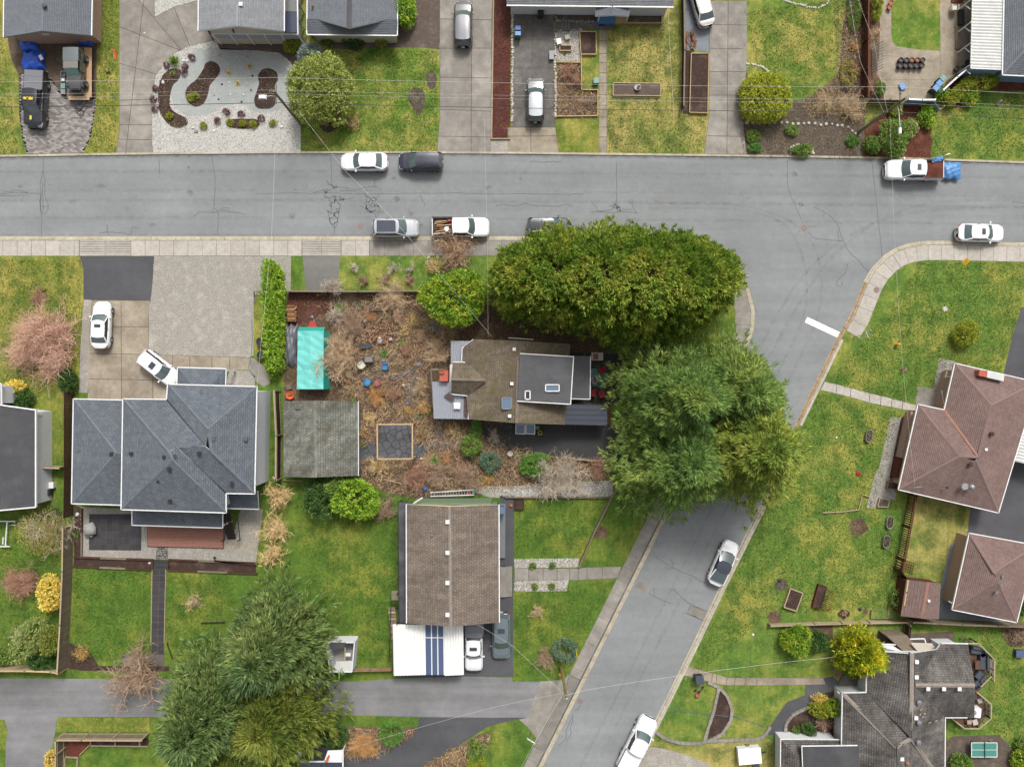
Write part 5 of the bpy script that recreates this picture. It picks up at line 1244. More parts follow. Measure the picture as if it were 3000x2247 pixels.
roof(t,[[P(1,0,440,300,e-.1),P(1,0,1220,308,e-.1),P(1,0,1222,170,2.95),P(1,0,805,150,3.25),P(1,0,442,170,2.95)]],'roof_midgrey',.15,name='lower_roof')
ridge_caps(o,[(V[1],P(1,0,815,-700,zr))],'asphalt_dark',.5)
edge_bars(o,[(P(1,0,440,304,e-.1),P(1,0,1220,312,e-.1)),(P(1,0,440,304,e),P(1,0,448,-700,e)),(P(1,0,1222,310,e),P(1,0,1232,-700,e))],.13,.12,'white_trim')
walls(t,[q1(1,0,440,300),q1(1,0,1220,308),q1(1,0,1232,-700),q1(1,0,448,-700)],e,'cream_wall',.4)
pipe(o,*q1(1,0,492,65),2.85,.07,.3,'terracotta')
t=house('house','long house with grey eave and small porch at the top edge',(1730,-60))
o=roof(t,[[P(1,0,2165,46,2.7),P(2,0,1396,62,2.7),P(2,0,1420,-420,4.7),P(1,0,2165,-420,4.7)],[P(1,0,2165,-900,2.7),P(2,0,1420,-900,2.7),P(2,0,1420,-420,4.7),P(1,0,2165,-420,4.7)]],'roof_grey',.15)
edge_bars(o,[(P(1,0,2165,52,2.7),P(2,0,1396,68,2.7))],.14,.14,'white_trim')
walls(t,[q1(1,0,2165,46),q1(2,0,1396,62),q1(2,0,1420,-900),q1(1,0,2165,-900)],2.7,'white_wall',.4)
pr=roof(t,[[P(2,0,720,142,2.4),P(2,0,722,30,2.5),P(2,0,868,30,2.75),P(2,0,868,132,2.75)],[P(2,0,1012,142,2.4),P(2,0,1010,30,2.5),P(2,0,868,30,2.75),P(2,0,868,132,2.75)]],'roof_slate',.15,name='porch_roof')
for x in(745,990):post_at(t,*q1(2,0,x,185),.1,2.4,.1,zpx=.4)
part(t,'porch_landing',MB().prism(wpoly(q(2,0,738,120,888,120,888,198,735,198),.5),.1,.5),'tarp_lightblue'); part(t,'porch_landing',MB().prism(wpoly(q(2,0,892,120,992,120,992,188,892,188),.5),.1,.48),'plywood'); part(t,'door_mat',MB().prism(wpoly(q(2,0,752,202,802,202,802,230,752,230),.13),.1,.135),'black_plastic')
c=W(*q1(2,0,160,85),1); part(t,'garage_door',MB().box((c.x,c.y+.6,1.2),(3.0,.08,2.1)),'white_trim')
t=house('house','blue house with dark hip roof and white corrugated patio cover',(2960,40))
o=roof(t,[[P(3,0,2025,648,2.7),P(3,0,2900,690,2.7),P(3,0,2700,180,4.2),P(3,0,2420,230,4.2)],[P(3,0,2052,-700,2.7),P(3,0,2025,648,2.7),P(3,0,2420,230,4.2),P(3,0,2440,-700,4.2)]],'roof_midgrey',.15)
edge_bars(o,[(P(3,0,2025,652,2.7),P(3,0,2900,694,2.7)),(P(3,0,2022,648,2.7),P(3,0,2050,-700,2.7))],.13,.12,'white_trim'); ridge_caps(o,[(P(3,0,2030,645,2.72),P(3,0,2420,230,4.2))],'roof_midgrey')
walls(t,[q1(3,0,2025,648),q1(3,0,2900,690),q1(3,0,2950,-700),q1(3,0,2052,-700)],2.7,'blue_wall',.45)
co=corrugated(t,[P(3,0,1752,590,2.35),P(3,0,1785,-700,2.35),P(3,0,2060,-700,2.65),P(3,0,2024,602,2.65)],'corrugated_dull',48,'patio_cover')
edge_bars(t,[(P(3,0,1752,594,2.33),P(3,0,2024,606,2.6)),(P(3,0,1750,592,2.3),P(3,0,1783,-700,2.3))],.1,.1,'white_trim','gutter')
for y in(40,235,415,600):
  A=W(*P(3,0,1752,y-40,2.3)); part(t,'patio_post',MB().box((A.x,A.y,1.2),(.09,.09,2.3)),'white_trim'); part(t,'brace',MB().bar((A.x,A.y,1.3),(A.x-.0,A.y-.9,2.2),.06,.06),'white_trim')
part(t,'porch_deck',MB().prism(wpoly(q(3,0,1690,230,1800,230,1790,570,1680,570),.4),.1,.4),'concrete_old'); part(t,'porch_step',MB().prism(wpoly(q(3,0,1620,225,1685,225,1675,425,1622,425),.25),.1,.25),'timber_grey')
A=W(*P(3,0,1752,596,2.2)); B=W(*P(3,0,2010,606,2.4)); part(t,'end_wall',MB().bar((A.x,A.y,1.2),(B.x,B.y,1.2),.1,2.2),'blue_wall')
# --- left edge
t=house('house','white-walled house with dark flat roof at the left edge',(40,1300))
o=part(t,'roof',MB().slab3([W(*p)for p in(P(0,2,-400,790,3.3),P(0,2,312,890,3.0),P(0,3,312,308,3.0),P(0,3,-400,372,3.3))],.14),'roof_membrane')
edge_bars(o,[(P(0,2,-400,788,3.31),P(0,2,312,888,3.01)),(P(0,2,312,888,3.01),P(0,3,312,310,3.01)),(P(0,3,312,310,3.01),P(0,3,-400,376,3.31))],.16,.2,'white_trim','roof_trim')
pol=walls(t,[q1(0,2,-400,790),q1(0,2,312,890),q1(0,3,312,308),q1(0,3,-400,372)],3.0,'white_wall',.25)
o2=part(t,'annex_roof',MB().slab3([W(*p)for p in(P(0,2,-400,640,3.2),P(0,2,16,664,3.2),P(0,2,18,850,3.2),P(0,2,-400,830,3.2))],.15),'roof_membrane')
edge_bars(o2,[(P(0,2,14,660,3.21),P(0,2,16,850,3.21)),(P(0,2,-400,638,3.21),P(0,2,14,660,3.21))],.14,.2,'white_trim','roof_trim'); walls(t,[q1(0,2,-400,640),q1(0,2,16,664),q1(0,2,18,850),q1(0,2,-400,830)],3.2,'white_wall',.2)
part(t,'downpipe',MB().tube([W(*P(0,2,320,930,2.8)),W(*P(0,2,405,930,.6))],.05,6),'white_trim')
# --- big grey house
t=house('house','large two-storey house with blue-grey hip roofs beside the gravel driveway',(540,1330))
E=5.5; A,B,C_=P(0,2,1450,665,E),P(0,2,2222,686,E),P(0,3,2202,196,E); V1,F_,E_=P(0,3,1955,192,E),P(0,3,1955,360,E),P(0,3,1048,331,E); D,G=P(0,2,1063,792,E),P(0,2,1440,796,E)
r1,r2,r3,r4,r5,r6=(610,1258,7.2),(620,1324,7.2),(602,1307,7.1),(522,1312,7.1),(495,1325,7.5),(506,1348,7.5)
o=roof(t,[[A,B,r1],[B,C_,r2,r1],[C_,V1,r4,r3,r2],[G,A,r1,r3],[D,G,r3,r4,r5],[E_,D,r5,r6],[F_,E_,r6],[V1,F_,r6,r5,r4]],'roof_greyblue',.20)
ridge_caps(o,[(A,r1),(B,r1),(C_,r2),(r1,r2),(D,r5),(E_,r6),(F_,r6),(r3,r4),(r4,r5),(r5,r6)],'roof_greyblue',.3)
edge_bars(o,[(A,B),(B,C_),(C_,V1),(V1,F_),(F_,E_),(E_,D),(D,G),(G,A)],.14,.12,'white_trim')
for(a,b)in((G,r3),(V1,r4)):
  p0,p1=W(*a),W(*b); part(o,'valley',MB().bar(p0+Vector((0,0,.04)),p1+Vector((0,0,.04)),.12,.02),'dark_metal')
pol=walls(t,[x[:2]for x in(A,B,C_,V1,F_,E_,D,G)],E,'white_wall',.5)
for(c0,r0,x,y,z,s,m)in((0,2,1135,1265,5.9,.28,'dark_metal'),(0,2,1420,1295,7.2,.28,'dark_metal'),(0,2,1510,1288,7.2,.3,'roof_greyblue'),(0,2,1722,1265,7.0,.28,'dark_metal'),(0,2,1462,1398,7.2,.28,'dark_metal'),(0,3,1366,88,6.6,.18,'dark_metal'),(0,3,1470,258,5.9,.28,'dark_metal'),(0,3,2005,107,6.0,.28,'dark_metal'),(0,2,1840,1138,7.0,.32,'roof_slate'),(0,2,2122,1138,6.0,.32,'roof_slate')):vent(o,*q1(c0,r0,x,y),z,s,m,.14)
e=3.0; a1,a2,a3,a4=P(0,2,636,792,e),P(0,2,1075,802,e),P(0,3,1075,294,e),P(0,3,620,280,e); ap,ap2=P(0,2,1005,1262,4.7),P(0,2,1075,1262,4.7)
g=roof(t,[[a4,a1,ap],[a1,a2,ap2,ap],[a3,a4,ap,ap2]],'roof_greyblue',.2,name='garage_roof'); ridge_caps(g,[(a1,ap),(a4,ap)],'roof_greyblue',.3); edge_bars(g,[(a1,a2),(a3,a4),(a4,a1)],.14,.12,'white_trim')
vent(g,*q1(0,2,965,1268),4.5,.3,'dark_metal',.14); walls(t,[x[:2]for x in(a1,a2,a3,a4)],e,'white_wall',.4)
def skirt(pts_eave,pts_top,ends):
  g=roof(t,[pts_eave+pts_top]+ends,'roof_greyblue',.2,name='porch_roof'); edge_bars(g,[(pts_eave[0],pts_eave[1])],.14,.12,'white_trim'); return g
s1,s2=P(0,2,1535,520,e),P(0,2,1955,532,e); skirt([s1,s2],[P(0,2,1830,672,3.9),P(0,2,1650,668,3.9)],[[P(0,2,1530,680,e),s1,P(0,2,1650,668,3.9)],[s2,P(0,2,1950,690,e),P(0,2,1830,672,3.9)]])
s1,s2=P(0,3,1925,490,e),P(0,3,1142,466,e); skirt([s1,s2],[P(0,3,1290,330,4.0),P(0,3,1790,345,4.0)],[[s2,P(0,3,1142,320,e),P(0,3,1290,330,4.0)],[P(0,3,1925,340,e),s1,P(0,3,1790,345,4.0)]])
skirt([P(0,3,2235,328,e),P(0,3,1962,322,e)],[P(0,3,1965,170,3.8),P(0,3,2225,175,3.8)],[])
edge_bars(t,[(P(0,3,1142,466,e),P(0,3,1142,330,e)),(P(0,3,1925,490,e),P(0,3,1925,345,e)),(P(0,2,1955,532,e),P(0,2,1950,670,e)),(P(0,2,1535,520,e),P(0,2,1530,665,e))],.13,.12,'white_trim')
for(u,v)in(q1(0,2,1550,535),q1(0,2,1940,545),q1(0,3,1165,455),q1(0,3,1905,478),q1(0,3,1530,468)):post_at(t,u,v,.1,2.9,.16,zpx=3)
part(t,'house_number',MB().box((W(651,1099,2)[0],W(651,1099,2)[1],1.6),(.2,.3,.3)),'black_plastic')
dk=sheet('deck',q(0,3,1272,478,1930,494,1932,668,1272,650),.30,'timber_red'); 
dk['kind']='thing'; tag(dk,'reddish timber deck at the back of the large grey house','deck')
dA,dB,dC,dD=[W(*p,.34)for p in q(0,3,1275,430,1928,444,1930,664,1275,648)]
for i in range(18):
  a,b=dA+(dD-dA)*((i+.5)/18),dB+(dC-dB)*((i+.5)/18); part(dk,'deck_board',MB().bar(a,b,.13,.03),'deck_red')
st=thing('outdoor_stairs','dark stairs with railings beside the reddish deck','stairs',W(*q1(0,3,2000,470),.1))
for i in range(9):
  a,b=W(*q1(0,3,1965-i*2,575-i*28),.2),W(*q1(0,3,2040,575-i*28),.2); a.z=b.z=.25+i*.19; part(st,'tread',MB().bar(a,b,.27,.05),'timber_dark')
for x0,x1 in((1925,1960),(2058,2050)):
  part(st,'handrail',MB().bar(W(*q1(0,3,x0+15,590),1.1),Vector((*W(*q1(0,3,x1,345),2.6)[:2],2.7)),.07,.07),'black_plastic')
  for k in range(3):p=W(*q1(0,3,x0+15+(x1-x0-15)*k/2,590-k*110),.2); part(st,'newel',MB().box((p.x,p.y,.6+k*.6),(.07,.07,1.1)),'black_plastic')
# --- house in the middle
def qc(x,y,z=None):return(1240+x/3.95,960+y/3.95)if z is None else(1240+x/3.95,960+y/3.95,z)
t=house('house','old house with mossy brown roof and flat dormer under the conifers',(1520,1110))
e,zr=2.9,4.7
o=roof(t,[[qc(522,1058,e),qc(450,235,e),qc(585,138,e+.1),qc(1112,150,zr),qc(1078,1105,zr)],[qc(1640,1122,e),qc(1700,190,e),qc(1112,150,zr),qc(1078,1105,zr)]],'roof_brown_mossy',.22,'timber_grey')
ridge_caps(o,[(qc(1112,150,zr),qc(1078,1105,zr))],'roof_brown',.3)
g=roof(t,[[qc(330,768,e),qc(522,788,e),qc(722,612,4.0),qc(325,600,3.9)],[qc(520,402,e),qc(345,398,e),qc(325,600,3.9),qc(722,612,4.0)]],'roof_brown_mossy',.22,'white_trim',name='cross_gable'); ridge_caps(g,[(qc(325,600,3.92),qc(722,612,4.02))],'roof_brown',.24)
edge_bars(g,[(qc(330,770,e),qc(522,790,e)),(qc(345,397,e),qc(518,400,e)),(qc(443,400,e),qc(450,240,e)),(qc(450,240,e),qc(580,135,e+.1)),(qc(530,792,e),qc(520,1060,e)),(qc(985,118,e),qc(1275,138,e))],.11,.1,'white_trim')
wall_face(g,[W(*qc(312,430,2.4)),W(*qc(342,430,2.6)),W(*qc(328,600,3.7)),W(*qc(322,735,2.6)),W(*qc(300,735,2.4))],'white_trim')
d=part(t,'dormer_roof',MB().slab3([W(*p)for p in(qc(1120,300,4.95),qc(1740,336,4.55),qc(1705,886,4.55),qc(1088,850,4.95))],.12),'roof_membrane_pale'); edge_bars(d,[(qc(1120,300,4.95),qc(1740,336,4.57)),(qc(1740,336,4.57),qc(1705,886,4.57)),(qc(1705,886,4.57),qc(1088,850,4.95))],.12,.12,'white_trim','roof_trim')
part(d,'dormer_wall',MB().prism([tuple(W(*p)[:2])for p in(qc(1160,320,4.4),qc(1725,350,4.4),qc(1692,870,4.4),qc(1130,835,4.4))],2.9,4.5),'cream_wall')
for x in(1260,1375,1500,1605):ribbon(d,'seam',[qc(x,345+x*.03-30),qc(x-20,850+(x-1100)*.05)],.02,4.86-(x-1120)*.0006+.02,'dark_metal')
def skylight(tt,x0,y0,x1,y1,z,glass,frame='white_trim'):
  a=[W(*qc(x,y,z))for(x,y)in((x0,y0),(x1,y0),(x1,y1),(x0,y1))]; f=MB()
  for i in range(4):f.bar(a[i],a[(i+1)%4],.1,.14)
  s=part(tt,'skylight',f,M[frame]); part(s,'pane',MB().slab3(a,.03),M[glass])
skylight(d,1415,660,1572,735,4.85,'window_glass'); skylight(o,912,808,1018,940,4.4,'window_glass','grey_metal'); skylight(d,1180,733,1236,828,5.05,'glass_dark')
for(x,y,z)in((1052,250,4.5),(1025,648,4.5),(1000,1022,4.4)):vent(o,*qc(x,y),z,.26)
for(x,y)in((975,195),(1182,205)):pipe(o,*qc(x,y),4.2,.05,.25,cap=False)
m=part(t,'flat_roof',MB().slab3([W(*p)for p in(qc(1700,325,3.1),qc(1932,330,3.0),qc(1930,825,3.0),qc(1660,822,3.1))],.12),'roof_membrane')
edge_bars(m,[(qc(1705,822,3.1),qc(1930,828,3.0)),(qc(1930,828,3.0),qc(1935,330,3.0))],.1,.1,'white_trim','roof_trim')
walls(t,[qc(440,240)[:2],qc(1700,190)[:2],qc(1640,1120)[:2],qc(522,1058)[:2]],e,'cream_wall',.45); walls(t,[qc(1690,335),qc(1925,340),qc(1925,815),qc(1690,815)],3.0,'cream_wall',.2)
corrugated(t,[qc(120,1052,2.3),qc(520,1058,2.3),qc(522,640,2.6),qc(100,625,2.6)],'metal_roof_grey',17,'patio_roof'); corrugated(t,[qc(318,430,2.3),qc(460,430,2.5),qc(560,155,2.5),qc(318,152,2.3)],'metal_roof_grey',8,'patio_roof')
part(t,'patio_beam',MB().bar(W(*qc(90,480,2.2)),W(*qc(115,905,2.2)),.14,.12),'timber_grey'); part(t,'patio_beam',MB().bar(W(*qc(90,485,2.2)),W(*qc(180,482,2.2)),.2,.1),'timber_grey')
for(x,y)in((130,1040),(110,640),(325,165)):post_at(t,*qc(x,y),.1,2.25,.1,'timber_grey',zpx=2.3)
bp=MB()
for i in range(4):bp.slab3([W(*p)for p in(qc(474,796+i*58,2.62),qc(528,796+i*58,2.62),qc(524,848+i*58,2.62),qc(470,848+i*58,2.62))],.03)
part(t,'brown_panel',bp,'brown_metal'); part(t,'roof_hatch',MB().prism([tuple(W(*p)[:2])for p in(qc(355,866,2.6),qc(430,866,2.6),qc(428,940,2.6),qc(353,938,2.6))],2.4,2.75),'white_trim')
hm=MB()
for i in range(5):
  a0,b0=W(*qc(245+i*18,800+i*11,2.7)),W(*qc(300+i*14,755+i*17,2.7)); hm.bar(a0,b0,.17,.04)
part(t,'loose_panel',hm,'brown_metal')
ch=MB().prism([tuple(W(*p)[:2])for p in(qc(190,492,3.2),qc(285,492,3.2),qc(282,620,3.2),qc(188,620,3.2))],.1,3.2); k=part(t,'chimney',ch,'brick_orange'); part(k,'chimney_pot',MB().lathe([(.22,3.2),(.25,3.45),(.16,3.45),(.16,3.3)],tuple(W(*qc(215,505,3.3))[:2])+(0,),14),'terracotta')
# glass patio at its east side
for i in range(4):
  y0,y1=888+i*59,888+(i+1)*59-5; part(t,'glass_panel',MB().slab3([W(*p)for p in(qc(1640-i*2,y0,2.75),qc(2130,y0+12,2.45),qc(2125,y1+12,2.45),qc(1638-i*2,y1,2.75))],.02),'glass_roof'); 
  A,B=W(*qc(1640-i*2,y0-3,2.77)),W(*qc(2130,y0+9,2.47)); part(t,'glazing_bar',MB().bar(A,B,.05,.08),'black_plastic')
for(u,v)in(qc(2120,900),qc(2115,1125),qc(1880,1125)):post_at(t,u,v,.1,2.5,.1,'black_plastic',zpx=2.4)
part(t,'patio_floor',MB().prism(wpoly([qc(1700,290),qc(2300,300),qc(2300,870),qc(1700,870)],.14),.1,.14),'asphalt_black'); part(t,'patio_rug',MB().prism(wpoly([qc(1935,470),qc(2120,470),qc(2110,690),qc(1935,690)],.15),.13,.15),'teal_plastic')
gh=thing('cold_frame','white framed cold frame with glass lid against the middle house','cold frame',W(*qc(1180,1172),.1))
for(x0,x1)in((1072,1178),(1190,1292)):
  a=[W(*qc(x,y,z))for(x,y,z)in((x0,1118,1.0),(x1,1120,1.0),(x1-3,1232,.7),(x0-2,1226,.7))]; f=MB()
  for i in range(4):f.bar(a[i],a[(i+1)%4],.07,.07)
  w_=part(gh,'lid',f,'white_trim'); part(w_,'pane',MB().slab3(a,.015),'window_glass')
part(gh,'box',MB().prism([tuple(W(*qc(x,y,.7))[:2])for(x,y)in((1074,1125),(1290,1125),(1286,1228),(1074,1222))],.1,.64),'white_wall')
# --- mossy garage
t=house('garage','garage with mossy grey-green shingle roof behind the teal shelter',(940,1285),'garage')
o,pol=gable(t,q1(1,2,238,1466),q1(1,2,240,812),q1(1,2,882,1455),q1(1,2,880,814),q1(1,2,515,1470),q1(1,2,505,808),2.3,3.1,'roof_moss','grey_wall',.24,'timber_grey',.25,caps='roof_moss',gut=None)
edge_bars(o,[(P(1,2,884,815,2.32),P(1,2,886,1455,2.32))],.09,.1,'white_trim')
part(o,'patch',MB().bar(W(*P(1,2,340,885,2.62)),W(*P(1,2,425,890,2.82)),.12,.05),'dark_metal')
# --- brown gable house with white carport
t=house('house','brown shingled gable house beside the side street',(1330,1660))
ze,zr=4.0,5.3
o,pol=gable(t,q1(1,3,1300,1312),q1(1,3,1298,286),q1(1,3,2103,1306),q1(1,3,2100,290),q1(1,3,1682,1342),q1(1,3,1672,306),ze,zr,'roof_brown','green_wall',.25,caps='ridge_pale',ins=.3)
for y in(438,703,963,1238):vent(o,*q1(1,3,1655,y),5.25,.32)
for(x,y)in((1520,552),(1540,793)):vent(o,*q1(1,3,x,y),4.8,.16,'grey_metal',.1)
part(t,'deck',MB().prism([tuple(W(*p,2.4)[:2])for p in q(1,3,1232,268,1330,268,1330,1312,1240,1312)],2.25,2.4),'roof_membrane_pale')
for(a,b)in((q1(1,3,1226,268),q1(1,3,1234,1312)),(q1(1,3,1226,268),q1(1,3,1370,268))):part(t,'railing',MB().bar(W(*a,3.2),W(*b,3.2),.06,.08),'black_plastic')
for i in range(9):p=W(*q1(1,3,1228,280+i*128),2.4); part(t,'railing_post',MB().box((p.x,p.y,1.65),(.07,.07,3.1)),'black_plastic')
part(t,'eave_board',MB().bar(W(*P(1,3,1360,278,3.6)),W(*P(1,3,1440,228,3.6)),.1,.1),'white_trim'); part(t,'north_wall',MB().bar(W(*P(1,3,1370,262,1.6)),W(*P(1,3,2035,262,1.6)),.2,3.0),'green_wall')
part(t,'fascia',MB().bar(W(*P(1,3,1400,290,4.2)),W(*P(1,3,1690,300,4.9)),.06,.16),'ball_yellow'); part(t,'fascia',MB().bar(W(*P(1,3,1690,300,4.9)),W(*P(1,3,2040,290,4.2)),.06,.16),'plywood')
part(t,'entry_porch',MB().prism([tuple(W(*p,.5)[:2])for p in q(1,3,2100,280,2155,285,2152,750,2100,750)],.1,.5),'grey_metal')
en=MB()
for i in range(3):a=[tuple(W(*p,.3)[:2])for p in q(1,3,2108,825+i*0,2212-i*30,825,2212-i*30,1085,2108,1085)]; en.prism(a,.1,.2+i*.12)
part(t,'front_steps',en,'concrete_old'); part(t,'window',MB().box((W(*q1(1,3,2125,340),2)[0],W(*q1(1,3,2125,340),2)[1],1.5),(.5,.7,1.0)),'window_glass')
cp=house('carport','carport with white corrugated roof and blue clear strip',(1255,1900),'carport')
for(x0,x1,m,n)in((1180,1463,'corrugated_white',11),(1620,1790,'corrugated_white',7)):
  k=8 if x0<1300 else 4; corrugated(cp,[P(1,4,x0,238,2.75),P(1,4,x1,244,2.75),P(1,4,x1+5,676,2.35),P(1,4,x0+9,684,2.35)],m,n,'roof_sheet',.045)
for i in range(3):
  x0=1466+i*53; part(cp,'clear_panel',MB().slab3([W(*p)for p in(P(1,4,x0,240,2.76),P(1,4,x0+45,240,2.76),P(1,4,x0+50,676,2.36),P(1,4,x0+5,676,2.36))],.02),'poly_blue')
  part(cp,'glazing_bar',MB().bar(W(*P(1,4,x0+49,240,2.78)),W(*P(1,4,x0+54,676,2.38)),.1,.05),'white_trim')
part(cp,'purlin',MB().bar(W(*P(1,4,1466,355,2.70)),W(*P(1,4,1618,355,2.70)),.07,.06),'white_trim')
for(x,y)in((1200,660),(1490,662),(1780,655)):post_at(cp,*q1(1,4,x,y),.1,2.3,.1,'timber_grey',zpx=2.2)
part(cp,'beam',MB().bar(W(*P(1,4,1200,655,2.24)),W(*P(1,4,1780,650,2.24)),.1,.14),'timber_grey')
st=thing('outdoor_stairs','narrow timber stairs along the back of the brown gable house','stairs',W(*q1(1,3,1200,1250),.1))
for i in range(11):
  a,b=W(*q1(1,3,1175,1130+i*33),.1),W(*q1(1,3,1232,1130+i*33),.1); a.z=b.z=2.3-i*.2; part(st,'tread',MB().bar(a,b,.32,.05),M['timber_pale' if i%2 else 'timber_grey'])
part(st,'landing',MB().prism([tuple(W(*p,2.3)[:2])for p in q(1,3,1172,1030,1235,1030,1235,1110,1172,1110)],2.3,2.4),'timber_grey'); part(st,'handrail',MB().bar(W(*P(1,3,1168,1120,3.2)),W(*P(1,4,1150,550,1.0)),.07,.07),'dark_metal')
# --- brown hip house on the right
t=house('house','brown hip-roofed house with white gutters on the right lawn',(2830,1290))
e,zr=2.7,4.3
NW,NE,c_,w_=P(3,2,1612,484,e),P(3,2,2330,650,e),P(3,2,1520,886,e),P(3,2,1294,838,e); SW,SE=P(3,3,1124,160,e),P(3,3,1990,360,e)
R1,R2,R4,R3=P(3,2,1930,850,zr),P(3,2,1815,1295,zr),P(3,2,1655,1292,zr),P(3,2,1800,1330,zr)
o=roof(t,[[NW,NE,R1],[c_,NW,R1,R2],[NE,SE,R3,R2,R1],[w_,c_,R2,R4],[SW,w_,R4],[SE,SW,R4,R3]],'roof_redbrown',.16)
ridge_caps(o,[(NW,R1),(NE,R1),(R1,R2),(w_,R4),(SW,R4),(SE,R3),(R4,R2)],'roof_redbrown',.28)
p0,p1=W(*c_),W(*R2); part(o,'valley',MB().bar(p0+Vector((0,0,.05)),p1+Vector((0,0,.05)),.22,.03),'deck_red')
edge_bars(o,[(NW,NE),(NW,c_),(c_,w_),(w_,SW),(SW,SE),(SE,NE)],.12,.11,'white_trim')
walls(t,[x[:2]for x in(NW,NE,SE,SW,w_,c_)],e,'pink_wall',.55)
for(x,y,s,m)in((1925,845,.25,'stone_grey'),(1880,1228,.22,'white_trim')):vent(o,*q1(3,2,x,y),4.0,s,m,rz=-.2)
for(x,y)in((1915,1092),(1730,1355)):pipe(o,*q1(3,2,x,y),4.0,.14,.35,'timber_brown')
vent(o,*q1(3,3,1545,143),3.6,.2,'dark_metal',.1); 
ch=part(t,'chimney',MB().prism([tuple(W(*q1(3,2,x,y),3.6)[:2])for(x,y)in((1822,545),(1892,560),(1886,606),(1816,592))],.1,3.7),'brick_orange'); part(ch,'chimney_cover',MB().prism([tuple(W(*q1(3,2,x,y),3.6)[:2])for(x,y)in((1894,548),(2042,586),(2034,640),(1888,606))],2.5,3.62),'corrugated_dull')
sk=W(*q1(3,3,1725,132),3.9); part(o,'turbine_vent',MB().lathe([(.12,-.3),(.12,.1),(.24,.2),(.26,.35),(.16,.48),(.02,.52)],(sk.x+.3,sk.y-.02,sk.z-.1),14),'steel'); part(o,'satellite_dish',MB().lathe([(.05,0),(.25,.08),(.33,.2)],(sk.x-.3,sk.y,sk.z-.1),14),'steel')
an=W(*q1(3,3,1265,135),3.0); part(o,'antenna',MB().bar((an.x,an.y,2.8),(an.x,an.y,3.6),.04,.04).bar((an.x-.4,an.y,3.6),(an.x+.4,an.y+.1,3.6),.05,.03),'steel')
corrugated(t,[P(3,2,2098,1322,2.4),P(3,2,2195,880,2.4),P(3,2,2600,980,2.5),P(3,2,2500,1420,2.5)],'corrugated_dull',16,'patio_cover',.03); post_at(t,*q1(3,2,2105,1330),.1,2.35,.09,zpx=2.4)
for(a,b)in(((1500,720),(1530,890)),((1525,598),(1585,602))):part(t,'porch_rail',MB().bar(W(*q1(3,2,*a),1.2),W(*q1(3,2,*b),1.6),.07,.07),'white_trim')
for(p_,z0,z1,m)in((q(3,2,1540,555,1580,560,1520,860,1480,850),.1,.9,'pink_wall'),(q(3,2,1235,905,1262,905,1175,1300,1150,1300),.1,1.2,'pink_wall'),(q(3,2,1140,1310,1178,1310,1140,1475,1110,1475),.1,1.3,'timber_red')):part(t,'planter_wall',MB().prism(wpoly(p_,z1),z0,z1),M[m])
t=house('garage','brown pyramid-roofed garage at the right edge',(2900,1690),'garage')
a1,a2,a3,a4=P(3,3,1736,534,2.6),P(3,3,2320,640,2.6),P(3,3,2148,1306,2.6),P(3,3,1588,1196,2.6); ap,ap2=P(3,3,1955,880,4.0),P(3,3,1985,960,4.0)
o=roof(t,[[a1,a2,ap],[a2,a3,ap2,ap],[a3,a4,ap2],[a4,a1,ap,ap2]],'roof_redbrown',.16); ridge_caps(o,[(a1,ap),(a2,ap),(a3,ap2),(a4,ap2)],'roof_redbrown',.26); edge_bars(o,[(a1,a2),(a2,a3),(a3,a4),(a4,a1)],.12,.11,'white_trim'); walls(t,[x[:2]for x in(a1,a2,a3,a4)],2.6,'pink_wall',.4)
for(x,y)in((2025,912),(2012,982),(1972,1045)):vent(o,*q1(3,3,x,y),3.8,.22,'grey_metal',.12,rz=-.2)
part(o,'downpipe',MB().tube([W(*P(3,3,1560,1122,2.2)),W(*P(3,3,1590,1140,2.5))],.04,6),'white_trim')
t=house('shed','small brown shed with plank roof behind the lattice fence',(2695,1755),'shed')
o,pol=gable(t,q1(3,3,1145,1250),q1(3,3,1195,935),q1(3,3,1474,1278),q1(3,3,1490,968),q1(3,3,1328,1272),q1(3,3,1386,958),2.0,2.6,'roof_redbrown','timber_red',.28,'timber_brown',.12,caps='deck_red',gut=None)
for(y0,y1)in((940,1040),(1055,1160)):part(o,'gutter',MB().bar(W(*P(3,3,1212-(y0-940)*.16,y0,2.1)),W(*P(3,3,1212-(y1-940)*.16,y1,2.1)),.14,.06),'timber_new')
vent(o,*q1(3,3,1386,1118),2.5,.2)
# --- dark-roofed house, lower right
t=house('house','rambling house with weathered charcoal roof and back deck in the lower right corner',(2620,2080))
e,zr=2.8,4.7; X=lambda x,y,z:P(3,4,x,y,z)
pls=[[X(845,826,e),X(905,468,e),X(1245,490,zr),X(1238,1222,zr)],[X(1500,452,e),X(1245,490,zr),X(1274,762,zr)][0:3],[X(1726,408,e),X(1494,404,e),X(1274,762,zr),X(1788,768,zr)],[X(1534,1044,e),X(1782,1046,e),X(1788,768,zr),X(1274,768,zr)],[X(1526,1640,e),X(1534,1044,e),X(1272,770,zr),X(1240,1224,zr)],[X(640,830,e),X(845,826,e),X(1238,1222,zr),X(1112,1300,zr)],[X(632,1700,e),X(640,830,e),X(1112,1300,zr),X(1130,1700,zr)],[X(1130,1700,zr-.1),X(1526,1640,e),X(1240,1224,zr),X(1112,1300,zr)]]
o=roof(t,pls,'roof_charcoal',.22)
ridge_caps(o,[(X(1245,490,zr),X(1238,1222,zr)),(X(1274,766,zr),X(1788,768,zr)),(X(640,830,e),X(1112,1300,zr)),(X(1240,1224,zr),X(1526,1640,e)),(X(1240,1224,zr),X(1112,1300,zr))],'ridge_pale',.4)
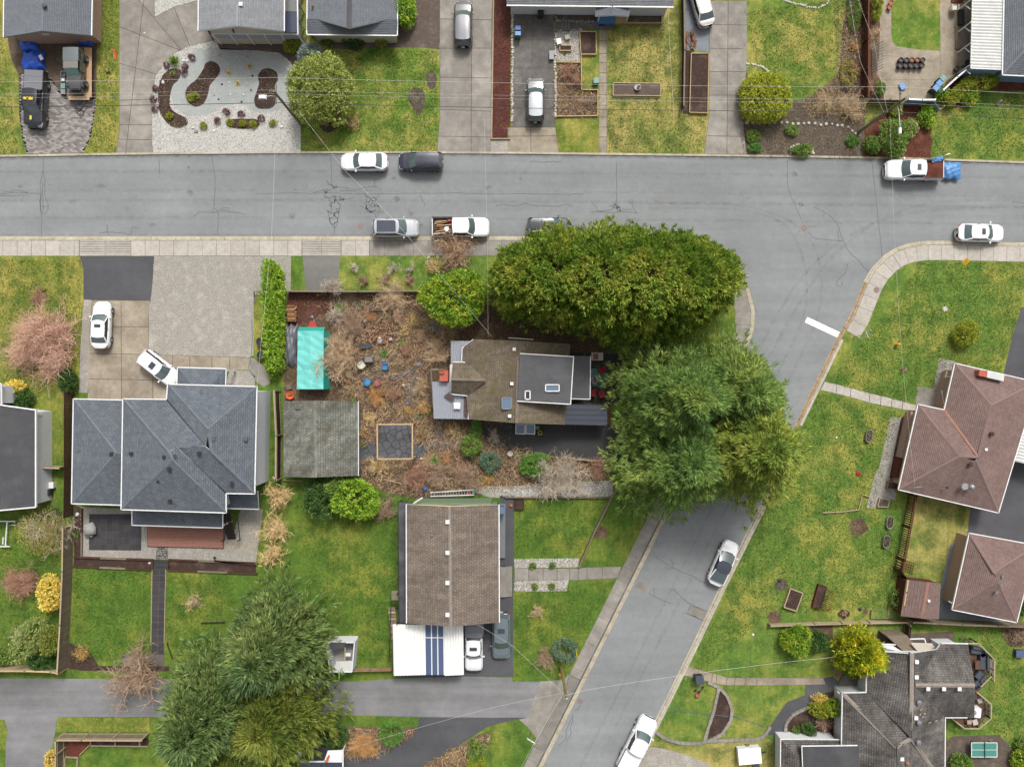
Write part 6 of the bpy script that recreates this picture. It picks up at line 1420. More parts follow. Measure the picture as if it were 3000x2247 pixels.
edge_bars(o,[(X(845,826,e),X(850,610,e)),(X(640,830,e),X(845,826,e)),(X(640,830,e),X(632,1280,e)),(X(905,468,e),X(1210,488,4.5)),(X(1494,402,e),X(1728,406,e)),(X(1530,1044,e),X(1720,1044,e)),(X(1530,1044,e),X(1526,1640,e))],.12,.12,'white_trim')
walls(t,[q1(3,4,*p)for p in((905,480),(1500,452),(1494,410),(1726,410),(1782,1044),(1534,1044),(1526,1640),(632,1700),(640,832),(845,828))],e,'white_wall',.4)
g=roof(t,[[X(640,1238,2.5),X(108,1232,2.5),X(280,1420,3.1),X(660,1420,3.1)],[X(108,1232,2.5),X(104,1700,2.5),X(280,1700,3.1),X(280,1420,3.1)]],'roof_charcoal',.22,name='garage_roof'); edge_bars(g,[(X(640,1234,2.5),X(108,1230,2.5)),(X(108,1230,2.5),X(104,1700,2.5))],.1,.1,'white_trim')
f=part(t,'flat_roof',MB().slab3([W(*p)for p in(X(290,1292,3.4),X(772,1286,3.4),X(900,1480,3.5),X(900,1700,3.5),X(310,1700,3.4))],.2),'roof_membrane'); edge_bars(f,[(X(290,1290,3.42),X(772,1284,3.42)),(X(290,1290,3.42),X(308,1700,3.42))],.1,.12,'white_trim','roof_trim')
walls(t,[q1(3,4,*p)for p in((110,1240),(640,1240),(640,1700),(108,1700))],2.5,'white_wall',.3)
for(x,y)in((1282,562),(1280,694),(1380,795),(1516,795),(1650,795),(1155,1400),(1276,1046)):vent(o,*q1(3,4,x,y),4.6,.3)
for(x,y)in((1292,905),(1292,1078),(1288,1248)):pipe(o,*q1(3,4,x,y),4.5,.16,.3,'grey_metal')
pipe(o,*q1(3,4,1196,1430),4.5,.12,.2,'terracotta')
for(x,y,a)in((1288,835,1.4),(1315,972,.9),(1348,1006,.6),(1310,1012,1.2),(1332,1035,.2),(1288,868,1.2),(1392,1084,.4),(1448,1068,.3),(1498,1058,1.0)):
  c=W(*q1(3,4,x,y),4.3); part(o,'debris',MB().box((c.x,c.y,c.z+.12),(.22,.09,.05),a),'timber_pale')
part(t,'side_wall',MB().prism([tuple(W(*q1(3,4,*p),1.8)[:2])for p in((1025,340),(1200,335),(1330,490),(1190,490))],.1,1.8),'timber_grey')
for(a,b,z)in(((905,405),(1100,415),2.0),((905,420),(1140,468),2.2),((1200,368),(1350,362),1.6),((1350,362),(1362,400),1.6),((1240,405),(1420,410),1.8)):part(t,'white_rail',MB().bar(W(*q1(3,4,*a),z),W(*q1(3,4,*b),z),.1,.12),'white_trim')
part(t,'lean_to',MB().slab3([W(*q1(3,4,*p),2.1)for p in((1235,408),(1410,408),(1490,460),(1310,490))],.06),'cream_wall'); part(t,'lean_to',MB().slab3([W(*q1(3,4,*p),2.0)for p in((920,410),(1070,418),(1150,470),(960,462))],.06),'white_wall')
for(a,b)in(((850,610),(820,650)),((600,820),(640,860))):part(t,'downpipe',MB().tube([W(*q1(3,4,*a),2.6),W(*q1(3,4,*b),2.2)],.06,6),'white_trim')
part(t,'porch_floor',MB().prism(wpoly(q(3,4,640,680,850,680,850,800,600,800),.3),.1,.3),'concrete_dark'); part(t,'window',MB().box(tuple(W(*q1(3,4,628,1110),1.3)),(.1,1.4,1.0)),'window_glass')
ant=W(*q1(3,4,1005,490),3.3); part(o,'antenna',MB().bar((ant.x,ant.y,3.0),(ant.x,ant.y,4.2),.04,.04).bar((ant.x-.3,ant.y,4.2),(ant.x+.5,ant.y-.2,4.2),.04,.04),'steel')
# back deck
dk=thing('deck','brown timber deck with pale railings behind the charcoal-roofed house','deck',W(*q1(3,4,1800,800),.1))
def deck_field(pol_px,z,w=.14,ang=0.0,mat='deck_brown'):
  pol=[tuple(W(*p,z)[:2])for p in pol_px]; A_=np.array(pol); y0,y1=A_[:,1].min(),A_[:,1].max(); n=int((y1-y0)/w)
  for i in range(n):
    c=clip(clip(pol if area(pol)>0 else pol[::-1],(0,y0+i*w+.006),(1,y0+i*w+.006)),(1,y0+(i+1)*w-.006),(0,y0+(i+1)*w-.006))
    if len(c)>2 and abs(area(c))>.01:part(dk,'deck_board',MB().prism(c,z-.03,z),M[mat])
D1=q(3,4,1690,430,1830,430,1900,500,1905,640,1860,780,1800,830,1700,800); D2=q(3,4,1700,800,1830,830,1880,920,1880,1040,1810,1130,1690,1130,1590,1050,1700,1050)
deck_field(D1,.7); deck_field(D2,.7); part(dk,'joists',MB().prism(inset([tuple(W(*p,.6)[:2])for p in D1],.1),.1,.64).prism(inset([tuple(W(*p,.6)[:2])for p in D2],.1),.1,.64),'timber_dark')
RL=[((1735,405),(1820,405)),((1820,405),(1960,545)),((1960,545),(1955,735)),((1930,690),(1840,780)),((1805,825),(1930,930)),((1930,930),(1928,1055)),((1928,1055),(1825,1140)),((1825,1140),(1700,1140)),((1700,1140),(1585,1050))]
for(a,b)in RL:
  A,B=W(*q1(3,4,*a),1.6),W(*q1(3,4,*b),1.6); part(dk,'handrail',MB().bar(A,B,.13,.04),'timber_pale')
  part(dk,'bottom_rail',MB().bar((A.x,A.y,.85),(B.x,B.y,.85),.05,.07),'timber_grey')
  for k in(0,.5,1):p=A+(B-A)*k; part(dk,'railing_post',MB().box((p.x,p.y,.83),(.09,.09,1.46)),'timber_grey')
for k in range(3):A,B=W(*q1(3,4,1900+k*26,540+k*10),.5-k*.13),W(*q1(3,4,1895+k*26,640+k*20),.5-k*.13); part(dk,'step',MB().bar(A,B,.28,.05),'timber_grey')
for k in range(4):A,B=W(*q1(3,4,1862+k*14,930),.62-k*.13),W(*q1(3,4,1862+k*14,1040),.62-k*.13); part(dk,'step',MB().bar(A,B,.2,.04),'timber_dark')
# --- small white shed by the alley, and canopy at the bottom edge
t=house('shed','small white shed with open half-built roof beside the alley',(1000,1930),'shed')
a=[tuple(W(*p,1.9)[:2])for p in q(1,4,600,398,850,398,828,652,640,652)]
for i in range(4):A,B=a[i],a[(i+1)%4]; part(t,'wall',MB().bar((A[0],A[1],1.0),(B[0],B[1],1.0),.1,1.8),'white_wall')
part(t,'floor',MB().prism(inset(a,.08),.1,.2),'stone_grey'); part(t,'roof_sheet',MB().slab3([W(*P(1,4,690,560,1.95)),W(*P(1,4,832,555,1.95)),W(*P(1,4,825,652,1.85)),W(*P(1,4,680,655,1.85))],.04),'corrugated_dull')
part(t,'roof_sheet',MB().slab3([W(*P(1,4,640,395,1.95)),W(*P(1,4,780,398,1.95)),W(*P(1,4,760,440,1.9)),W(*P(1,4,660,470,1.9))],.04),'roof_membrane'); part(t,'rafter',MB().bar(W(*P(1,4,770,440,1.9)),W(*P(1,4,770,560,1.9)),.06,.1),'timber_new'); part(t,'white_board',MB().slab3([W(*P(1,4,765,488,1.3)),W(*P(1,4,818,488,1.3)),W(*P(1,4,815,515,1.3)),W(*P(1,4,775,515,1.3))],.03),'white_trim')
t=house('canopy','white framed canopy with dark glass panels under the conifers at the bottom edge',(950,2235),'canopy')
part(t,'panel',MB().slab3([W(*P(1,4,x,y,2.6))for(x,y)in((590,1415),(620,1330),(745,1325),(740,1420))],.06),'white_trim'); part(t,'panel',MB().slab3([W(*P(1,4,x,y,2.5))for(x,y)in((360,1420),(500,1300),(640,1300),(590,1415))],.06),'black_plastic'); part(t,'panel',MB().slab3([W(*P(1,4,x,y,2.45))for(x,y)in((300,1330),(400,1330),(380,1420),(280,1420))],.06),'white_trim')
for(x0,x1)in((380,560),(565,740)):part(t,'glass_panel',MB().slab3([W(*P(1,4,x,y,2.5))for(x,y)in((x0,1430),(x1,1430),(x1,1700),(x0,1700))],.03),'glass_roof')
part(t,'gutter',MB().bar(W(*P(1,4,360,1424,2.62)),W(*P(1,4,750,1424,2.62)),.1,.12),'white_trim'); part(t,'gutter',MB().bar(W(*P(1,4,752,1320,2.62)),W(*P(1,4,750,1700,2.62)),.12,.12),'white_trim')
for(x,y)in((745,1340),(745,1690),(380,1690),(380,1430)):post_at(t,*q1(1,4,x,y),.1,2.4,.09,zpx=2.5)
solo('chimney_pot',MB().lathe([(.1,0),(.1,1.0),(.16,1.05),(.02,1.2)],tuple(W(*q1(1,4,655,1325),1.5)[:2])+(2.66,),12),'paint_orange','orange pot standing on the white canopy panel','pot')
# ------------------------------------------------------------------ trees and shrubs
# row of cedars by the junction
for i,(u,v,r,h,lab)in enumerate(((1530,842,3.6,9.5,'westernmost cedar of the dense olive-green row by the junction, over the black car'),(1615,838,5.2,11,'second cedar from the left in the dense row by the junction'),(1730,844,5.8,11.5,'third cedar from the left in the dense row by the junction'),(1845,848,5.8,11.5,'fourth cedar from the left, near the middle of the dense row by the junction'),(1940,848,5.3,11,'fifth cedar from the left in the dense row by the junction'),(2012,845,4.1,10,'easternmost cedar of the dense row, next to the curved pavement'))):
  conifer('cedar_tree',lab,u,v,r,h,'leaf_cedar',nb=int(80+r*52),per_branch=10,leaves=15,L=.36,Wd=.095,seed=40+i,group='cedars at the junction',rough=.45,dome=.85,power=.5,droop=.02,tip_up=.65,fan=.55,spread=.42,zb=.2)
# tall firs in front of the middle house
for i,(u,v,r,h,m,lab)in enumerate(((1945,1165,6.3,15,'leaf_fir','tall blue-green fir beside the glass patio of the middle house'),(1940,1325,6.6,14,'leaf_fir','tall blue-green fir overhanging the lower side-street pavement'),(2100,1150,6.0,13,'leaf_fir','fir overhanging the road nearest the white stop line'),(2120,1290,7.0,15.5,'leaf_fir_yellow','yellow-green fir overhanging the middle of the side street'))):
  conifer('fir_tree',lab,u,v,r,h,m,nb=int(r*46),per_branch=11,leaves=15,L=.56,Wd=.075,seed=70+i,group='firs by the side street',power=.75,droop=.12,tip_up=.16,fan=.62,spread=.38,z0=.12,whorl=1.0)
for i,(u,v,r,h,m,lab)in enumerate(((700,2000,6.0,13.5,'leaf_cypress','blue-green cypress overhanging the alley, left of the group'),(845,1840,5.6,11.5,'leaf_cypress','feathery blue-green cypress on the lawn above the alley'),(850,2025,6.0,10.5,'leaf_olive','olive-green conifer overhanging the alley beside the white shed'),(770,2130,4.6,9.5,'leaf_olive','olive-green conifer above the white canopy at the bottom edge'))):
  conifer('cypress_tree',lab,u,v,r,h,m,nb=int(r*44),per_branch=11,leaves=11,L=.72,Wd=.105,seed=90+i,group='conifers over the alley',power=.65,droop=.10,tip_up=.25,fan=.7,spread=.3,z0=.10,whorl=.9)
conifer('golden_conifer','large golden-yellow conifer over the charcoal roof edge',*q1(3,4,690,390),2.25,5.2,'leaf_gold',nb=230,per_branch=9,leaves=12,L=.36,Wd=.10,seed=15,dome=.6,power=.6,droop=.02,tip_up=.6,spread=.35)
# big rounded broadleaf shrubs
shrub('holly_bush','large round olive-green bush beside the rock garden','bush',*q1(1,0,560,800),3.0,3.2,4.6,'leaf_holly',1500,13,.17,.11,zc=2.2,amp=.28)
shrub('laurel_bush','bright green laurel bush left of the cedars','bush',1340,878,2.9,2.4,4.2,'leaf_bright',1200,13,.22,.13,zc=2.0,amp=.45)
shrub('juniper_bush','small blue-grey round bush by the white-railed deck','bush',*q1(1,0,462,460),1.0,.95,1.5,'leaf_blue',300,14,.13,.05)
shrub('evergreen_bush','glossy green bush at the top edge beside the mid grey roof','bush',*q1(1,0,1290,100),.85,1.6,2.4,'leaf_laurel',420,13,.16,.1)
shrub('boxwood_bush','round lime-green clipped bush beside the right-hand driveway','bush',*q1(2,0,2195,835),2.3,2.2,2.6,'leaf_lime',1700,13,.13,.09,amp=.14,square=.2)
# long laurel hedge
hx=thing('laurel_hedge','tall clipped laurel hedge along the gravel driveway','hedge',W(*q1(1,2,190,120),.1))
V=bush_leaves(.85,5.3,1.15,1.1,1500,13,.17,.11,31,.8,.08,square=.8); put('foliage',leaf_mesh('foliage',V),'leaf_laurel',hx); sm=MB()
for i in range(9):sm.tube([(rnd.uniform(-.2,.2),-4.4+i*1.1,0),(0,-4.4+i*1.1+.1,1.0),(rnd.uniform(-.3,.3),-4.4+i*1.1,1.9)],.04,5,.015)
part(hx,'stems',sm,'bark',world=False)
S_=[  # name, label, cat, (sheet c, r, x, y), rx, ry, h, mat, n, per, L, W
 ('conifer_shrub','rounded yellow-green conifer shrub left of the golden conifer','bush',(3,4,230,370),1.15,1.2,2.2,'leaf_bright',420,13,.2,.07),
 ('conifer_shrub','small dark green conifer between two yellow-green ones','bush',(3,4,430,380),1.0,.85,1.4,'leaf_dark',320,13,.2,.06),
 ('clipped_shrub','olive clipped shrub against the wall of the charcoal-roofed house','bush',(3,4,480,960),.95,.75,1.4,'leaf_boxwood',340,12,.12,.07),
 ('clipped_shrub','oval bright green shrub overlapping the charcoal roof edge','bush',(3,4,600,940),1.2,.8,1.9,'leaf_bright',360,12,.12,.07),
 ('round_shrub','dark round shrub in the curved bed by the charcoal-roofed house','bush',(3,4,335,1145),.62,.66,1.1,'leaf_dark',220,12,.11,.06),
 ('round_shrub','tiny round shrub beside the dark round one in the curved bed','bush',(3,4,238,1152),.36,.38,.6,'leaf_mid',110,11,.09,.05),
 ('grey_shrub','silvery grey leafless-looking shrub in the curved bed','bush',(3,4,445,885),.65,.5,.9,'leaf_straw',110,11,.14,.05),
 ('pine_shrub','olive ball-shaped shrub alone on the right lawn','bush',(3,2,1710,222),1.0,1.0,1.7,'leaf_boxwood',420,13,.14,.06),
 ('rhododendron','light green rhododendron behind the mossy garage','bush',(1,3,850,225),2.1,1.75,2.6,'leaf_laurel',620,12,.2,.13),
 ('rhododendron','dark green rhododendron left of the light green one','bush',(1,3,550,200),1.75,1.6,2.4,'leaf_dark',460,12,.19,.1),
 ('rhododendron','mid green rhododendron between the dark and light ones','bush',(1,3,690,150),1.5,1.1,2.3,'leaf_mid',360,12,.19,.11),
 ('rhododendron','tallest dark green shrub around the lamp pole, on the red mulch','bush',(3,0,1075,1220),1.1,1.75,1.9,'leaf_mid',460,12,.18,.08),
 ('rhododendron','right-hand green shrub on the red mulch by the lamp pole','bush',(3,0,1205,1125),.72,.85,1.3,'leaf_rhodo',240,12,.17,.08),
 ('rhododendron','left-hand green shrub on the red mulch by the lamp pole','bush',(3,0,910,1255),.72,.75,1.2,'leaf_mid',230,12,.17,.08),
 ('evergreen_shrub','dark shrub below the pinkish leafless tree','bush',(0,2,590,620),.9,1.15,1.6,'leaf_dark',330,12,.15,.09),
 ('flowering_shrub','yellow-leaved shrub beside the white house at the left edge','bush',(0,2,155,690),.72,.6,1.2,'leaf_yellow',200,11,.15,.1),
 ('evergreen_shrub','dark green shrub below the yellow-leaved shrub at the left edge','bush',(0,2,185,800),.85,.75,1.1,'leaf_dark',260,12,.16,.1),
 ('golden_shrub','bright yellow round shrub against the leaning fence','bush',(0,3,455,1045),1.0,1.55,2.0,'leaf_yellow',460,12,.16,.11),
 ('evergreen_shrub','pale green shrub in the lower left corner garden','bush',(0,4,300,330),1.2,1.9,2.4,'leaf_rhodo',520,12,.16,.09),
 ('conifer_shrub','yellow-green conifer beside the leaning fence, near the alley','bush',(0,4,450,380),.85,1.5,2.1,'leaf_olive',340,12,.2,.07),
 ('evergreen_shrub','dark green shrub by the fence corner at the alley','bush',(0,4,390,560),1.4,.55,1.2,'leaf_dark',260,12,.16,.08),
 ('evergreen_shrub','shrub at the far lower left beside the alley fence','bush',(0,4,40,520),1.1,.8,1.4,'leaf_mid',280,12,.16,.08),
 ('evergreen_shrub','green shrub under the leaning fence by the white house annex','bush',(0,3,450,375),.95,.55,1.0,'leaf_dark',220,12,.15,.09),
 ('evergreen_shrub','dark green shrub beside the alley lawn below the conifers','bush',(1,4,690,1190),1.3,.95,1.3,'leaf_dark',300,12,.17,.08),
 ('leafy_shrub','grassy green shrub above the lower driveway','bush',(1,4,1170,1160),1.0,1.1,1.2,'leaf_grass',280,12,.18,.05),
 ('leafy_shrub','green shrub on the bank right of the lower driveway','bush',(1,4,1900,1330),.6,.9,.9,'leaf_mid',180,12,.17,.06),
 ('golden_shrub','yellow-green shrub at the bottom edge right of the lower driveway','bush',(1,4,1890,1430),.8,.55,.9,'leaf_boxwood',200,12,.15,.07),
 ('golden_shrub','small orange-tinted shrub beside the lower left timber fence','bush',(0,4,448,1400),.55,.85,1.1,'leaf_straw',260,12,.12,.05),
 ('evergreen_shrub','bushy shrub beside the old house driveway, right of the cedar boards','bush',(1,2,1870,1190),.85,1.1,1.5,'leaf_mid',300,12,.15,.07),
 ('evergreen_shrub','narrow bright shrub at the south-west corner of the middle house','bush',(1,2,1905,1050),.45,.8,1.2,'leaf_grass',190,12,.14,.06),
 ('evergreen_shrub','teal-green shrub beside the bright one, below the middle house','bush',(1,2,2010,1330),.8,.9,1.3,'leaf_bluegreen',260,12,.15,.07),
 ('evergreen_shrub','bright green shrub beside the dark asphalt driveway','bush',(2,2,190,1360),1.15,1.1,1.5,'leaf_grass',340,12,.17,.07),
 ('evergreen_shrub','bluish low shrub beside the utility pole near the alley mouth','bush',(2,4,460,460),1.25,1.05,1.3,'leaf_bluegreen',360,13,.14,.06),
 ('evergreen_shrub','dark shrub south of the mid grey bungalow porch, middle one','bush',(1,0,840,355),.8,.6,.9,'leaf_dark',200,12,.18,.05),
 ('evergreen_shrub','left low shrub in front of the mid grey bungalow','bush',(1,0,615,345),.55,.5,.8,'leaf_mid',140,11,.14,.05),
 ('evergreen_shrub','right low yellow-green shrub in front of the mid grey bungalow','bush',(1,0,1090,350),.6,.5,.8,'leaf_boxwood',150,11,.14,.05),
 ('evergreen_shrub','olive shrub at the corner of the white-railed deck','bush',(1,0,305,400),.75,.75,1.0,'leaf_boxwood',240,12,.14,.06),
 ('clipped_hedge','clipped hedge block against the blue house','hedge',(3,0,1895,700),1.3,.75,1.4,'leaf_boxwood',460,12,.12,.06),
 ('evergreen_shrub','round shrub in front of the long diagonal hedge','bush',(3,0,1745,840),.7,.75,1.0,'leaf_bright',260,12,.12,.07),
 ('evergreen_shrub','leafy shrub inside the blue gate fence','bush',(3,0,1370,1000),.75,1.0,1.0,'leaf_laurel',220,11,.17,.09),
 ('evergreen_shrub','leafy shrub at the bend of the blue fence','bush',(3,0,1490,800),.5,.7,.9,'leaf_laurel',150,11,.17,.09),
 ('clipped_hedge','narrow clipped hedge beside the dark board fence at the top','hedge',(3,0,930,70),.45,1.2,1.3,'leaf_boxwood',300,12,.12,.06),
 ('leafy_shrub','small green shrub by the trellis on the blue house patio','bush',(3,0,965,770),.5,.6,.9,'leaf_mid',140,11,.15,.06),
 ('leafy_shrub','shrub at the bottom right corner beside the table tennis patio, upper','bush',(3,4,2190,1290),.5,.7,1.0,'leaf_mid',160,11,.17,.09),
 ('leafy_shrub','large shrub in the bottom right corner','bush',(3,4,2180,1420),.7,1.0,1.3,'leaf_bright',260,11,.19,.1),
 ('leafy_shrub','leafy shrub in front of the table tennis table','bush',(3,4,1660,1420),1.1,.6,.9,'leaf_mid',240,11,.18,.09),
 ('leafy_shrub','shrub along the right edge beside the brown garage','bush',(3,3,2195,1180),.4,.6,1.2,'leaf_dark',130,11,.15,.08),
 ('leafy_shrub','light green shrub in the dark bed right of the long driveway, lower','bush',(2,0,2075,1180),.6,.5,.6,'leaf_mid',120,10,.15,.07),
 ('leafy_shrub','green clump by the kerb in the dark bed','bush',(2,0,2100,1275),.45,.35,.5,'leaf_grass',90,10,.15,.05),
 ('leafy_shrub','bright green clump right of the circle of stones','bush',(3,0,718,1215),.45,.42,.5,'leaf_grass',110,11,.16,.05),
 ('leafy_shrub','small shrub above the row of pale stones','bush',(3,0,205,1125),.5,.45,.6,'leaf_mid',100,10,.15,.06),
 ('leafy_shrub','shrub inside the ring of pale stones by the kerb','bush',(3,0,295,1300),.85,.5,.6,'leaf_mid',180,10,.15,.07),
 ('leafy_shrub','shrub between the dark bed and round lawn','bush',(3,0,690,640),.8,1.2,.8,'leaf_budding',180,10,.15,.05),
 ('leafy_shrub','low shrub at the upper end of the dark fence bed','bush',(3,0,735,120),.5,1.6,.8,'leaf_mid',200,10,.15,.05),
 ('yellow_shrub','budding yellow-green shrub near the brown shed wall','bush',(3,3,1095,1100),.35,1.0,1.0,'leaf_mid',120,10,.14,.06),
 ('leafy_shrub','yellow-green shrub overhanging the bottom of the golden conifer','bush',(3,4,730,640),.8,.5,1.2,'leaf_bright',200,12,.16,.07),
]
for(n_,lab,cat,pos,rx,ry,h,m,n,per,L,wd)in S_:shrub(n_,lab,cat,*q1(*pos),rx,ry,h,m,n,per,L,wd)
def hedge_block(lab,c_,r_,x,y,lx,ly,h,rz,mat):
  t=thing('clipped_hedge',lab,'hedge',W(*q1(c_,r_,x,y),h*.6).to_2d().to_3d()+Vector((0,0,.1)),rz)
  put('foliage',leaf_mesh('foliage',bush_leaves(lx,ly,h/2,h/2,520,12,.11,.06,int(x+y),.7,.06,square=.9)),M[mat],t); part(t,'stems',stem_mb(t,h*.7,.04,limbs=6,reach=.5,seed=3),'bark',world=False)
hedge_block('upper block of the long diagonal clipped hedge',3,0,1712,735,.62,.55,1.3,R(45),'leaf_boxwood'); hedge_block('lower block of the long diagonal clipped hedge',3,0,1608,835,1.1,.55,1.2,R(43),'leaf_boxwood'); hedge_block('small clipped hedge block inside the blue gate',3,0,1100,960,.45,.55,.9,0,'leaf_boxwood')
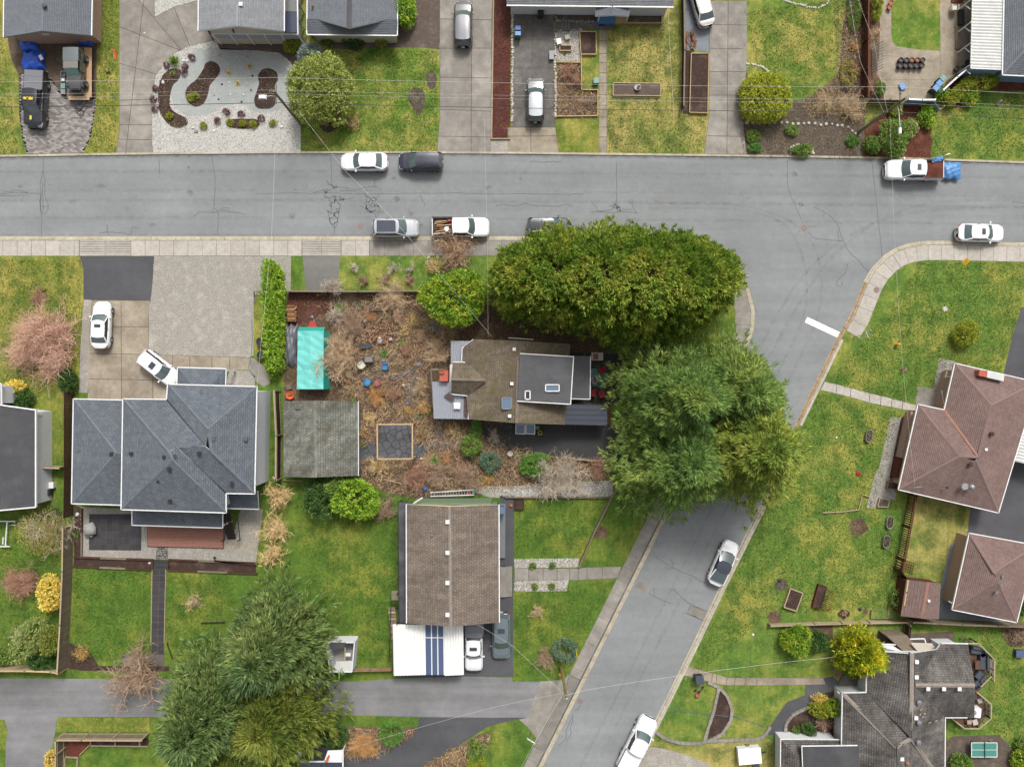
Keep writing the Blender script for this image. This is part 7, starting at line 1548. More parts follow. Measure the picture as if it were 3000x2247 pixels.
# leafless shrubs and small trees: label, (c, r, x, y), radius, height, material, n0, n1, n2
T_=[
 ('bare_tree','pinkish leafless spreading tree on the left lawn','tree',(0,2,370,320),4.4,3.8,'twig_pink',34,500,3200,'leaf_pinkbrown',500),
 ('bare_shrub','rusty round leafless shrub on the lower left lawn','bush',(0,3,170,960),2.3,2.0,'twig_red',22,300,1500,'leaf_dead',300),
 ('budding_tree','pale yellow-green budding tree beside the leaning fence','tree',(0,3,350,530),2.6,3.4,'twig_grey',16,240,900,'leaf_budding',5200),
 ('bare_tree','tan leafless tree next to the teal shelter','tree',(1,2,690,440),2.9,3.6,'twig_tan',34,360,1400,None,0),
 ('bare_shrub','pale leafless shrub arching over the path end at the fence','bush',(1,1,650,1250),1.4,2.0,'twig_grey',18,130,400,None,0),
 ('bare_shrub','pale leafless shrub right of the red mulch bed','bush',(1,2,680,70),1.3,1.8,'twig_grey',18,130,400,None,0),
 ('bare_shrub','tan leafless shrub with pale flower heads over the white pickup','bush',(1,1,1720,900),2.4,2.0,'twig_tan',24,260,700,'leaf_pinkbrown',2000),
 ('bare_shrub','tan leafless flowering shrub beside the boulevard stones','bush',(1,1,1530,1060),.9,1.2,'twig_tan',18,130,400,'leaf_straw',300),
 ('bare_shrub','tan leafless shrub left of the bright laurel bush','bush',(1,1,1190,1340),2.5,2.0,'twig_tan',26,240,900,None,0),
 ('bare_shrub','first brown round shrub along the garden fence','bush',(1,1,930,1180),.7,.9,'twig_brown',16,90,300,'leaf_dead',120),
 ('bare_shrub','second brown round shrub along the garden fence','bush',(1,1,1115,1175),.75,.9,'twig_brown',16,90,300,'leaf_dead',120),
 ('bare_shrub','third brown round shrub along the garden fence','bush',(1,1,1320,1185),.75,.9,'twig_brown',16,90,300,'leaf_dead',120),
 ('bare_shrub','dense brown thicket around the red mulch circle','bush',(1,2,820,170),2.1,1.6,'twig_brown',26,240,900,None,0),
 ('bare_shrub','ornamental tan tuft shrub in the middle garden','bush',(1,2,1235,95),.8,.8,'twig_pink',24,120,400,None,0),
 ('bare_shrub','tan leafless thicket left of the metal patio roof','bush',(1,2,1560,400),2.1,1.6,'twig_tan',22,220,800,None,0),
 ('bare_shrub','olive leafless shrub below the orange chimney','bush',(1,2,1420,690),1.2,1.1,'twig_tan',18,150,500,'leaf_budding',160),
 ('bare_shrub','orange-brown ornamental shrub below the garden chairs','bush',(1,2,1040,770),1.3,1.2,'twig_orange',24,200,700,None,0),
 ('bare_shrub','rusty brown shrub right of the orange ornamental shrub','bush',(1,2,1210,750),.9,1.0,'twig_red',18,140,450,'leaf_dead',140),
 ('bare_shrub','reddish brown leafless hedge section beside the pergola, left','bush',(1,3,1390,60),1.9,1.7,'twig_red',22,220,900,None,0),
 ('bare_shrub','reddish brown leafless hedge section beside the pergola, middle','bush',(1,3,1600,40),1.8,1.6,'twig_brown',22,200,700,None,0),
 ('bare_shrub','reddish brown leafless hedge section beside the pergola, right','bush',(1,3,1820,60),1.9,1.6,'twig_brown',22,200,700,None,0),
 ('bare_shrub','straw-coloured leafless bush at the corner of the pergola','bush',(1,2,1060,1390),1.4,1.2,'twig_straw',18,130,300,None,0),
 ('bare_shrub','straw-coloured bush right of the mossy garage','bush',(1,2,980,960),1.0,.9,'twig_straw',20,130,400,None,0),
 ('bare_shrub','brown leafless bush right of the light green rhododendron','bush',(1,3,1090,330),1.7,2.0,'twig_brown',20,200,800,None,0),
 ('bare_tree','straw-coloured leafless tree at the corner of the large grey house','tree',(1,3,180,230),1.9,3.2,'twig_straw',26,200,420,None,0),
 ('bare_tree','straw-coloured leafless tree along the stone yard, lower','tree',(1,3,150,500),2.0,3.0,'twig_straw',26,200,420,None,0),
 ('bare_tree','straw-coloured leafless tree below the stone yard corner','tree',(1,3,130,720),1.7,2.6,'twig_straw',22,160,340,None,0),
 ('bare_tree','greyish leafless tree between driveway and front lawn','tree',(2,3,420,80),3.0,3.2,'twig_grey',24,320,1500,None,0),
 ('bare_shrub','brown leafless hedge beside the dark asphalt driveway, right','bush',(2,2,750,1400),1.5,1.2,'twig_red',22,200,800,'leaf_dead',200),
 ('bare_tree','brown leafless tree hanging over the alley','tree',(0,4,1130,720),3.6,5.0,'twig_brown',22,220,900,None,0),
 ('bare_tree','thin leafless sapling on the lawn left of the conifers','tree',(0,3,1660,1140),1.3,2.0,'twig_tan',9,50,130,None,0),
 ('bare_shrub','pinkish dry bush beside the white canopy','bush',(1,4,930,1290),1.75,1.7,'twig_orange',26,320,1600,'leaf_pinkbrown',400),
 ('bare_shrub','leafless bush on the front lawn near the gravel strip','bush',(2,3,220,1215),1.1,1.0,'twig_tan',14,80,180,None,0),
 ('bare_shrub','leafless bush left of the bluish shrub near the utility pole','bush',(2,4,290,540),1.4,1.5,'twig_brown',16,120,340,None,0),
 ('bare_shrub','dry bush at the lower end of the dark bed','bush',(3,0,700,950),1.9,1.3,'twig_tan',22,200,800,'leaf_budding',200),
 ('bare_shrub','dry rusty bush in the dark fence bed','bush',(3,0,745,600),.9,.9,'twig_red',18,120,400,None,0),
 ('bare_shrub','dry bush leaning over the dark fence top','bush',(3,0,900,290),1.1,1.4,'twig_tan',18,120,340,None,0),
 ('bare_shrub','rusty bush left of the patio slabs','bush',(3,0,900,760),1.0,1.2,'twig_red',18,130,400,None,0),
 ('bare_shrub','dry bush along the lower edge of the round lawn','bush',(3,0,480,880),1.6,1.0,'twig_tan',20,160,500,'leaf_budding',300),
 ('bare_shrub','dry rusty tufted bush beside the fence of the round lawn','bush',(3,0,750,400),.7,.8,'twig_orange',16,90,260,None,0),
 ('bare_shrub','reddish dry bush in the L-shaped bed, upper','bush',(2,0,480,620),1.1,.8,'twig_red',20,170,600,'leaf_dead',200),
 ('bare_shrub','reddish dry bush in the L-shaped bed, middle','bush',(2,0,560,720),.9,.7,'twig_red',18,140,500,'leaf_dead',150),
 ('bare_shrub','reddish dry bush in the L-shaped bed, lower right','bush',(2,0,650,890),.9,.7,'twig_brown',18,140,500,None,0),
 ('bare_shrub','low spreading bush beside the round olive-green bush','bush',(1,0,830,1050),1.1,.7,'twig_tan',22,180,600,'leaf_budding',900),
 ('bare_shrub','brown bush in front of the charcoal-roofed house entrance','bush',(3,4,610,640),.9,.9,'twig_brown',18,130,400,'leaf_dead',120),
 ('bare_shrub','brown dry bush at the right edge below the brown garage','bush',(3,4,2160,330),1.3,1.1,'twig_brown',18,140,400,'leaf_dead',160),
 ('bare_shrub','ball of dry twigs alone on the right lawn','bush',(3,2,1182,532),.42,.6,'twig_brown',22,120,300,None,0),
 ('bare_shrub','dead brown shrub in the round hole near the plank wall','bush',(3,3,655,1230),.5,.5,'twig_brown',14,70,160,None,0),
 ('bare_shrub','pale leafless sapling in the front lawn left','bush',(1,1,850,1070),.9,1.5,'twig_grey',8,50,120,None,0),
 ('bare_shrub','pale leafless sapling in the front lawn middle','bush',(1,1,1190,1080),1.0,1.6,'twig_grey',8,50,120,None,0),
 ('bare_shrub','pale leafless sapling in the front lawn right','bush',(1,1,1340,1085),.8,1.3,'twig_grey',8,50,120,None,0),
 ('bare_shrub','dry tangled bush near the fence corner by the alley','bush',(0,4,700,490),1.0,1.0,'twig_orange',18,120,340,'leaf_budding',260),
 ('bare_shrub','brown dry bush on the bank at the bottom edge','bush',(1,4,1700,1380),1.0,.8,'twig_brown',18,130,400,'leaf_straw',160),
 ('bare_shrub','tangled leafless bush at the far lower left','bush',(0,4,150,360),1.1,1.2,'twig_grey',18,120,340,None,0),
 ('bare_shrub','brown dry bush in the upper left planting bed','bush',(0,1,330,1320),1.1,.7,'twig_red',22,150,500,'leaf_dead',200),
 ('bare_shrub','tangle of bare branches below the bright shrub','bush',(1,2,2060,1100),1.1,1.0,'twig_grey',14,90,240,None,0),
 ('bare_shrub','dry brown bush in the curved bed by the charcoal-roofed house','bush',(3,4,480,1110),1.2,.8,'twig_brown',20,140,400,'leaf_dead',160),
]
for(n_,lab,cat,pos,rad,h,m,n0,n1,n2,lf,ln)in T_:twigs(n_,lab,cat,*q1(*pos),rad,h,m,n0,n1,n2,r=.016+.007*h,leaf=lf,leafn=ln,leafL=.11)
# middle garden: smaller dry plants, counted from the left
mg=[(1,2,820,260),(1,2,1000,60),(1,2,1290,200),(1,2,1350,120),(1,2,1430,250),(1,2,1640,130),(1,2,1700,230),(1,2,1300,380),(1,2,1240,480),(1,2,1480,300),(1,2,820,700),(1,2,1330,900),(1,2,1450,880),(1,2,1430,1090),(1,2,1700,1050),(1,2,1480,1330),(1,2,1650,1300),(1,2,1780,1380),(1,2,920,1080),(1,3,2000,70)]
mg.sort(key=lambda a:a[2])
for i,a in enumerate(mg):twigs('dry_perennial','%s clump of dry stalks from the left in the middle garden'%ordinal(i,20),'plant',*q1(*a),rnd.uniform(.6,1.0),rnd.uniform(.5,.8),('twig_brown','twig_tan','twig_red','twig_orange')[i%4],18,100,300,r=.012,leaf=('leaf_dead','leaf_budding','leaf_straw')[i%3],leafn=120,leafL=.12,group='dry clumps in the middle garden')
# grassy and flowering clumps
TF=[('grass_clump','bright green grass clump by the grey covered grill',(1,2,1110,400),.55,.5,'leaf_grass',130),('grass_clump','green grass patch above the small path in the middle garden',(1,2,1255,300),.5,.35,'leaf_mid',100),('grass_clump','green tuft beside the orange shrub',(1,2,830,795),.3,.25,'leaf_grass',60),('grass_clump','teal-green leafy clump near the pergola',(1,2,1415,935),.45,.4,'leaf_bluegreen',90),('grass_clump','green leafy clump right of the teal-green one',(1,2,1480,910),.5,.5,'leaf_mid',100),('fern','green fern left of the red mulch circle',(1,2,720,10),.8,.5,'leaf_mid',120),('fern','pale green fern near the garden fence',(1,1,875,1390),.45,.35,'leaf_bluegreen',80),('yucca','spiky yucca at the driveway edge of the rock garden',(0,0,1505,530),.85,.8,'leaf_mid',170),('palm_plant','green fan-leaved plant beside the dark paver patio',(0,3,665,545),.5,.5,'leaf_mid',90),('grass_clump','green tuft of long leaves under the shrubs by the white wall gravel',(2,3,950,190),.4,.35,'leaf_mid',70),('grass_clump','upright green clump right of the mossy garage',(1,2,925,1190),.4,.4,'leaf_mid',80),('grass_clump','green leafy plant in the lower middle garden',(1,2,1540,1320),.7,.4,'leaf_grass',120),('grass_clump','yellow-flowered clump beside the stepping stones',(1,2,1700,1070),.3,.3,'leaf_yellow',60),('grass_clump','green bush below the yucca in the kidney bed',(0,0,1490,640),.35,.4,'leaf_mid',90),('grass_clump','low bright plant in the L-shaped bed',(2,0,585,810),.3,.25,'leaf_grass',60),('grass_clump','low plant in the stone bed by the white crate',(2,0,455,470),.3,.25,'leaf_mid',60)]
for(n_,lab,pos,r,h,m,n)in TF:tuft(n_,lab,'plant',*q1(*pos),r,h,m,n,.05)
hea=sorted([(0,0,1655,495),(0,0,1445,570),(0,0,1595,575),(0,0,1598,630),(0,0,1345,770),(0,0,1332,860),(0,0,1338,945),(0,0,1960,970),(0,0,2082,985),(0,0,1880,1045),(1,0,45,1025)],key=lambda a:a[0]*2212+a[2])
for i,a in enumerate(hea):shrub('heather','%s purple heather clump from the left in the white rock garden'%ordinal(i,11),'plant',*q1(*a),.28,.28,.35,'leaf_purple',60,10,.09,.04,group='heather clumps in the rock garden')
yel=sorted([(0,0,1978,630),(0,0,2155,575),(0,0,2055,722),(0,0,2090,385)],key=lambda a:a[2])
for i,a in enumerate(yel):tuft('golden_grass','%s yellow grass tuft from the left in the grey gravel'%ordinal(i,4),'plant',*q1(*a),.38 if i!=2 else .2,.35,'leaf_straw',90,.03,'yellow grasses in the rock garden')
grn=sorted([(0,0,1465,1010),(0,0,1762,1088),(0,0,1990,1062),(0,0,2100,1072),(0,0,2190,1078),(1,0,150,1068),(0,0,1660,850),(0,0,1690,830)],key=lambda a:a[0]*2212+a[2])
for i,a in enumerate(grn):shrub('dwarf_shrub','%s dwarf green shrub from the left in the rock garden'%ordinal(i,8),'plant',*q1(*a),.3,.28,.38,'leaf_boxwood',60,10,.1,.05,group='dwarf shrubs in the rock garden')
for i,(x,y)in enumerate(((180,815),(347,808),(200,995),(343,990))):shrub('boxwood_ball',('left boxwood ball in the upper gravel strip','right boxwood ball in the upper gravel strip','left boxwood ball in the lower gravel strip','right boxwood ball in the lower gravel strip')[i],'plant',*q1(2,3,x,y),.26,.26,.45,'leaf_mid',90,10,.08,.05,group='boxwood balls along the front walk')
# ------------------------------------------------------------------ vehicles
VC=[
 ('pickup_truck','black pickup with grey bed cover on the far left setts','pickup',104,293,267,dict(paint_m='car_black',glass='car_glass',bed='tonneau',cat='pickup',z0=.115)),
 ('car','dark grey hatchback with roof coloured pale like reflected sky at the top of the wide driveway','suv',1357,70,90,dict(paint_m='car_darkgrey',roof_m='car_gunmetal',z0=.118)),  # roof colour paints the sky's reflection onto a dark grey car
 ('car','white saloon parked at the north kerb, left of the navy car','sedan',1066,473,180,dict(paint_m='car_white')),
 ('car','navy blue estate car parked at the north kerb behind the white saloon','suv',1232,473,180,dict(paint_m='car_navy',glass='car_glass',scale=.97)),
 ('car','dark grey SUV with silver roof in the dark driveway','suv',1569,293,90,dict(paint_m='car_darkgrey',roof_m='car_silver',z0=.118,scale=.96)),
 ('car','pearl white saloon at the top edge beside the firewood','sedan',2055,10,106,dict(paint_m='car_pearl',z0=.11)),
 ('pickup_truck','white pickup loaded with bark and a blue tarpaulin','pickup',2678,498,180,dict(paint_m='car_white',cat='pickup',bed='bark',sunroof=(.35,.62,.3))),
 ('car','white saloon with sunroof parked by the east corner pavement','sedan',2876,682,-1,dict(paint_m='car_white',sunroof=(.62,.86,.32))),
 ('car','silver SUV with dark glass roof at the south kerb','suv',1158,668,0,dict(paint_m='car_silver',glass='car_glass',sunroof=(.06,.95,.62),rails='steel')),
 ('pickup_truck','white pickup with a bed full of branches at the south kerb','pickup',1350,666,0,dict(paint_m='car_white',cat='pickup',bed='open')),
 ('car','black SUV half hidden under the cedar row','suv',1610,664,0,dict(paint_m='car_black',rails='steel',scale=.97)),
 ('car','white saloon standing straight on the concrete driveway','sedan',296,952,88,dict(paint_m='car_white',sunroof=(.62,.84,.34),z0=.118)),
 ('car','white SUV turned askew by the garage of the large grey house','suv',467,1079,-38,dict(paint_m='car_white',roof_m='car_white',sunroof=(.55,.8,.36),z0=.118,scale=.98)),
 ('car','white fastback with glass roof on the side street','coupe',2121,1650,66,dict(paint_m='car_white',roof_m='glass_roof')),
 ('pickup_truck','white pickup at the bottom edge of the side street','pickup',1868,2178,63.5,dict(paint_m='car_white',cat='pickup',bed='cover')),
 ('pickup_truck','white pickup with black bed cover next to the carport','pickup',1388,1888,270,dict(paint_m='car_white',cat='pickup',bed='tonneau',sunroof=(.45,.72,.4),scale=.93,z0=.118)),
 ('car','grey-blue SUV next to the white pickup in the carport driveway','suv',1469,1862,270,dict(paint_m='car_greyblue',rails='steel',sunroof=(.4,.62,.38),z0=.118)),
]
CARO=[car(n_,lab,k_,u,v,a,**kw)for(n_,lab,k_,u,v,a,kw)in VC]
pk_black,pk_bark,pk_logs=CARO[0],CARO[6],CARO[9]
# yellow paint marks on the black pickup's roof and bonnet
for(x,y,sx,sy,z)in((.30,.16,.30,.62,1.885),(.30,-.22,.26,.5,1.885),(2.0,-.1,.45,.22,1.20)):
  p=MB()
  p.grid([[(x+sx*.5*a*(1+.3*math.sin(7*b)),y+sy*.5*b*(1+.2*math.cos(5*a)),z+.03)for b in(-1,-.6,-.2,.2,.6,1)]for a in(-1,-.4,.2,.8)]); part(pk_black,'yellow_marking',p,'paint_yellow',0,0)
part(pk_black,'red_strap',MB().tube([(-.85,-.75,1.26),(-.8,-.2,1.27),(-.86,.4,1.26),(-.8,.8,1.25)],.05,5),'red_plastic',0,0)
# load of the bark pickup
bm=MB(); G=[]
for i in range(9):
  G.append([(-2.85+i*.26,-.86+j*.215,.95+.33*math.sin(math.pi*min(1,(i+1)/7))*math.sin(math.pi*(j+.5)/9)+rnd.uniform(0,.05))for j in range(9)])
bl=MB().grid(G); pos=local(pk_bark,0,0,0)
o=put('bark_load',bl.mesh('bark_load'),'mulch_bark',None,pk_bark.location); o.rotation_euler=pk_bark.rotation_euler; tag(o,'heap of red bark in the bed of the tarpaulin pickup','bark')
def draped(name,label,cx,cy,sx,sy,rz,z0,hgt,mat,seed,cat='tarpaulin',n=14,top=None,fold=.12):
  rg=random.Random(seed); G=[]; ph=[rg.uniform(0,6)for _ in range(6)]
  for i in range(n+1):
    row=[]
    for j in range(n+1):
      a,b=2*i/n-1,2*j/n-1
      w=1+.10*math.sin(5*a+ph[0])*math.cos(3*b+ph[1])
      h=hgt*max(0,(1-a*a)*(1-b*b))**.5+fold*(.5+.5*math.sin(9*a+4*b+ph[2]))*(.5+.5*math.sin(11*b-5*a+ph[3]))+rg.uniform(0,.04)
      row.append((sx/2*a*w,sy/2*b*(1+.08*math.sin(6*a+ph[4])),h))
    G.append(row)
  o=put(name,MB().grid(G).mesh(name,True),M[mat],None,(cx,cy,z0)); o.rotation_euler=(0,0,rz); return tag(o,label,cat)
p=W(*q1(3,1,1590,235),.6); draped('tarpaulin','light blue tarpaulin hanging off the back of the bark pickup',p.x+.1,p.y,1.75,1.7,0,.35,.35,'tarp_lightblue',3)
p=W(*q1(3,1,1465,140),1.2); draped('tarpaulin','folded corner of blue tarpaulin on the bark heap',p.x,p.y,1.2,.5,.2,1.15,.12,'tarp_lightblue',4)
lg=thing('branch_load','sawn branches and boards lying in the white pickup bed','branches',pk_logs.location,pk_logs.rotation_euler.z)
for i in range(22):
  y=-.75+i*.068+rnd.uniform(-.05,.05); a=rnd.uniform(-.25,.25); x0=rnd.uniform(-2.8,-2.4); x1=rnd.uniform(-1.5,-.95)
  part(lg,'branch',MB().tube([(x0,y,.78+rnd.uniform(0,.25)),((x0+x1)/2,y+a*.3,.95+rnd.uniform(0,.2)),(x1,max(-.8,min(.8,y+a)),.85+rnd.uniform(0,.25))],rnd.uniform(.025,.05),5),M[('log','twig_tan','timber_dark','split_wood')[i%4]],0,0)
part(lg,'white_bag',MB().rock((-1.4,-.3,1.2),.28,.5),'white_trim',0,0); part(lg,'red_can',MB().box((-1.15,.6,1.15),(.3,.2,.25)),'red_plastic',0,0)
# utility trailer with a part-dismantled off-road car
c=W(*q1(0,0,690,640),.5); tr=thing('utility_trailer','flat utility trailer with plywood deck under the grey-green off-roader','trailer',(c.x,c.y,.115),R(270))
part(tr,'deck',MB().box((0,0,.62),(5.2,2.3,.06)),'timber_grey',0,0); part(tr,'frame',MB().box((0,1.1,.52),(5.2,.1,.14)).box((0,-1.1,.52),(5.2,.1,.14)).bar((2.6,.9,.52),(3.9,0,.5),.1,.12).bar((2.6,-.9,.52),(3.9,0,.5),.1,.12),'dark_metal',0,0)
part(tr,'plywood_sheet',MB().box((0,1.0,.672),(5.0,.75,.03)),'plywood',0,0); part(tr,'plywood_sheet',MB().box((2.6,.1,.69),(.35,2.1,.03)),'plywood',0,0); part(tr,'hitch',MB().box((3.95,0,.45),(.3,.14,.14)),'steel',0,0)
part(tr,'jack',MB().tube([(3.7,.15,0),(3.7,.15,.9)],.05,7),'dark_metal',0,0); add_wheels(tr,(-.5,.5),.9,.3,.2)
jc=W(*q1(0,0,650,610),1.6); jp=thing('off_road_car','boxy grey-green off-road car with hardtop standing on the trailer','car',(jc.x,jc.y,.78),R(270))
def jpart(n_,mb,m,sm=False):return part(jp,n_,mb,M[m],sm,False)
tub=MB(); G=[]
for(x,w,t_)in((-1.95,.72,.95),(-1.85,.76,1.0),(-.2,.76,1.0),(.35,.74,1.02),(.5,.68,1.04),(1.5,.60,.98),(1.85,.56,.9),(1.92,.5,.7)):G.append([(x,0,.42),(x,w,.42),(x,w,t_-.06),(x,w-.06,t_),(x,0,t_+.03),(x,-w+.06,t_),(x,-w,t_-.06),(x,-w,.42)])
tub.grid(G,True); tub.f+=[tuple(range(8)),tuple(range(len(G)*8-1,(len(G)-1)*8-1,-1))]; jpart('body',tub,'jeep_dark')
ht=MB()
for(x0,x1,m)in((-1.98,-.62,'jeep_green'),(-.60,.12,'cloth_grey')):jpart('hardtop' if x0<-1 else 'soft_top',MB().grid([[(x,y*.74,1.62+.05*(1-y*y)-(.06 if x==x0 and x0<-1 else 0))for y in(-1,-.7,0,.7,1)]for x in(x0,(x0+x1)/2,x1)]),m,True)
for s in(1,-1):
  jpart('side_panel',MB().box((-1.3,s*.75,1.3),(1.3,.05,.62)),'jeep_green'); jpart('side_window',MB().box((-1.3,s*.785,1.36),(1.0,.02,.36)),'car_glass_dark'); jpart('door',MB().box((-.2,s*.77,.95),(.85,.05,.75)),'jeep_dark')
  jpart('fender',MB().grid([[(1.25+.52*math.cos(a),s*(.58+.30*k),.55+.42*math.sin(a))for k in(0,1)]for a in[R(x)for x in(5,45,90,135,175)]]),'jeep_dark'); jpart('fender',MB().grid([[(-1.3+.5*math.cos(a),s*(.70+.18*k),.55+.40*math.sin(a))for k in(0,1)]for a in[R(x)for x in(5,45,90,135,175)]]),'jeep_dark')
  jpart('headlight',MB().tube([(1.9,s*.36,.78),(1.95,s*.36,.78)],.1,12),'head_lamp'); jpart('mirror',MB().box((.38,s*.95,1.15),(.08,.2,.22)),'black_plastic')
jpart('windscreen',MB().slab3([Vector(a)for a in((.14,-.66,1.62),(.14,.66,1.62),(.55,.66,1.08),(.55,-.66,1.08))],.03),'bin_teal'); jpart('front_bumper',MB().bar((2.05,-.8,.55),(2.05,.8,.55),.16,.14),'black_plastic'); jpart('grille',MB().box((1.94,0,.74),(.04,.9,.36)),'jeep_dark'); jpart('spare_wheel',MB().tube([(-2.0,0,.95),(-2.2,0,.95)],.34,18),'rubber')
add_wheels(jp,(-1.3,1.25),.80,.36,.25)
# ------------------------------------------------------------------ tarpaulins, bins and odds by the left house
p=W(*q1(0,0,250,380),.3); draped('tarpaulin','upper blue tarpaulin against the low grey house',p.x,p.y,1.9,1.5,0,.12,.55,'tarp_blue',11)
p=W(*q1(0,0,285,525),.3); draped('tarpaulin','large blue tarpaulin behind the black pickup',p.x,p.y,2.3,2.0,.1,.12,.6,'tarp_blue',12)
p=W(*q1(0,0,735,355),.3); draped('tarpaulin','small blue tarpaulin beside the trailer',p.x,p.y,1.5,.95,0,.12,.45,'tarp_blue',13)
def boxy(name,label,cat,c_,r_,x,y,d,mat,rz=0.0,z=.11,group=None,lid=None):
  c=W(*q1(c_,r_,x,y),z+d[2]); t=thing(name,label,cat,(c.x,c.y,z),rz,group)
  part(t,'body',MB().box((0,0,d[2]/2),d,taper=1.06),M[mat],0,0); part(t,'lid',MB().box((0,0,d[2]+.025),(d[0]*1.1,d[1]*1.1,.05)),M[lid or mat],0,0); return t
boxy('folded_board','white board lying on the large blue tarpaulin','board',0,0,355,500,(.3,.5,.04),'white_trim',.5,.72); boxy('wooden_block','pinkish board on the small blue tarpaulin','board',0,0,728,347,(.5,.3,.05),'plywood',0,.6)
boxy('storage_box','green storage box beside the off-road car','box',0,0,545,745,(.42,.5,.3),'bin_teal'); boxy('storage_box','blue storage box at the front of the off-road car','box',0,0,545,795,(.42,.45,.3),'bin_grey')
def crate(name,label,c_,r_,x,y,d,mat,rz=0.0,fill='black_plastic',z=.11,cat='crate'):
  c=W(*q1(c_,r_,x,y),z+.2); t=thing(name,label,cat,(c.x,c.y,z),rz); lx,ly,h=d
  for s in(1,-1):
    part(t,'side',MB().box((0,s*ly/2,h/2),(lx,.04,h)),M[mat],0,0); part(t,'side',MB().box((s*lx/2,0,h/2),(.04,ly-.04,h)),M[mat],0,0)
  part(t,'contents',MB().box((0,0,h*.35),(lx-.06,ly-.06,h*.6)),M[fill],0,0); return t
crate('storage_crate','open grey crate beside the off-road car, upper',0,0,545,640,(.42,.42,.3),'bin_grey'); crate('storage_crate','open grey crate beside the off-road car, lower',0,0,545,690,(.42,.4,.3),'bin_grey',fill='white_trim')
def bin_(label,c_,r_,x,y,body,lid,rz=0.0,h=.95,s=.55,group=None):
  c=W(*q1(c_,r_,x,y),h); t=thing('wheelie_bin',label,'bin',(c.x,c.y,.11),rz,group)
  part(t,'body',MB().box((0,0,h/2-.02),(s*.85,s*.9,h),taper=1.15),M[body],0,0); part(t,'lid',MB().box((0,0,h+.02),(s*1.05,s*1.1,.07),taper=.92),M[lid],0,0); part(t,'handle',MB().bar((-s*.58,-s*.35,h-.03),(-s*.58,s*.35,h-.03),.04,.04),M[body],0,0)
  for k in(-1,1):part(t,'bin_wheel',MB().tube([(-s*.4,k*s*.38,.1),(-s*.4,k*s*.48,.1)],.1,12),'rubber',0,0)
bin_('blue-lidded wheelie bin beside the dark driveway',2,0,52,255,'bin_green','bin_blue'); bin_('pale wheelie bin just below the blue-lidded one',2,0,52,290,'bin_green','bin_lid_blue')
bin_('small green bin standing by the narrow front path',2,0,728,702,'bin_green','bin_teal',.05,.6); bin_('dark bin by the long house garage',2,0,250,112,'bin_black','bin_black',0,.9)
bin_('pale green wheelie bin at the blue fence',3,0,1508,680,'bin_green','bin_teal',R(45)); bin_('middle of three wheelie bins at the blue fence',3,0,1478,725,'bin_black','bin_lid_blue',R(45)); bin_('lowest wheelie bin at the blue fence',3,0,1448,765,'bin_black','bin_lid_blue',R(45)); boxy('plastic_tub','blue plastic tub lying on the blue house patio','tub',3,0,1163,748,(.5,.6,.2),'bin_lid_blue',R(25))
bin_('dark compost bin at the front path by the lower right house',2,4,1620,720,'bin_black','cushion_slate',.1,1.0,.8); bin_('green-lidded bin beside the cold frame',2,2,220,1040,'bin_black','bin_green',0,.8,.4)
boxy('garden_wheelbarrow','grey plastic cart beside the stone bed','cart',2,0,342,478,(.42,.8,.35),'bin_grey',0); boxy('storage_bench','blue-grey plastic bench at the right edge','bench',3,4,2185,495,(.9,.65,.45),'cushion_slate',0,lid='poly_blue')
bin_('dark recycling bin near the white house annex',0,3,410,185,'bin_black','bin_black',0,.7,.6); boxy('storage_box','white storage box beside the white house','box',0,3,428,122,(.75,.55,.5),'white_trim')
# barrels on the patio
for j,y in enumerate((525,573)):
  for i in range(5):
    c=W(*q1(3,0,1145+i*47-j*6,y),.45); t=thing('barrel_planter','%s brown barrel from the left in the %s row on the blue house patio'%(ordinal(i,5),'upper' if j==0 else 'lower'),'barrel',(c.x,c.y,.106),0,'barrels on the patio')
    part(t,'tub',MB().lathe([(.20,0),(.26,.25),(.25,.5),(.21,.5),(.2,.3),(.01,.3)],n=16),M['pot_dark' if(i*2+j)%3 else 'timber_brown'],0,0); part(t,'hoop',MB().lathe([(.257,.36),(.275,.37),(.275,.41),(.255,.42)],n=16),M['terracotta' if i in(2,3)and j==0 else 'dark_metal'],0,0)
def pot(label,c_,r_,x,y,r,h,mat,group=None,name='plant_pot'):
  c=W(*q1(c_,r_,x,y),h); t=thing(name,label,'pot',(c.x,c.y,.112),0,group); part(t,'rim',MB().lathe([(r*.9,h*.8),(r*1.05,h*.85),(r*1.05,h),(r*.8,h),(r*.78,h*.7)],n=16),M[mat],0,0); part(t,'bowl',MB().lathe([(r*.65,0),(r*.95,h*.85),(r*.8,h*.8),(.01,h*.7)],n=16),M['soil' if h>.6 else mat],0,0)
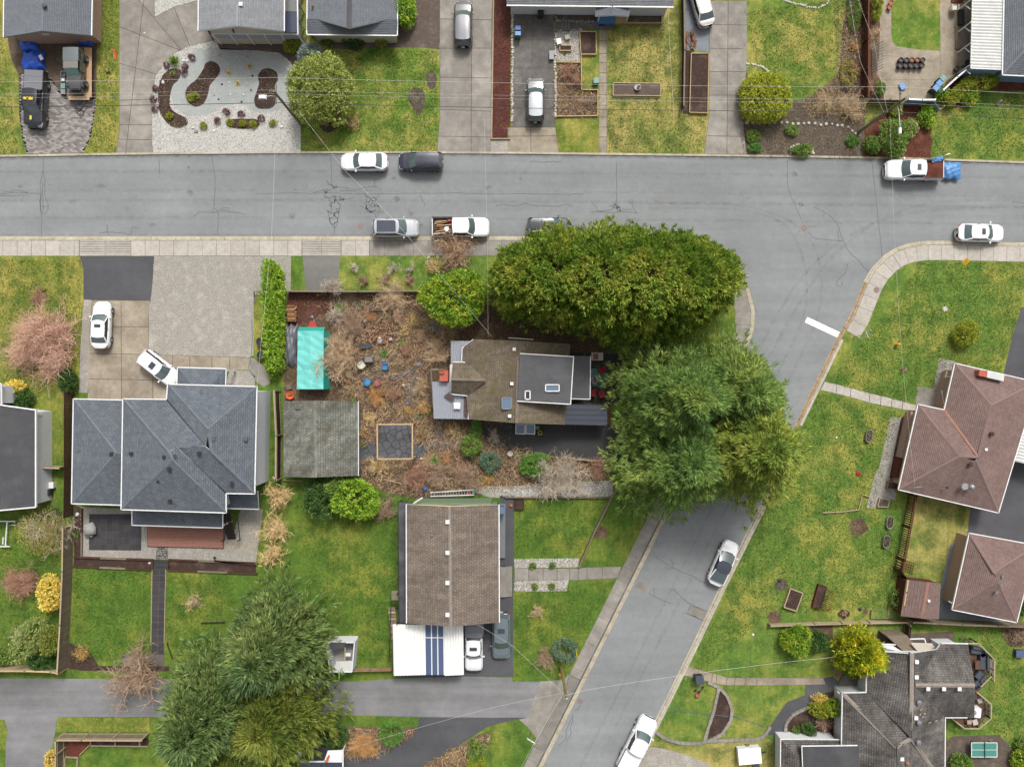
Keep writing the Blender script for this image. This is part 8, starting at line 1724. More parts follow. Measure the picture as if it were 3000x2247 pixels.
for a in(('upper terracotta pot on the blue house path',3,0,1062,28,.26,.35,'terracotta'),('lower terracotta pot on the blue house path',3,0,1050,70,.24,.35,'terracotta'),('dark pot at the corner of the patio cover',3,0,1722,545,.28,.5,'pot_dark'),('brown pot below the patio cover corner',3,0,1630,595,.25,.4,'pot_dark'),('first black pot beside the laurel hedge',1,2,40,300,.42,.6,'bin_black'),('second black pot beside the laurel hedge, lower',1,2,45,415,.42,.6,'bin_black'),('cream bird bath next to the dark asphalt driveway',1,2,2195,1265,.25,.7,'marble'),('round pot ringed in white in the middle garden, upper',1,2,1165,275,.17,.3,'marble'),('small terracotta pot beside the snowman-shaped stone',1,2,1112,305,.15,.3,'terracotta'),('black-rimmed pot left of the metal patio roof',1,2,1402,490,.2,.3,'grey_metal'),('terracotta pot left of the blue and red chairs',1,2,790,645,.24,.3,'terracotta'),('grey pot next to the upper blue chair',1,2,1102,455,.2,.35,'stone_grey'),('orange planter at the top left of the mulch strip',2,0,448,90,.14,.3,'paint_orange'),('round terracotta pot on the lower lawn by the compost bin',2,4,1605,848,.24,.35,'terracotta'),('upper dark pot at the cold frame',1,2,2198,1030,.22,.35,'bin_black'),('orange ring pot beside the brown gable house',1,3,2205,293,.14,.25,'paint_orange')):pot(*a)
# ------------------------------------------------------------------ middle garden furniture
def plastic_chair(label,c_,r_,x,y,ang,mat,seat=None,zp=.45):
  c=W(*q1(c_,r_,x,y),zp); t=thing('garden_chair',label,'chair',(c.x,c.y,.115),R(ang)); s=M[mat]
  part(t,'seat',MB().grid([[(a*.26,b*.27,.40+.03*b*b-.03*a)for b in(-1,-.5,0,.5,1)]for a in(-1,0,1)]),M[seat or mat],0,0)
  part(t,'backrest',MB().grid([[(-.26-.14*k,b*(.27-.03*k),.40+.45*k)for b in(-1,-.5,0,.5,1)]for k in(0,.5,1)]),s,0,0)
  for k in(-1,1):
    part(t,'armrest',MB().box((.0,k*.31,.62),(.52,.08,.04)),s,0,0)
    for xx in(-.22,.24):part(t,'leg',MB().bar((xx,k*.27,0),(xx*.95,k*.29,.6),.05,.04),s,0,0)
  return t
plastic_chair('cream plastic armchair beside the covered grill',1,2,918,500,40,'chair_cream'); plastic_chair('upper blue plastic armchair on the middle garden patio',1,2,1115,512,175,'chair_blue'); plastic_chair('lower blue plastic armchair on the middle garden patio',1,2,965,645,70,'chair_blue'); plastic_chair('red plastic armchair on the middle garden patio',1,2,1053,650,105,'chair_red')
gr=thing('grill','grey covered grill on the middle garden patio','grill',W(*q1(1,2,988,455),.1)); part(gr,'cover',MB().box((0,0,.5),(.95,.62,.95),taper=.82),'cloth_grey',0,0); part(gr,'frame',MB().bar((-.6,.15,.02),(-.55,.45,.9),.04,.04).bar((-.55,.45,.9),(.5,.52,.95),.03,.03),'bin_green',0,0)
bt=thing('bird_bath','white stacked snowman-shaped stone ornament in the middle garden','ornament',W(*q1(1,2,1072,292),.1)); part(bt,'base',MB().lathe([(.2,0),(.27,.2),(.22,.4),(.05,.48)],n=14),'marble',0,0); part(bt,'top_ball',MB().lathe([(.05,.4),(.17,.5),(.17,.62),(.03,.74)],(.02,.22,-.1),n=14),'marble',0,0)
bc=thing('garden_bench','dark slatted bench top edge of the middle garden','bench',W(*q1(1,2,1028,15),.4).to_2d().to_3d()+Vector((0,0,.1)))
for i in range(5):part(bc,'slat',MB().box((0,-.22+i*.11,.42),(1.2,.09,.03)),M['timber_grey' if i%2 else 'timber_dark'],0,0)
for s in(-1,1):part(bc,'leg',MB().box((s*.5,0,.2),(.08,.5,.4)),'timber_dark',0,0)
cb=thing('bench_planter','curved dark grey bench with round seats near the bare tree','bench',W(*q1(1,2,958,322),.4).to_2d().to_3d()+Vector((0,0,.1)),R(12)); 
part(cb,'seat',MB().grid([[(x,-.18+.12*x*x+y*.2,.42)for y in(-1,-.3,.3,1)]for x in(-.55,-.3,0,.3,.55)]),'cushion_slate',0,0)
for x in(-.38,0,.38):part(cb,'leg',MB().tube([(x,-.1,0),(x,-.1,.44)],.12,12),'cushion_slate',0,0)
gd=thing('grill_dome','round green kettle grill left of the cream chair','grill',W(*q1(1,2,772,440),.4).to_2d().to_3d()+Vector((0,0,.1))); part(gd,'bowl',MB().lathe([(.05,.35),(.28,.5),(.32,.62),(.26,.76),(.05,.84)],n=16),'bin_green',0,0)
for k in range(3):a=2.1*k; part(gd,'leg',MB().bar((.1*math.cos(a),.1*math.sin(a),.45),(.3*math.cos(a),.3*math.sin(a),0),.03,.03),'dark_metal',0,0)
boulder=lambda label,c_,r_,x,y,r,mat,sq=.6,z=.1,cat='boulder',group=None:solo('boulder',MB().rock((*W(*q1(c_,r_,x,y),.2)[:2],z+r*sq*.4),r,sq,rnd.random()),M[mat],label,cat,group)
boulder('pale boulder beside the green kettle grill',1,2,755,490,.36,'stone_pale')
sn=[('large white boulder at the top of the rock garden, left',0,0,1582,524,.17),('large white boulder at the top of the rock garden, right',0,0,1617,524,.19),('white boulder on the kidney bed edge by the driveway',0,0,1406,710,.17),('white boulder below the middle of the rock garden',0,0,1668,1102,.18),('grey boulder touching the white one below the rock garden middle',0,0,1692,1136,.2),('flat white boulder near the road in the rock garden',0,0,1845,1132,.19),('white boulder under the lamp pole foot',1,0,222,1096,.2)]
for i,a in enumerate(sn):boulder(a[0],*a[1:6],'stone_grey' if i==4 else 'pebble_white')
dots=sorted([(1970,490,'stone_pale'),(2046,488,'stone_pale'),(2135,487,'stone_grey'),(2022,573,'stone_pale'),(2092,630,'stone_pale'),(1978,710,'pebble_white'),(2132,720,'stone_pale'),(1915,728,'stone_dark'),(2178,655,'stone_dark'),(1895,475,'stone_grey'),(1825,450,'stone_pale'),(1990,815,'pebble_white'),(2100,818,'pebble_white'),(2166,778,'stone_dark'),(1886,858,'stone_dark'),(2084,880,'stone_dark'),(1848,822,'stone_grey')])
for i,(x,y,m)in enumerate(dots):boulder('%s small stone from the left set in the grey gravel'%ordinal(i,20),0,0,x,y,.12,m,.5,group='stones set in the rock garden gravel')
boulder('white stone on the curved concrete driveway',0,0,1245,285,.11,'pebble_white')
# teal shelter and its neighbours
sh=thing('fabric_shelter','teal fabric-covered shelter between hedge and bare tree','shelter',W(*q1(1,2,480,440),.1)); cr=[W(*q1(1,2,x,y),z)for(x,y,z)in((360,205,1.7),(585,205,1.7),(582,708,1.7),(352,708,1.7))]
md=lambda a,b,z:Vector(((a.x+b.x)/2,(a.y+b.y)/2,z)); r0,r1_=md(cr[0],cr[1],1.8),md(cr[3],cr[2],1.8)
G=[[cr[0]+(cr[3]-cr[0])*k,(cr[0]+(r0-cr[0])*.5)+((cr[3]+(r1_-cr[3])*.5)-(cr[0]+(r0-cr[0])*.5))*k-Vector((0,0,.03)),r0+(r1_-r0)*k,(cr[1]+(r0-cr[1])*.5)+((cr[2]+(r1_-cr[2])*.5)-(cr[1]+(r0-cr[1])*.5))*k-Vector((0,0,.03)),cr[1]+(cr[2]-cr[1])*k]for k in[i/12 for i in range(13)]]
G=[[p+Vector((0,0,.05*math.sin(i*1.7+j*2.1)*math.sin(i*.9+1)+rnd.uniform(-.02,.02)-.05*math.sin(math.pi*(i%6)/6)))for j,p in enumerate(r_)]for i,r_ in enumerate(G)]
part(sh,'canopy',MB().grid(G),'tarp_teal'); part(sh,'side_flap',MB().grid([[cr[1]+(cr[2]-cr[1])*k,(cr[1]+(cr[2]-cr[1])*k)+Vector((.30+.06*math.sin(8*k),0,-1.2))]for k in(0,.2,.4,.6,.8,1)]),'tarp_teal_dark'); part(sh,'end_flap',MB().grid([[cr[0]+(cr[1]-cr[0])*k,(cr[0]+(cr[1]-cr[0])*k)+Vector((0,.42,-.5))]for k in(0,.33,.66,1)]),'tarp_teal_dark'); part(sh,'end_flap',MB().grid([[cr[3]+(cr[2]-cr[3])*k,(cr[3]+(cr[2]-cr[3])*k)+Vector((0,-.06,-.5))]for k in(0,.33,.66,1)]),'tarp_teal_dark')
for p in cr:part(sh,'pole',MB().tube([(p.x,p.y,.1),(p.x,p.y,p.z-.03)],.03,6),'steel')
for k in(0,.5,1):a,b=cr[0]+(cr[3]-cr[0])*k,cr[1]+(cr[2]-cr[1])*k; part(sh,'rafter',MB().bar(a-Vector((0,0,.05)),md(a,b,1.74),.03,.03).bar(md(a,b,1.74),b-Vector((0,0,.05)),.03,.03),'steel')
bo=thing('boat','white and red nose of a small boat under the teal shelter','boat',W(*q1(1,2,505,140),.1)); part(bo,'hull',MB().grid([[(s*w,y,z)for(s,z)in((-1,.75),(-.8,.35),(0,.12),(.8,.35),(1,.75))]for(y,w)in((-5,.62),(-2,.62),(-.6,.5),(.1,.25),(.45,.03))]),'white_trim',1,0); part(bo,'foredeck',MB().grid([[(s*w,y,.77)for s in(-1,0,1)]for(y,w)in((-1.2,.55),(-.3,.42),(.15,.22))]),'red_plastic',0,0); part(bo,'outboard',MB().rock((0,.55,.8),.2,1),'grey_metal',1,0)
wp=thing('woodpile','stack of split logs beside the laurel hedge','woodpile',W(*q1(1,2,318,60),.1))
for i in range(44):part(wp,'log',MB().tube([(-.42+rnd.uniform(-.1,.1),-.75+(i%11)*.15,.1+(i//11)*.17),(.42+rnd.uniform(-.1,.1),-.75+(i%11)*.15+rnd.uniform(-.05,.05),.1+(i//11)*.17)],rnd.uniform(.06,.09),6),M['split_wood' if i%3 else 'log'],0,0)
p=W(*q1(1,2,300,330),.5); draped('tarpaulin','grey tarpaulin over the long pile beside the laurel hedge',p.x,p.y,1.3,4.3,0,.11,.8,'tarp_grey',21,fold=.2)
tb=thing('fire_bowl','rusty fire bowl at the lower end of the laurel hedge','fire bowl',W(*q1(1,2,300,760),.1)); part(tb,'bowl',MB().lathe([(.12,0),(.4,.3),(.43,.32),(.36,.3),(.05,.12)],n=16),'paint_orange',0,0); part(tb,'log',MB().tube([(-.2,0,.3),(.2,.1,.3)],.06,6),'split_wood',0,0)
lc=thing('lounge_chair','weathered low wooden chair beside the fire bowl','chair',W(*q1(1,2,285,690),.3).to_2d().to_3d()+Vector((0,0,.1)),.3)
for i in range(5):part(lc,'slat',MB().box((-.2+i*.1,0,.3),(.08,.5,.03)),'timber_grey',0,0)
for s in(-1,1):part(lc,'leg',MB().box((0,s*.22,.15),(.5,.05,.3)),'timber_grey',0,0)
# pergola frame
pg=thing('pergola','square pergola frame of new timber over the flagstones','pergola',W(*q1(1,2,1200,1160),.1)); pc=[W(*q1(1,2,*a),2.2)for a in((1048,1012),(1352,1010),(1352,1308),(1050,1312))]
for i in range(4):
  a,b=pc[i],pc[(i+1)%4]; part(pg,'beam',MB().bar(a,b,.13,.2),'timber_new'); part(pg,'post',MB().box((a.x,a.y,1.1),(.12,.12,2.0)),'timber_new'); d=(b-a).normalized(); part(pg,'brace',MB().bar((a.x+d.x*.06,a.y+d.y*.06,1.6),(a.x+d.x*.6,a.y+d.y*.6,2.12),.07,.08),'timber_new'); part(pg,'brace',MB().bar((b.x-d.x*.06,b.y-d.y*.06,1.6),(b.x-d.x*.6,b.y-d.y*.6,2.12),.07,.08),'timber_new')
# flagstones: patio under the pergola and the stepping paths
def flags(name,px,n,seed,mat='flagstone',z=.118,gapm=.04,parent=None):
  """irregular stones: cells around random seeds inside an outline"""
  o=sheet(name,px,z-.012,'soil_grey')if parent is None else parent; pol=wpoly(px,z); pol=pol if area(pol)>0 else pol[::-1]; rg=np.random.default_rng(seed); S=scatter(pol,n,rg)
  for _ in range(4):
    Q_=scatter(pol,n*30,rg); idx=np.argmin(((Q_[:,None]-S[None])**2).sum(2),1); S=np.array([Q_[idx==k].mean(0)if(idx==k).any()else S[k]for k in range(n)])
  for k in range(n):
    c=list(pol)
    for j in range(n):
      if j==k:continue
      m=(S[k]+S[j])/2; d=S[j]-S[k]; nrm=np.array([-d[1],d[0]])
      c=clip(c,tuple(m),tuple(m+nrm))
      if len(c)<3:break
    if len(c)>2 and abs(area(c))>.01:part(o,'flagstone',MB().prism(inset(c,gapm/2),z-.04,z+rnd.uniform(0,.008)),M[mat])
  return o
flags('patio',q(1,2,900,1200,1060,1160,1060,1000,1360,1000,1370,1180,1480,1190,1470,1280,1360,1310,900,1310),36,3)
for i,(x,y,rx,ry)in enumerate(((1535,1180,46,40),(1628,1188,44,34),(1715,1190,32,28),(1780,1185,28,24),(1575,1100,40,30),(1600,1010,24,50),(1330,560,60,34),(1250,595,30,32),(1300,610,34,28),(1205,605,24,36),(1330,700,36,60),(1325,800,36,60),(1320,880,32,50),(1370,640,30,40),(1480,480,44,22),(1545,160,50,60),(1400,610,36,30))):
  a0=rnd.random(); P8=[q1(1,2,x+rx*math.cos(k*.785+a0)*rnd.uniform(.85,1.1),y+ry*math.sin(k*.785+a0)*rnd.uniform(.85,1.1))for k in range(8)]
  sp=sheet('stepping_stone',P8,L3+.01,'flagstone',t=.05)
# ladder, junk by the brown gable house
ld=thing('ladder','white aluminium ladder lying behind the brown gable house','ladder',W(*q1(1,3,1700,190),.1)); A0,A1,B0,B1_=[W(*q1(1,3,*a),.5)for a in((1505,185),(1885,160),(1505,218),(1885,205))]
for(a,b)in((A0,A1),(B0,B1_)):part(ld,'rail',MB().bar(a,b,.07,.09),'white_trim')
for i in range(16):k=(i+.5)/16; part(ld,'rung',MB().bar(A0+(A1-A0)*k,B0+(B1_-B0)*k,.06,.03),'steel')
for s in(0,1):part(ld,'support',MB().box(((A0 if s==0 else A1)+(B0 if s==0 else B1_))/2-Vector((0,0,.25)),(.1,.4,.36)),'timber_grey')
boxy('toolbox','red toolbox at the right end of the ladder','box',1,3,1835,190,(.3,.2,.3),'red_plastic'); boxy('toolbox','teal box at the right end of the ladder','box',1,3,1880,172,(.3,.3,.35),'teal_plastic'); solo('exercise_ball',MB().lathe([(.02,0),(.2,.06),(.28,.22),(.2,.4),(.02,.45)],(*W(*q1(1,3,1460,152),.3)[:2],.11),16),'bin_blue','blue ball behind the brown gable house','ball',smooth=True)
part(ld,'prop',MB().bar(W(*q1(1,3,1470,225),.3),W(*q1(1,3,1490,110),.3),.08,.06),'timber_grey')
crate('planter_box','square dark planter by the brown gable house front lawn',2,3,63,285,(.95,1.05,.35),'timber_brown',fill='soil',cat='planter')
# ------------------------------------------------------------------ raised beds and yard things
frame_bed('raised_bed','small raised bed of new timber beside the stone bed',q(2,0,585,273,726,275,728,470,596,470),.3,'soil'); frame_bed('raised_bed','long raised bed with stone figure in the dry lawn',q(2,0,874,717,1286,722,1284,830,874,825),.28,'soil_grey'); frame_bed('raised_bed','tall raised bed of dark soil beside the right-hand driveway',q(2,0,1550,462,1702,462,1692,976,1535,972),.35,'soil')
frame_bed('raised_bed','small planter frame on the stone bed',q(2,0,414,394,514,394,514,438,414,438),.3,'soil','timber_new'); frame_bed('raised_bed','pale timber raised bed on the right lawn',q(3,3,195,1016,302,1055,246,1210,140,1175),.4,'soil','timber_pale',.1)
frame_bed('raised_bed','rectangular planter beside the brown hip-roofed house path',q(3,3,966,234,1052,252,1036,312,950,308),.3,'soil_grey','timber_pale',.08); frame_bed('raised_bed','small timber frame with grass beside the plank wall',q(3,3,1045,1172,1106,1185,1098,1272,1040,1270),.2,'lawn_green','timber_grey',.08); frame_bed('raised_bed','wide timber frame with grass beside the plank wall',q(3,3,895,1205,1040,1212,1036,1270,890,1272),.2,'lawn_green','timber_grey',.08)
frame_bed('raised_bed','timber planter under the hip-roofed house eave',q(3,3,1040,92,1128,96,1118,158,1032,150),.4,'soil','timber_grey',.07)
sb=thing('bed_edging','new timber edging around the L-shaped bed','edging',W(*q1(2,0,560,800),.1))
for(a,b)in(((388,540),(592,544)),((597,470),(600,776)),((600,778),(742,780)),((742,780),(740,1002)),((740,1003),(378,1008)),((740,198),(1294,204)),((1294,204),(1300,80)),((742,190),(742,204))):A,B=W(*q1(2,0,*a),.25),W(*q1(2,0,*b),.25); part(sb,'board',MB().bar((A.x,A.y,.22),(B.x,B.y,.22),.08,.24),'timber_new')
st=thing('statue','white stone figure standing in the long raised bed','statue',W(*q1(2,0,1088,765),.3).to_2d().to_3d()+Vector((0,0,.3))); part(st,'figure',MB().lathe([(.2,0),(.26,.06),(.22,.12),(.13,.2),(.17,.45),(.12,.6),(.05,.66),(.10,.74),(.09,.86),(.02,.92)],n=14),'marble',1,0); part(st,'bowl',MB().lathe([(.05,.1),(.3,.22),(.33,.26),(.2,.2)],(-.08,0,0),14),'marble',0,0)
solo('hose_reel',MB().box((*W(*q1(2,0,1075,832),.2)[:2],.2),(.5,.1,.2)),'teal_plastic','teal hose holder below the long raised bed','hose holder')
lw=thing('firewood','heap of split firewood on the gravel by the pearl white saloon','firewood',W(*q1(2,0,1540,355),.1))
for i in range(26):a=rnd.uniform(1.3,1.9)+(i-13)*.03; x,y=rnd.uniform(-.6,.55),rnd.uniform(-.75,.75); part(lw,'log',MB().tube([(x-math.cos(a)*.35,y-math.sin(a)*.35,.1+rnd.random()*.25),(x+math.cos(a)*.35,y+math.sin(a)*.35,.12+rnd.random()*.25)],.065,5),M['log' if i%3 else 'terracotta'],0,0)
for i,(x,y,d,m,lab)in enumerate(((405,360,(.42,.5,.5),'white_trim','white cube beside the planter frame on the stone bed'),(478,322,(.45,.4,.3),'stone_pale','pale box on the stone bed'))):boxy('garden_box',lab,'box',2,0,x,y,d,m,.2)
# stone walls made of single stones
def stones(name,label,c_,r_,pts,step,r,mat,cat='stone edging',sq=.7):
  pl=resample([W(*q1(c_,r_,*p),.15).to_2d()for p in pts],step); t=thing(name,label,cat,(pl[0].x,pl[0].y,.1))
  for p in pl:part(t,'stone',MB().rock((p.x+rnd.gauss(0,.03),p.y+rnd.gauss(0,.03),.1+r*sq*.45),r*rnd.uniform(.8,1.2),sq,rnd.random()),M[mat])
  return t
stones('stone_wall','low stone wall between mulch strip and dark driveway',2,0,[(6,60),(4,500),(0,1050)],.26,.15,'stone_pale'); stones('stone_wall','low stone wall along the L-shaped bed',2,0,[(378,300),(372,540),(378,800),(374,1010)],.26,.16,'stone_pale'); stones('stone_edging','stones along the terrace above the steps',2,0,[(365,80),(380,180),(560,188),(740,192)],.28,.14,'stone_grey'); stones('stone_edging','stones around the top of the stone bed',2,0,[(380,290),(430,262),(500,262),(590,262)],.3,.15,'stone_grey')
stones('stone_row','row of pale rocks across the dark bed',3,0,[(-180,1060),(38,1060),(130,1058),(240,1080),(350,1065),(450,1078),(550,1080),(640,1082),(690,1090),(725,1130),(760,1162)],.58,.17,'stone_pale'); stones('stone_ring','ring of pale rocks around the shrub by the kerb',3,0,[(195,1330),(205,1275),(250,1250),(330,1255),(380,1280),(395,1330)],.3,.16,'stone_pale'); stones('stone_edging','pale stones edging the top of the round lawn',3,0,[(120,0),(220,30),(340,62),(440,72),(500,40),(540,0)],.24,.13,'stone_pale'); stones('stone_edging','pale stones above the clipped lime-green bush',2,0,[(2030,555),(2100,560),(2170,580),(2215,620)],.24,.13,'stone_pale'); stones('stone_edging','rocks edging the front lawn beside the flowering shrub',1,1,[(1490,985),(1570,985),(1655,998)],.9,.18,'stone_pale'); stones('stone_edging','row of stones below the red garden chair',1,2,[(770,690),(850,702),(960,715)],.25,.11,'stone_grey'); stones('stone_edging','rounded stones beside the small gate by the hedge',1,1,[(0,1300),(30,1310),(110,1300)],.3,.13,'stone_grey')
lo=thing('log_edging','row of log rounds along the wide driveway','edging',W(*q1(1,0,2040,600),.1))
pl=resample([W(*q1(1,0,*p),.2).to_2d()for p in((2055,-200),(2044,500),(2034,1200))],1.1)
for a,b in zip(pl[:-1],pl[1:]):part(lo,'log',MB().tube([(a.x,a.y,.2),(b.x,b.y-.05,.2)],.085,8),'timber_pale')
part(lo,'end_board',MB().bar(W(*q1(1,0,2030,1202),.2),W(*q1(1,0,2198,1202),.2),.1,.2),'timber_pale')
sp_=thing('garden_steps','stone steps between dark driveway and porch path','steps',W(*q1(2,0,430,235),.1))
for i in range(5):part(sp_,'step',MB().prism(wpoly(q(2,0,368+i*28,195,393+i*28,195,393+i*28,270,368+i*28,270),.2),.1,.14+i*.05),'concrete_dark')
# house 7 yard: boulder bench, timber sleepers, steps
wt=thing('water_feature','hollowed stone water feature beside the dark paver patio','fountain',W(*q1(0,3,790,498),.1)); part(wt,'stone',MB().rock((0,0,.35),.75,.8,.3),'stone_grey',1,0); part(wt,'spill',MB().grid([[(.30+.05*math.sin(k*5),-.45+k*.9,z)for z in(.2,.5,.72)]for k in(0,.25,.5,.75,1)]),'white_trim',1,0); part(wt,'slab',MB().box((-.15,-.55,.15),(.8,.5,.3)),'concrete_old',0,0)
sl=thing('sleeper_edging','weathered sleepers edging the planting bed below the gravel yard','edging',W(*q1(0,3,1000,790),.1))
for(a,b)in(((640,742),(1325,766)),((635,822),(1318,852)),((1455,765),(2230,795)),((1450,855),(2230,885)),((710,320),(706,740)),((1318,770),(1316,850)),((1455,770),(1450,855)),((1850,775),(2230,808))):
  A,B=W(*q1(0,3,*a),.2),W(*q1(0,3,*b),.2); n=max(1,int((B-A).length/2.4))
  for i in range(n):p0,p1=A+(B-A)*(i/n),A+(B-A)*((i+.985)/n); part(sl,'sleeper',MB().bar((p0.x,p0.y,.2),(p1.x,p1.y,.2),.16,.22),M['timber_grey' if i%2 else 'timber_brown'])
gs=thing('garden_steps','dark steps from gravel yard down to the lawn path','steps',W(*q1(0,3,1385,805),.1))
for i in range(3):part(gs,'step',MB().prism(wpoly(q(0,3,1330,768+i*26,1452,770+i*26,1450,796+i*26,1328,794+i*26),.2),.1,.28-i*.06),'dark_paver')
pe=thing('path_edging','pale timber edging along both sides of the dark garden path','edging',W(*q1(0,4,1360,200),.1))
for(x0,x1)in((1316,1306),(1434,1420)):
  A,B=W(*q1(0,3,x0,850),.15),W(*q1(0,4,x1,400),.15)
  for i in range(4):p0,p1=A+(B-A)*(i/4),A+(B-A)*((i+.99)/4); part(pe,'board',MB().bar(p0,p1,.07,.14),'timber_pale')
for a in(((0,3,665,376),.2,'white boulder at the fence end of the gravel yard'),((0,3,1290,795),.14,'small white stone beside the garden steps')):boulder(a[2],*a[0],a[1],'pebble_white')
solo('drain_cover',MB().lathe([(.16,0),(.16,.03),(.02,.035)],(*W(*q1(0,3,1855,750),.12)[:2],.11),14),'black_plastic','round black drain cover in the gravel yard','drain cover')
# ------------------------------------------------------------------ fences
F=fence
F('fence','weathered board fence between the lower left gardens',q(0,3,632,470,628,830)+q(0,4,608,200,584,610),1.7,'timber_grey','timber_pale',cap='timber_pale',rails_side=-1); F('fence','board fence along the alley at the lower left',q(0,4,582,612,520,600,300,592,0,592,-300,592),1.5,'timber_pale','timber_new',cap='timber_new')
F('fence','tall board fence between the white house and the large grey house',q(0,2,640,730,640,1475)+q(0,3,636,380),1.7,'timber_brown','timber_grey',rails_side=-1); F('fence','short timber fence behind the white house',q(0,2,420,1370,590,1376),1.5,'timber_grey','timber_pale',cap='timber_pale')
F('fence','board fence between the large grey house and the mossy garage',q(1,2,205,720,222,1100,220,1475)+q(1,3,200,30),1.8,'timber_dark','timber_pale',cap='timber_pale'); F('fence','timber fence along the front of the middle garden',q(1,1,290,1288,640,1292,900,1292,1480,1286),1.0,'timber_brown','timber_pale',cap='timber_grey')
F('fence','dark board fence beside the firewood gravel',q(2,0,1462,-200,1470,480,1462,950),1.1,'timber_dark','timber_grey',cap='timber_grey'); F('fence','dark brown board fence between round lawn and blue house',q(3,0,806,-250,806,400,806,880),1.5,'timber_brown','timber_red',rails_side=-1,cap='timber_red')
F('fence','blue board fence beside the wheelie bins',q(3,0,1800,625,1640,655,1560,720,1440,830),1.5,'blue_wall','white_trim',cap='white_trim',bw=.16); F('gate','blue board gate section on the patio',q(3,0,1150,910,1260,915,1370,915),1.5,'blue_wall','white_trim',cap='white_trim',bw=.16,cat='gate'); F('gate','slanting blue board gate with pale planks',q(3,0,1370,915,1420,990,1460,965),1.3,'blue_wall','timber_pale',bw=.16,cat='gate'); F('fence','grey board fence left of the blue gate',q(3,0,850,905,1000,908,1120,910),1.3,'timber_grey','timber_grey')
F('fence','brown lattice-topped fence on the right lawn',q(3,3,1210,190,1110,740,1090,830),1.6,'timber_red','timber_brown',bw=.11,gap=.11,rails_side=-1,cap='timber_red'); F('fence','short red-brown fence turning to the shed',q(3,3,1090,832,1170,930),1.4,'timber_red','timber_brown',rails_side=-1)
F('fence','grey board fence behind the brown garage',q(3,3,1190,1262,1400,1275,1600,1285,1900,1295,2300,1305),1.5,'timber_grey','timber_pale',cap='timber_grey',rails_side=-1); F('fence','short board fence from shed down to charcoal-roofed house',q(3,3,1175,1300,1160,1440),1.4,'timber_brown','timber_grey',rails_side=-1)
F('fence','timber fence around the lower left vegetable bed',q(0,4,560,1178,780,1178,1290,1180),1.5,'timber_grey','timber_pale',cap='timber_pale'); F('fence','grey side fence of the lower left vegetable bed',q(0,4,560,1178,562,1300,560,1460),1.5,'timber_grey','timber_pale',cap='timber_pale'); F('fence','short wooden fence beside the small white shed',q(1,4,830,620,1000,615,1180,612),.9,'split_wood','timber_grey')
F('fence','plank retaining wall along the sloping front lawn',q(2,3,935,100,850,230,700,530,580,800),.7,'timber_grey','timber_grey',horizontal=True,bw=.2,thick=.12); F('fence','plank retaining wall across the right lawn',q(3,3,0,1320,380,1306,850,1295,1190,1290),.7,'timber_pale','timber_grey',horizontal=True,bw=.2,thick=.16)
F('fence','concrete-coloured kerb boards behind the dark asphalt driveway',q(2,2,560,1310,850,1335),.4,'timber_pale','timber_grey',horizontal=True,bw=.18,thick=.12); F('fence','low timber edge above the river stones',q(2,3,-60,224,400,228,860,226),.3,'timber_grey','timber_grey',horizontal=True,bw=.13,thick=.08)
# trellises, bed frames
def trellis(label,c_,r_,x,y,w,h,rz,mat,nx,ny,tilt=0.0,name='trellis'):
  c=W(*q1(c_,r_,x,y),.5); t=thing(name,label,'trellis',(c.x,c.y,.1),rz)
  for i in range(nx):part(t,'upright',MB().bar((-w/2+w*i/(nx-1),0,.02),(-w/2+w*i/(nx-1),tilt,h),.045,.03),M[mat],0,0)
  for j in range(ny):k=(j+.5)/ny; part(t,'crossbar',MB().bar((-w/2-.05,tilt*k-.03,h*k),(w/2+.05,tilt*k-.03,h*k),.045,.03),M[mat],0,0)
trellis('pale wire trellis beside the dark brown fence',3,0,905,515,2.6,1.6,R(90),'stone_grey',10,4,-.5); trellis('timber trellis beside the lattice-topped fence',3,3,1165,815,1.1,1.4,R(80),'timber_red',5,6,-.55)
pt=thing('planter_trellis','dark planter with timber trellis on the right lawn','planter',W(*q1(3,3,440,1080),.3).to_2d().to_3d()+Vector((0,0,.1)),R(-16))
for s in(-1,1):part(pt,'side_board',MB().box((s*.42,0,.22),(.06,2.3,.44)),'timber_red',0,0); part(pt,'side_board',MB().box((0,s*1.15,.22),(.86,.06,.44)),'timber_red',0,0)
part(pt,'soil',MB().box((0,0,.2),(.8,2.2,.3)),'soil',0,0)
for i in range(4):part(pt,'upright',MB().bar((.42+.0,-.9+i*.6,.3),(.75,-.9+i*.6,1.6),.04,.04),'timber_red',0,0)
for i in range(12):k=i/11; part(pt,'crossbar',MB().bar((.35,-1.05+k*2.1,1.0),(1.05,-1.05+k*2.1,1.45),.05,.03),'timber_red',0,0)
for(x,y,lab)in((870,1112,'stone trough planter near the gravel walk of the right lawn'),(1050,442,'upper oval trough planter by the lattice fence'),(1020,607,'lower oval trough planter by the lattice fence')):
  c=W(*q1(3,2 if x==870 else 3,x,y),.35); t=thing('trough_planter',lab,'planter',(c.x,c.y,.1),R(-8)); ov=[(.33*math.cos(a)*(1),.36*math.sin(a)+(.30 if math.sin(a)>0 else-.30))for a in[k*math.pi/10 for k in range(20)]]
  part(t,'trough',MB().grid([[(x_*s,y_*s,z)for(x_,y_)in ov+[ov[0]]]for(s,z)in((.9,0),(1,.4),(.9,.4),(.88,.3))]),'stone_grey',0,0); part(t,'soil',MB().prism([(x_*.88,y_*.88)for(x_,y_)in ov],.05,.32),'soil',0,0)
  for k in range(5):part(t,'seedling',MB().rock((rnd.uniform(-.15,.15),-.4+k*.2,.36),.06,.6),'leaf_mid',0,0)
frames=thing('timber_frame','grey timber frame and plank edge beside the stone walk on the right lawn','edging',W(*q1(3,3,790,270),.1))
